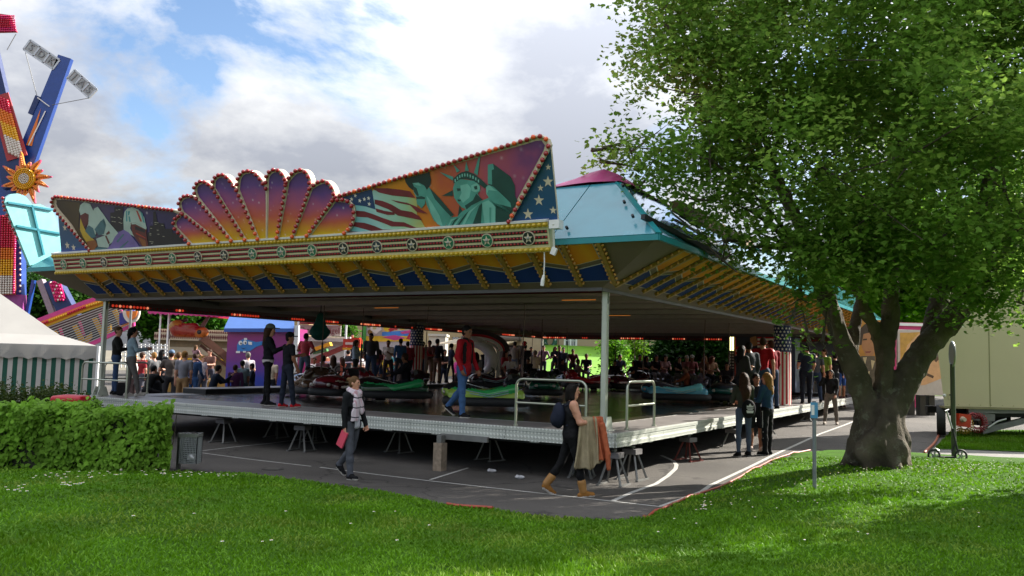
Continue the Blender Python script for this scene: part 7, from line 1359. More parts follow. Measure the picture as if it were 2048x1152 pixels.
t = thing('portrait_panel', 'wide painted panel with a pale fair-haired face left of the cream trailer', 'poster panel', (0, 0, 0)); YQ = 31.5; P = on_y(1850, 790, YQ); t.location = (P[0], YQ, gz(P[0], YQ)); o = np.array(t.location)
MB().prism([gq2(1796, 660), gq2(1900, 660), gq2(1900, 792), gq2(1796, 788)], (0, .12, 0)).build('panel', [M('panel_pale', '#a8a2a0', .5, 0, .1)], t)
flat('portrait_print', [(0, [[gq2(x, y, .005) for x, y in ((1800, 665), (1895, 665), (1895, 752), (1850, 770), (1815, 772), (1800, 740))]]), (1, [[gq2(x, y, .007) for x, y in P_] for P_ in (((1832, 728), (1848, 722), (1850, 728), (1836, 734)), ((1845, 742), (1868, 752), (1866, 757), (1846, 748)), ((1862, 712), (1880, 690), (1895, 700), (1872, 725)))]), (2, [[gq2(x, y, .006) for x, y in ((1812, 740), (1830, 736), (1850, 750), (1832, 766), (1812, 764))]]), (3, [[gq2(x, y, .008) for x, y in ((1800, 666), (1840, 664), (1815, 690), (1802, 730))]])], [M('print_pale_skin', '#b8906a', .5, 0, .2, 4), M('print_dark_line', '#4a3226', .5), M('print_peach', '#c09a78', .5, 0, .1), M('print_blonde', '#a8823a', .5, 0, .2)], t)
q = MB()
for x in (1820, 1842, 1860): p = gq2(x, 790, -.3); q.bx(p[0] - .1, p[0] + .1, .15, .5, 0, p[2])
q.build('support', [m_dark], t)
t, g = booth_frame('pink_stall', 'pink and white fairground stall glimpsed between the tree limbs', 'stall', 1810, 36); a, b = g(1770, 644), g(1850, 760); q = MB(); q.bx(a[0], b[0], 0, 2, 0, a[2], 0)
for i in range(3): q.bx(a[0], b[0], -.06, -.003, a[2] - .14 - .28 * i, a[2] - .02 - .28 * i, 1)
q.bx(g(1797, 0)[0], g(1815, 0)[0], -.04, -.002, 1.0, a[2] - 1.0, 2); q.build('stall_wall', [M('stall_pink', '#b02a62', .5, 0, .1), m_white, M('stall_glass', '#8a98a8', .2)], t)
# round sign seen edge-on, scooter, blue sign, hoses
def lawn_point(px, py):
    P = on_z(px, py, .2)
    for _ in range(12): P = on_z(px, py, max(lawn_z(P[0], P[1]), gz(P[0], P[1])))
    return P
P = lawn_point(1908, 913); t = thing('round_sign', 'round traffic sign seen edge-on atop a grey green pole', 'road sign', P); Z1 = on_y(1907, 684, P[1])[2] - P[2]; Z0 = on_y(1907, 733, P[1])[2] - P[2]; R1 = (Z1 - Z0) / 2
MB().cyl((0, 0, -.1), (0, 0, Z0 + .05), .05, n=12).build('pole', [M('pole_green_grey', '#4a5240', .5, .3, .15)], t)
an = R_(74); e = Vector((math.cos(an), math.sin(an), 0)); nn = Vector((-math.sin(an), math.cos(an), 0)); q = MB(); q.prism([Vector((0, -.0, (Z0 + Z1) / 2)) + e * R1 * math.cos(a_) + Vector((0, 0, R1 * math.sin(a_))) - nn * .012 for a_ in np.linspace(0, 2 * PI, 28, endpoint=False)], nn * .024); q.tube([Vector((0, 0, (Z0 + Z1) / 2)) + e * R1 * math.cos(a_) + Vector((0, 0, R1 * math.sin(a_))) for a_ in np.linspace(0, 2 * PI, 29)], .022, 6); q.build('sign_disc', [M('sign_back_grey', '#9a9c9c', .35, .6, .08)], t)
P = lawn_point(1893, 915); t = thing('kick_scooter', 'black and silver kick scooter leaning against the sign pole', 'scooter', P)
def sg(x, y, d=0): return on_y(x, y, P[1] + d) - P
q = MB(); A_, B_ = sg(1868, 911), sg(1922, 912)
for nm, c in (('front_wheel', B_), ('rear_wheel', A_)):
    q = MB(); q.tube([c + np.array([.115 * math.cos(a_), .02 * math.sin(a_ * 0), .115 * math.sin(a_) - 0]) for a_ in np.linspace(0, 2 * PI, 19)], .022, 6, 0, False)
    for i in range(5): a_ = i * 2 * PI / 5; q.beam(c, c + np.array([.1 * math.cos(a_), 0, .1 * math.sin(a_)]), .03, .02, 1)
    q.cyl(c + (0, -.03, 0), c + (0, .03, 0), .03, m=1); q.build(nm, [M('tyre_black', (.02, .02, .02), .7), m_alu], t)
q = MB(); q.beam(A_ + (.1, 0, -.03), B_ + (-.14, 0, -.03), .12, .035); q.build('footboard', [m_black], t)
q = MB(); q.tube([A_ + (-.1, 0, .03), A_ + (-.06, 0, .1), A_ + (.03, 0, .14), A_ + (.1, 0, .09)], .02, 5); q.build('rear_mudguard', [m_alu], t)
q = MB(); tp_ = sg(1893, 822, .1); md = sg(1906, 862, .06); q.cyl(tp_, md, .018, n=8, m=0); q.cyl(md, B_ + (-.05, 0, .02), .02, n=8, m=1); q.cyl(sg(1911, 885, .03), sg(1904, 905), .018, n=8, m=1); q.cyl(md, md + (0, 0, .05), .03, n=8, m=1); q.build('steering_tube', [m_alu, m_black], t)
q = MB(); q.cyl(tp_ + (-.12, -.16, 0), tp_ + (.12, .16, .02), .018, n=8); q.build('handlebar', [m_black], t)
P = lawn_point(1629, 977); t = thing('trail_marker', 'small blue and white marker plate on a thin grey post in the lawn', 'sign post', P); Z1 = on_y(1628, 802, P[1])[2] - P[2]; Zm = on_y(1628, 836, P[1])[2] - P[2]; k = P[1] / FPX
MB().cyl((0, 0, -.1), (0, 0, Z1), .03, n=10).build('post', [M('post_grey', '#7d8286', .4, .5, .12)], t); q = MB(); q.bx(-9 * k, 5 * k, -.05, -.033, Zm, Z1 - .02, 0); q.bx(-8 * k, -2 * k, -.056, -.051, Zm + .05, Z1 - .06, 1); q.build('plate', [M('plate_blue', '#4a8ab0', .4, 0, .08), m_white], t); q = MB(); q.cyl((0, 0, Zm + .02), (0, 0, Zm + .06), .04, n=10); q.cyl((0, 0, Z1 - .1), (0, 0, Z1 - .06), .04, n=10); q.build('clamp', [m_alu], t)
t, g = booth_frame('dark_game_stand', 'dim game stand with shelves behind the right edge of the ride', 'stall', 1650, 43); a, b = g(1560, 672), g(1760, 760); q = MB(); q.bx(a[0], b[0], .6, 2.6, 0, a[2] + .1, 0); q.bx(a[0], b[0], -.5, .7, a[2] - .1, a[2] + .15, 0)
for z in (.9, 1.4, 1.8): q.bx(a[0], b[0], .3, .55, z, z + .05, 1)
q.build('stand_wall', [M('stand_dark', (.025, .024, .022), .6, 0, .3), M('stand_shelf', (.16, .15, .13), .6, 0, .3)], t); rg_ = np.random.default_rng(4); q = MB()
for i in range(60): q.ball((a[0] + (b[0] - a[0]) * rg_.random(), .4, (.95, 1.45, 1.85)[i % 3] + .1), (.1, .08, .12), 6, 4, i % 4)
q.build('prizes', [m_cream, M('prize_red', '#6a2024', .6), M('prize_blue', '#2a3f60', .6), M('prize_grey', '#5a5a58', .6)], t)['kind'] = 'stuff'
# ================================================================== VEGETATION
def leaf_mat(name, col, tr=.35, var=.35, vs=1.3): return M(name, col, .6, 0, var, vs, spec=.15, trans=tr)
MAPLE = np.array([(0, -.42, 0), (.3, -.36, .03), (.52, .0, .05), (.2, .1, 0), (0, .55, .06), (-.2, .1, 0), (-.52, .0, .05), (-.3, -.36, .03)]); MF = np.array([(0, 1, 3), (1, 2, 3), (0, 3, 5), (3, 4, 5), (0, 5, 7), (5, 6, 7)])
OVAL = np.array([(0, -.5, 0), (.25, -.12, .05), (.2, .2, .05), (0, .55, 0), (-.2, .2, .05), (-.25, -.12, .05)]); OF = np.array([(0, 1, 5), (1, 2, 5), (2, 4, 5), (2, 3, 4)])
def rot_frames(nrm, rng):
    n = nrm / np.linalg.norm(nrm, axis=1, keepdims=True); r = rng.normal(size=n.shape); x = np.cross(n, r); x /= np.linalg.norm(x, axis=1, keepdims=True); return x, np.cross(n, x), n
def leaves(name, C, Nn, size, shape, F, mat, parent, rng, ydir=None, kind=None):
    if ydir is None: X, Y, Z = rot_frames(Nn, rng)
    else:
        Z = Nn / np.linalg.norm(Nn, axis=1, keepdims=True); Y = ydir - Z * np.sum(ydir * Z, 1, keepdims=True); Y /= np.linalg.norm(Y, axis=1, keepdims=True) + 1e-9; X = np.cross(Y, Z)
    s_ = np.broadcast_to(np.asarray(size, float), (len(C),))[:, None, None]
    V = C[:, None, :] + s_ * (shape[None, :, 0:1] * X[:, None] + shape[None, :, 1:2] * Y[:, None] + shape[None, :, 2:3] * Z[:, None])
    FF = (F[None] + (np.arange(len(C)) * len(shape))[:, None, None]).reshape(-1, F.shape[1]); o = obj(name, npmesh(name, V.reshape(-1, 3), FF, [mat]), parent)
    if kind: o['kind'] = kind
    return o
from mathutils import noise as mnoise
def crown_points(blobs, ncl, per, rad, rng, thr=-.08, fr=.55, surf=.55, seed=0.0):
    vol = np.array([b[1][0] * b[1][1] * b[1][2] for b in blobs]) ** .75; vol /= vol.sum(); out = []; n = 0; tries = 0
    while n < ncl and tries < ncl * 30:
        tries += 1; b = blobs[rng.choice(len(blobs), p=vol)]; d = rng.normal(size=3); d /= np.linalg.norm(d); r = rng.random() ** (1 / 3) if rng.random() > surf else .82 + .22 * rng.random(); p = np.array(b[0]) + d * np.array(b[1]) * r
        if mnoise.noise(Vector(p * fr) + Vector((seed, 0, 0))) < thr: continue
        out.append(p); n += 1
    C = np.array(out); k = rng.normal(size=(len(C), per, 3)) * np.array([1, 1, .75]) * rad; k[:, :, 2] -= .35 * rad * np.abs(rng.normal(size=(len(C), per)))
    return C, (C[:, None] + k).reshape(-1, 3)
rng = np.random.default_rng(11)
# ---- the big maple
TB = lawn_point(1758, 928); YM = TB[1]; KM = YM / FPX
tree = thing('maple_tree', 'large maple with thick forked trunk and spreading crown on the right lawn', 'tree', TB); to = np.array(tree.location)
def mp(px, py, dy=0): return on_y(px, py, YM + dy) - to
t = SDF((-2.2, -2.5, -.35), (4.2, 2.4, 6.6), .05)
def limb_(P, r0, r1, k=.06):
    Q = smooth_poly([mp(*p) for p in P], 2); n = len(Q) - 1
    for i in range(n): t.cap(Q[i], Q[i + 1], r0 + (r1 - r0) * i / n, r0 + (r1 - r0) * (i + 1) / n, 0, k, 1, .35)
limb_([(1760, 950), (1758, 880), (1758, 835)], .44, .41)
limb_([(1752, 855), (1728, 795), (1706, 735), (1685, 680), (1662, 625), (1641, 560), (1590, 430), (1540, 330)], .22, .1); limb_([(1762, 855), (1768, 780), (1773, 700), (1781, 620), (1787, 540), (1800, 300, .4)], .18, .1); limb_([(1766, 855), (1795, 795), (1829, 727), (1868, 677), (1915, 625), (1975, 545), (2060, 420)], .25, .16)
limb_([(1770, 712, .05), (1746, 655, .0), (1722, 600, -.2), (1692, 530, -.4), (1660, 400, -.6)], .11, .06); limb_([(1700, 700, .3), (1714, 640, .5), (1732, 560, .8), (1660, 380, 1.3)], .12, .07); limb_([(1840, 715, .2), (1868, 640, .5), (1890, 540, .8), (1910, 380, 1.0)], .19, .1); limb_([(1900, 640), (1935, 560, -.4), (1965, 440, -.9), (1990, 300, -1.2)], .14, .08); limb_([(1680, 670), (1660, 570, -.6), (1600, 500, -.9)], .08, .05); limb_([(1786, 560), (1740, 510, -.5), (1700, 480, -.7)], .08, .05)
for a in np.linspace(0, 2 * PI, 8)[:-1] + .3:  # root flare
    e = np.array([math.cos(a), math.sin(a), 0]); b = mp(1760, 930) * 0; t.cap(b + e * .26 + (0, 0, .5), b + e * (.62 + .1 * math.sin(a * 3)) + (0, 0, -.1), .2, .09, 0, .2, 1, .3)
for p, r in ((mp(1750, 880, -.5), .2), (mp(1790, 905, -.45), .22), (mp(1728, 905, -.4), .2), (mp(1770, 850, -.48), .14)): t.ell(p, (r, r * .7, r), 0, .15)
X, Y, Z = t.ax[0][:, None, None], t.ax[1][None, :, None], t.ax[2][None, None, :]; an_ = np.arctan2(Y, X)
t.S += .022 * np.sin(9 * an_ + 3 * np.sin(2.2 * Z)) + .02 * np.sin(17 * X + 5 * np.sin(3 * Z)) * np.sin(15 * Y + 2) + .014 * np.sin(31 * X + 9 * Z) * np.cos(27 * Y - 7 * Z)
V, F, mi = t.mesh()
bark = M('maple_bark', (.095, .078, .058), .95, 0, .45, 3, 1.0, 28, spec=.15, detail=8); n = bark.node_tree.nodes; l = bark.node_tree.links
# lichen patches
tcn = n.new('ShaderNodeTexCoord'); vz = n.new('ShaderNodeTexNoise'); vz.inputs['Scale'].default_value = 4.2; vz.inputs['Detail'].default_value = 7; vz.inputs['Roughness'].default_value = .7; l.new(tcn.outputs['Object'], vz.inputs[0]); k_ = ramp(vz.outputs[0], [(.56, 0), (.66, .75)], n, l)
ml = n.new('ShaderNodeMix'); ml.data_type = 'RGBA'; l.new(k_, ml.inputs[0]); src = n['Principled BSDF'].inputs['Base Color'].links[0].from_socket; l.new(src, ml.inputs[6]); ml.inputs[7].default_value = (.19, .19, .14, 1); l.new(ml.outputs[2], n['Principled BSDF'].inputs['Base Color'])
n['Principled BSDF'].inputs['Roughness'].default_value = .95
obj('trunk', npmesh('trunk', V, F, [bark], None, True), tree)
BL = [(1330, 50, 120, -1), (1300, 130, 80, 0), (1390, 190, 130, -1.5), (1320, 300, 75, -1), (1262, 305, 45, -.8), (1205, 297, 30, -.8), (1183, 300, 18, -.8), (1200, 322, 14, -.8), (1270, 380, 40, -1), (1420, 320, 130, -2), (1390, 400, 60, -1.5), (1480, 430, 105, -1), (1450, 480, 60, -1.6), (1500, 500, 62, -1.4), (1590, 528, 62, -2), (1602, 596, 34, -2.2), (1588, 628, 26, -2.3), (1500, 90, 200, 0), (1650, 120, 230, -1.5), (1640, 330, 190, -2.4), (1690, 470, 110, -2.6), (1620, 260, 200, 1.8), (1800, 80, 250, -2), (1840, 300, 200, -3), (1830, 450, 115, -2.8), (1770, 520, 60, -2.5), (1860, 250, 230, 2.2), (1960, 180, 230, 0), (2010, 380, 180, -2), (1990, 520, 80, -1.8), (1930, 640, 44, -1.5), (1952, 600, 56, -1.5), (2040, 605, 84, -1.2), (1975, 570, 70, -1.6), (1890, 585, 45, -1.8), (2030, 460, 100, .5), (2180, 60, 240, 0), (2160, 300, 180, 0), (1700, -160, 300, 0), (1960, -160, 300, 0), (1450, -90, 200, 0), (2200, -120, 280, 1), (1620, 690, 15, -1.8), (1645, 685, 16, -1.8), (1665, 680, 12, -1.8), (1445, 520, 46, -1.8), (1900, 560, 50, -2.4)]
blobs = []
for (x, y, r, dy) in BL:
    c = mp(x, y, dy); rr = (r - 8 if r > 100 else max(7, r - 15)) * KM; blobs.append((c, (rr, max(rr * .95, .25), rr * .92)))
C, Pl = crown_points(blobs, 4700, 32, .23, rng, -.13, .8, .6)
nn = rng.normal(size=Pl.shape) * .55 + np.array([0, 0, 1.0]); yd = rng.normal(size=Pl.shape) * .6 + np.array([0, 0, -.8])
sel = rng.random(len(Pl)); m_lf1 = leaf_mat('maple_leaf', '#668a34', .55, .3, .9); m_lf2 = leaf_mat('maple_leaf_light', '#86a546', .6, .3, .9)
cl = np.repeat(rng.random(len(C)), 32); big = cl < .72
crown = bpy.data.objects.new('crown', None); link(crown, tree)
leaves('leaf_mass', Pl[big], nn[big], .075 + .05 * sel[big], MAPLE, MF, m_lf1, crown, rng, yd[big], 'stuff'); leaves('leaf_mass', Pl[~big], nn[~big], .075 + .05 * sel[~big], MAPLE, MF, m_lf2, crown, rng, yd[~big], 'stuff')
q = MB(); ends = [mp(1540, 330), mp(1660, 380, 1.3), mp(1800, 300, .4), mp(2060, 420), mp(1910, 380, 1.0), mp(1990, 300, -1.2), mp(1600, 500, -.9), mp(1700, 480, -.7)]
for i, (c, r) in enumerate(blobs):
    e = min(ends, key=lambda a: np.linalg.norm(a - c)); mid = (e + c) / 2 + rng.normal(size=3) * .25 + (0, 0, .2); L_ = np.linalg.norm(c - e); q.tube(smooth_poly([e, mid, c], 2), [.075 - .055 * j / 5 for j in range(len(smooth_poly([e, mid, c], 2)))], 6)
    for _ in range(3): q.tube([c, c + rng.normal(size=3) * np.array(r) * .6], [.02, .008], 4)
q.build('branches', [bark], tree)
# ---- trees further away
def far_tree(label, px, ytop, ybot, wpx, Y, col, nl=1400, per=8, lsize=.3, seed=1, zb=None, tr=.35, trunk=True, name='broadleaf_tree'):
    rg = np.random.default_rng(seed); a = on_y(px, ytop, Y); b = on_y(px, ybot, Y); g0 = gz(a[0], Y) if zb is None else zb; k = Y / FPX; w = wpx * k / 2; h = a[2] - b[2]
    t = thing(name, label, 'tree', (a[0], Y, g0)); z0 = b[2] - g0; bl = []
    for i in range(11):
        u = rg.random(); an = rg.random() * 6.28; rr = (.25 + .5 * rg.random()); bl.append((np.array([math.cos(an) * w * .62 * rg.random() ** .5, math.sin(an) * w * .5 * rg.random() ** .5, z0 + h * (.25 + .55 * u)]), (w * .5 * (1 - .35 * u), w * .45, h * .26)))
    C, P = crown_points(bl, nl, per, lsize * 1.3, rg, -.1, 1.2 / max(1, w * .4), .7, seed * 3.1); N_ = rg.normal(size=P.shape) * .6 + np.array([0, 0, 1.0])
    leaves('crown', P, N_, lsize * (.7 + .6 * rg.random(len(P))), OVAL * np.array([1.5, 1, 1]), OF, leaf_mat('leaf_' + col.strip('#'), col, tr, .4, .5), t, rg)
    if trunk:
        q = MB(); q.tube([(0, 0, -.2), (.1, 0, z0 + h * .3), (0, .1, z0 + h * .7)], [w * .06 + .06, w * .05 + .04, .04], 8)
        for i in range(5): q.tube([(0.05, 0, z0 + h * .2), bl[i][0]], [w * .03 + .02, .02], 5)
        q.build('trunk', [bark], t)
    return t
far_tree('dark green tree behind the pendulum ride struts', 130, 545, 700, 180, 62, '#2c5012', 1500, seed=2)
far_tree('broad tree at the far left behind the blue mast', 45, 500, 700, 150, 66, '#2c5212', 1000, seed=3)
far_tree('round tree behind the plane ride under the pink canopy', 330, 585, 690, 150, 54, '#33600f', 1500, seed=4)
far_tree('leafy tree left of the ochre house', 415, 592, 680, 90, 56, '#3a6a14', 900, seed=5)
far_tree('thin young tree standing on the sunlit bank left of the post', 1228, 655, 765, 66, 44, '#5a8a1c', 260, 6, .16, seed=6, tr=.5)
far_tree('sparse sapling on the bank right of the corner post', 1275, 660, 745, 70, 47, '#5a8018', 260, 6, .16, seed=16, tr=.5)
far_tree('dense dark tree behind the back bench', 1385, 628, 800, 190, 42, '#24480f', 2600, 8, .22, seed=7)
far_tree('bushy tree behind the red haired girl', 1440, 640, 800, 90, 43, '#2a4f10', 1000, 8, .22, seed=8)
far_tree('bright backlit tree behind the limbs of the maple', 1790, 380, 690, 330, 46, '#5a8a18', 2600, 8, .3, seed=9, tr=.5)
far_tree('tall tree behind the cream trailer', 2010, 330, 700, 300, 44, '#44721a', 1800, 8, .3, seed=10, tr=.45)
far_tree('small tree behind the lettered snack stand', 690, 640, 700, 40, 58, '#4a7a1c', 300, 6, .2, seed=12)
far_tree('leafy tree on the slope behind the arch ride', 1050, 640, 690, 130, 63, '#4a7418', 700, 7, .25, seed=13)
nb_ = far_tree('neighbouring leafy tree standing right of the lawn outside the view', 2900, 60, 640, 1300, 11.5, '#567a26', 1900, 10, .24, seed=31, zb=.4)
# ---- clipped hedge in front left
HX0, HX1, HY0, HY1, HT = -10.6, -5.48, 14.0, 15.3, 1.07
rng = np.random.default_rng(5); hb = lawn_z(-6.5, 13.9); hedge = thing('hedge', 'clipped leafy hedge in front of the striped marquee', 'hedge', (HX1, HY0, 0)); ho = np.array(hedge.location)
MB().bx(HX0 - HX1 + .1, -.62, .12, HY1 - HY0 - .1, 0, HT - .12).build('inner_dark_box', [M('hedge_inside', (.018, .02, .01), .9, 0, .4, 8)], hedge)  # plain near-black box filling the hedge core
def hz(x): return HT + .045 * np.sin(x * 3.1) + .035 * np.sin(x * 7.7 + 1) + .02 * np.sin(x * 19)
n1, n2, n3 = 6500, 4800, 1500; P = []; Nn = []
x = rng.uniform(HX0, HX1, n1); z = rng.uniform(.02, 1, n1) ** .9; dpt = rng.random(n1) ** 2 * .2 - .07 * (rng.random(n1) > .93); P.append(np.stack([x, HY0 + dpt + .06 * np.sin(x * 2.3 + z * 3) + .05 * np.sin(x * 6.1 - z * 5), z * hz(x)], 1)); Nn.append(rng.normal(size=(n1, 3)) * .45 + np.array([0, -1, .55]))
x = rng.uniform(HX0, HX1, n2); y = rng.uniform(HY0, HY1, n2); P.append(np.stack([x, y, hz(x) - rng.random(n2) ** 2 * .14 + .11 * (rng.random(n2) > .93) * rng.random(n2)], 1)); Nn.append(rng.normal(size=(n2, 3)) * .5 + np.array([0, -.3, 1]))
y = rng.uniform(HY0, HY1, n3); z = rng.uniform(.02, 1, n3); P.append(np.stack([HX1 * y / HY0 - rng.random(n3) ** 2 * .15 + .04 * np.sin(z * 6), y, z * HT], 1)); Nn.append(rng.normal(size=(n3, 3)) * .45 + np.array([1, -.2, .5]))
P = np.concatenate(P); Nn = np.concatenate(Nn); kp = P[:, 0] < HX1 * P[:, 1] / HY0 + .06; P = P[kp] - ho; Nn = Nn[kp]; yd = rng.normal(size=P.shape) * .5 + np.array([0, -.2, -1]); sz = .098 * (.75 + .5 * rng.random(len(P))); m_hl = leaf_mat('hornbeam_leaf', '#6f9830', .45, .45, 2.2)
vis = np.where((P[:, 1] < .06) & (P[:, 0] + HX1 > -8.4))[0]; pick = rng.choice(vis, 300, replace=False); rest = np.ones(len(P), bool); rest[pick] = False
leaves('foliage', P[rest], Nn[rest], sz[rest], OVAL * np.array([1.25, 1, 1]), OF, m_hl, hedge, rng, yd[rest], 'stuff')
ml_ = [npmesh('leaf', OVAL * np.array([1.25, 1, 1 + .8 * i]), OF, [m_hl]) for i in range(3)]
for j, i in enumerate(pick):
    z_ = Vector(Nn[i]).normalized(); y_ = Vector(yd[i]); y_ = (y_ - z_ * y_.dot(z_)).normalized(); x_ = y_.cross(z_); o = obj('leaf', ml_[j % 3], hedge); m4 = Matrix((x_, y_, z_)).transposed().to_4x4() @ Matrix.Scale(float(sz[i]) * 1.05, 4); m4.translation = Vector(P[i]) + Vector((0, -.02, 0)); o.matrix_local = m4
q = MB()
for i in range(40): xx = rng.uniform(HX0 - HX1 + .2, -.1); yy = rng.uniform(.15, 1.1); q.tube([(xx, yy, 0), (xx + rng.normal() * .1, yy + rng.normal() * .1, .5), (xx + rng.normal() * .2, yy, 1.0)], [.014, .01, .006], 4)
q.build('stems', [bark], hedge)
def bush(label, px, py, Y, w, h, col, n, seed, ls=.06):
    rg = np.random.default_rng(seed); b = on_y(px, py, Y); g0 = gz(b[0], Y); t = thing('bush', label, 'bush', (b[0], Y, g0)); z = b[2] - g0; bl = [(np.array([rg.uniform(-.8, .8) * w, rg.uniform(-.4, .4) * w, z * rg.uniform(.35, .75)]), (w * .4, w * .35, z * .32)) for _ in range(9)]
    C, P = crown_points(bl, n, 10, ls * 1.8, rg, -.2, 1.2); leaves('foliage', P, rg.normal(size=P.shape) * .6 + np.array([0, -.2, 1.]), ls * (.7 + .6 * rg.random(len(P))), OVAL * np.array([1.3, 1, 1]), OF, leaf_mat('leaf_' + col.strip('#'), col, .3, .4, 2), t, rg); q = MB()
    for i in range(8): q.tube([(rg.uniform(-.3, .3) * w, 0, 0), bl[i][0]], [.03, .01], 5)
    q.build('stems', [bark], t)
bush('low olive bush behind the clipped hedge', 40, 768, 20, 1.6, 1.2, '#3a4a16', 700, 21); bush('reddish green shrub next to the red bin lid', 95, 775, 21, 1.1, 1.0, '#4a5a1a', 400, 22)
# ---- lawn grass and daisies
rng = np.random.default_rng(3); NB = 215000; r = 1.6 * (19 / 1.6) ** rng.random(NB); a = rng.uniform(-.64, .64, NB); wide = rng.random(NB) < .14; a[wide] = rng.uniform(-1.1, 1.1, wide.sum()); x = r * np.sin(a) * 1.05; y = r * np.cos(a); d = edge_dist(x, y); edge_ok = (d > -.03); x, y, r = x[edge_ok], y[edge_ok], r[edge_ok]
hid = (x > HX0 - .5) & (x < HX1) & (y > HY0 + .1) & (y < HY1 + 3); x, y, r = x[~hid], y[~hid], r[~hid]; z = lawn_zn(x, y); n = len(x)
hgt = (.022 + .024 * rng.random(n)) * (1 + .5 * (np.sin(x * 1.3 + 1) * np.sin(y * 1.1) > .55)); wd = .0025 + .0008 * r; an = rng.uniform(0, 2 * PI, n); le = rng.normal(size=(n, 2)) * .022
B = np.stack([x, y, z - .004], 1); sx = np.stack([np.cos(an) * wd, np.sin(an) * wd, 0 * an], 1); T = B + np.concatenate([le, hgt[:, None]], 1); Md = B + np.concatenate([le * .3, (hgt * .55)[:, None]], 1)
V = np.stack([B - sx, B + sx, Md + sx * .8, T, Md - sx * .8], 1).reshape(-1, 3); F = (np.array([(0, 1, 2), (0, 2, 4), (4, 2, 3)])[None] + (np.arange(n) * 5)[:, None, None]).reshape(-1, 3)
m_gr = M('grass_blade', '#5a860f', .6, 0, .45, .9, spec=.25, trans=.3, detail=7)
gn = m_gr.node_tree.nodes; gl_ = m_gr.node_tree.links; tcn = gn.new('ShaderNodeTexCoord'); dz_ = gn.new('ShaderNodeTexNoise'); dz_.inputs['Scale'].default_value = .7; dz_.inputs['Detail'].default_value = 6; gl_.new(tcn.outputs['Object'], dz_.inputs[0]); dk2 = ramp(dz_.outputs[0], [(.5, 0), (.66, .6)], gn, gl_)
gm = gn.new('ShaderNodeMix'); gm.data_type = 'RGBA'; src = gn['Principled BSDF'].inputs['Base Color'].links[0].from_socket; gl_.new(dk2, gm.inputs[0]); gl_.new(src, gm.inputs[6]); gm.inputs[7].default_value = (*S('#85903a'), 1); gl_.new(gm.outputs[2], gn['Principled BSDF'].inputs['Base Color'])
tag(obj('lawn_grass', npmesh('lawn_grass', V, F, [m_gr])), 'short green mown grass covering the foreground lawn', kind='stuff')
q = MB(); 
def daisies(px0, px1, py0, py1, k, sg=0):
    for _ in range(k):
        P = lawn_point(rng.uniform(px0, px1), rng.uniform(py0, py1))
        if edge_dist(np.array([P[0]]), np.array([P[1]]))[0] < .1: continue
        c = P + (0, 0, .055); s_ = .013 + .006 * rng.random(); q.add([c + np.array([s_ * math.cos(i * PI / 3), s_ * math.sin(i * PI / 3), .004 * (i % 2)]) for i in range(6)], [(0, 1, 2, 3, 4, 5)], 0); q.ball(c + (0, 0, .004), s_ * .35, 5, 3, 1)
for a_ in ((60, 230, 950, 965, 26), (120, 170, 972, 980, 16), (200, 330, 945, 958, 20), (340, 480, 950, 962, 26), (10, 60, 978, 992, 10), (1390, 1640, 960, 1030, 34), (1400, 1420, 1016, 1028, 10), (1560, 1700, 960, 1000, 24), (1640, 1760, 930, 960, 24), (1850, 2040, 920, 950, 60), (1780, 1900, 925, 960, 24), (200, 2000, 1000, 1100, 26)): daisies(*a_)
tag(q.build('daisies', [m_white, m_yel]), 'small white daisies scattered in the grass', kind='stuff')
# blades on the strip under the trailer
Pq = []
while len(Pq) < 9000:
    u, w_ = rng.uniform(1872, 2120), rng.uniform(864, 906)
    if w_ > 884 - (u - 1884) * 1.1 and w_ < 898 + (u - 1870) * .03: Pq.append(on_ground(u, w_))
Pq = np.array(Pq); n = len(Pq); B = Pq + np.array([0, 0, .018]); an = rng.uniform(0, 2 * PI, n); sx = np.stack([np.cos(an), np.sin(an), 0 * an], 1) * .014; T = B + np.concatenate([rng.normal(size=(n, 2)) * .02, (.04 + .04 * rng.random(n))[:, None]], 1)
V = np.stack([B - sx, B + sx, T], 1).reshape(-1, 3); tag(obj('strip_grass', npmesh('strip_grass', V, np.arange(3 * n).reshape(-1, 3), [m_gr])), 'short grass on the strip below the cream trailer', kind='stuff')
# ================================================================== SMALL THINGS
P = lawn_point(356, 940); t = thing('litter_bin', 'wire mesh litter bin on a grey post at the end of the hedge', 'litter bin', P); k = P[1] / FPX; Zt = on_y(375, 866, P[1])[2] - P[2]; Zb = on_y(375, 925, P[1])[2] - P[2]
MB().bx(-.03, .03, -.03, .03, -.1, Zt).build('post', [m_alu_d], t); w = 36 * k; q = MB(); x0, dpp = .035, .24
for z in np.linspace(Zb, Zt - .04, 15): q.tube([(x0, -dpp / 2, z), (x0 + w, -dpp / 2, z), (x0 + w, dpp / 2, z), (x0, dpp / 2, z), (x0, -dpp / 2, z)], .007, 4)
for i in range(13):
    for s_ in (-1, 1): q.tube([(x0 + w * i / 12, s_ * dpp / 2, Zb), (x0 + w * i / 12, s_ * dpp / 2, Zt - .03)], .007, 4)
for i in range(9):
    for xx in (x0, x0 + w): yy = -dpp / 2 + dpp * i / 8; q.tube([(xx, yy, Zb), (xx, yy, Zt - .03)], .007, 4)
q.build('mesh_basket', [M('bin_mesh', (.33, .35, .35), .4, .3, .1)], t); q = MB()
for A_, B_ in (((x0, -dpp / 2), (x0 + w, -dpp / 2)), ((x0 + w, -dpp / 2), (x0 + w, dpp / 2)), ((x0, dpp / 2), (x0 + w, dpp / 2)), ((x0, -dpp / 2), (x0, dpp / 2))): q.beam((*A_, Zt - .03), (*B_, Zt - .03), .02, .06)
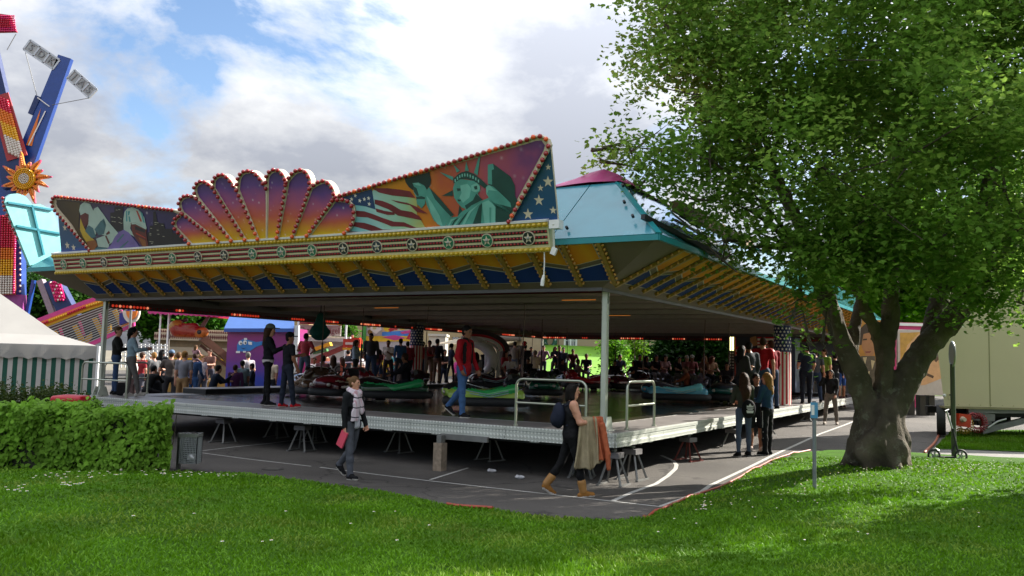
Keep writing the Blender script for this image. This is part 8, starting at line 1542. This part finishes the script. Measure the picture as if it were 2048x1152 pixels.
q.bx(x0, x0 + w, -dpp / 2, dpp / 2, Zb - .01, Zb + .005); q.build('rim', [m_alu], t); q = SDF((0, -.2, Zb), (.5, .2, Zt + .1), .016); q.ell((x0 + w * .5, 0, Zb + .2), (w * .4, .09, .22), 0, .03); q.ell((x0 + w * .5, 0, Zt - .03), (w * .42, .1, .05), 0, .03); q.ell((x0 + w * .68, -.05, Zb + .1), (.09, .09, .07), 1, .0); q.wob(.012, 40, 1); V, F, mi = q.mesh(); obj('bin_bag', npmesh('bin_bag', V, F, [M('bag_black', (.015, .015, .016), .25), M('bag_white', (.55, .55, .56), .4)], mi, True), t)
P = on_y(142, 800, 17.5); t = thing('red_lidded_bin', 'red rounded bin lid showing above the hedge', 'bin', (P[0], 17.5, gz(P[0], 17.5))); q = SDF((-.5, -.5, 0), (.5, .5, 1.4), .022); zt_ = on_y(142, 790, 17.5)[2] - gz(P[0], 17.5); q.rbox((0, 0, zt_ - .09), (.62, .5, .16), .06, 0); q.ell((0, 0, zt_ - .06), (.27, .22, .07), 0, .04); V, F, mi = q.mesh(); obj('lid', npmesh('lid', V, F, [M('bin_red', '#b01826', .35, 0, .06)], mi, True), t); MB().bx(-.27, .27, -.21, .21, 0, zt_ - .16).build('container', [M('bin_dark', (.03, .03, .03), .6)], t)
def ground_tube(name, label, px, r, mat, lawn=False):
    P = [lawn_point(*p) if lawn else on_ground(*p) for p in px]; Q = smooth_poly(P, 2); o = Q[0].copy(); t = thing(name, label, 'hose', o); q = MB(); q.tube([p - o + np.array([0, 0, r + (max(lawn_z(p[0], p[1]), gz(p[0], p[1])) - p[2])]) for p in Q], r, 8); q.build('hose_tube', [mat], t)
m_hose = M('orange_hose', '#9a3c26', .45, 0, .12, 8)
ground_tube('cable_hose', 'orange hose lying along the curved lawn edge at the asphalt corner', [(1288, 1043), (1300, 1033), (1318, 1023), (1345, 1010), (1385, 994), (1420, 982), (1450, 972), (1500, 945), (1545, 921), (1580, 910), (1620, 902)], .02, m_hose)
ground_tube('cable_hose', 'short orange hose end emerging from the lawn in the middle', [(893, 1016), (920, 1019), (950, 1021), (985, 1026)], .022, m_hose)
ground_tube('cable_hose', 'faded orange hose running from the trailer wheel to the lawn', [(1849, 908), (1856, 900), (1868, 890), (1876, 875), (1887, 856)], .03, M('hose_faded', '#a0583e', .5, 0, .1))
for px, lb in (((984, 945), 'clear crushed plastic cup under the deck'), ((1040, 958), 'crumpled white plastic litter on the asphalt')):
    P = on_ground(*px); t = thing('plastic_litter', lb, 'litter', P); q = SDF((-.1, -.1, 0), (.1, .1, .12), .008); q.cap((-.05, 0, .035), (.05, .01, .03), .035, .028, 0, .01); q.cut((-.05, 0, .035), (.03, .025, .025)); q.wob(.008, 80, 2); sdf_obj('wrapper', q, [M('litter_plastic', (.45, .45, .46), .2, 0, .1)], t)
P = on_ground(545, 938); t = thing('drain_cover', 'pale worn drain cover set in the asphalt', 'drain cover', P); q = MB(); q.prism([(.2 * math.cos(i * PI / 9), .2 * math.sin(i * PI / 9), .002) for i in range(18)], (0, 0, .006)); 
for i in range(4): q.bx(-.12, .12, -.09 + i * .06, -.065 + i * .06, .008, .012, 1)
q.build('cover_plate', [M('cover_iron', (.06, .055, .05), .7, .3, .3, 9), M('cover_bar', (.16, .15, .13), .6, .3, .2)], t)
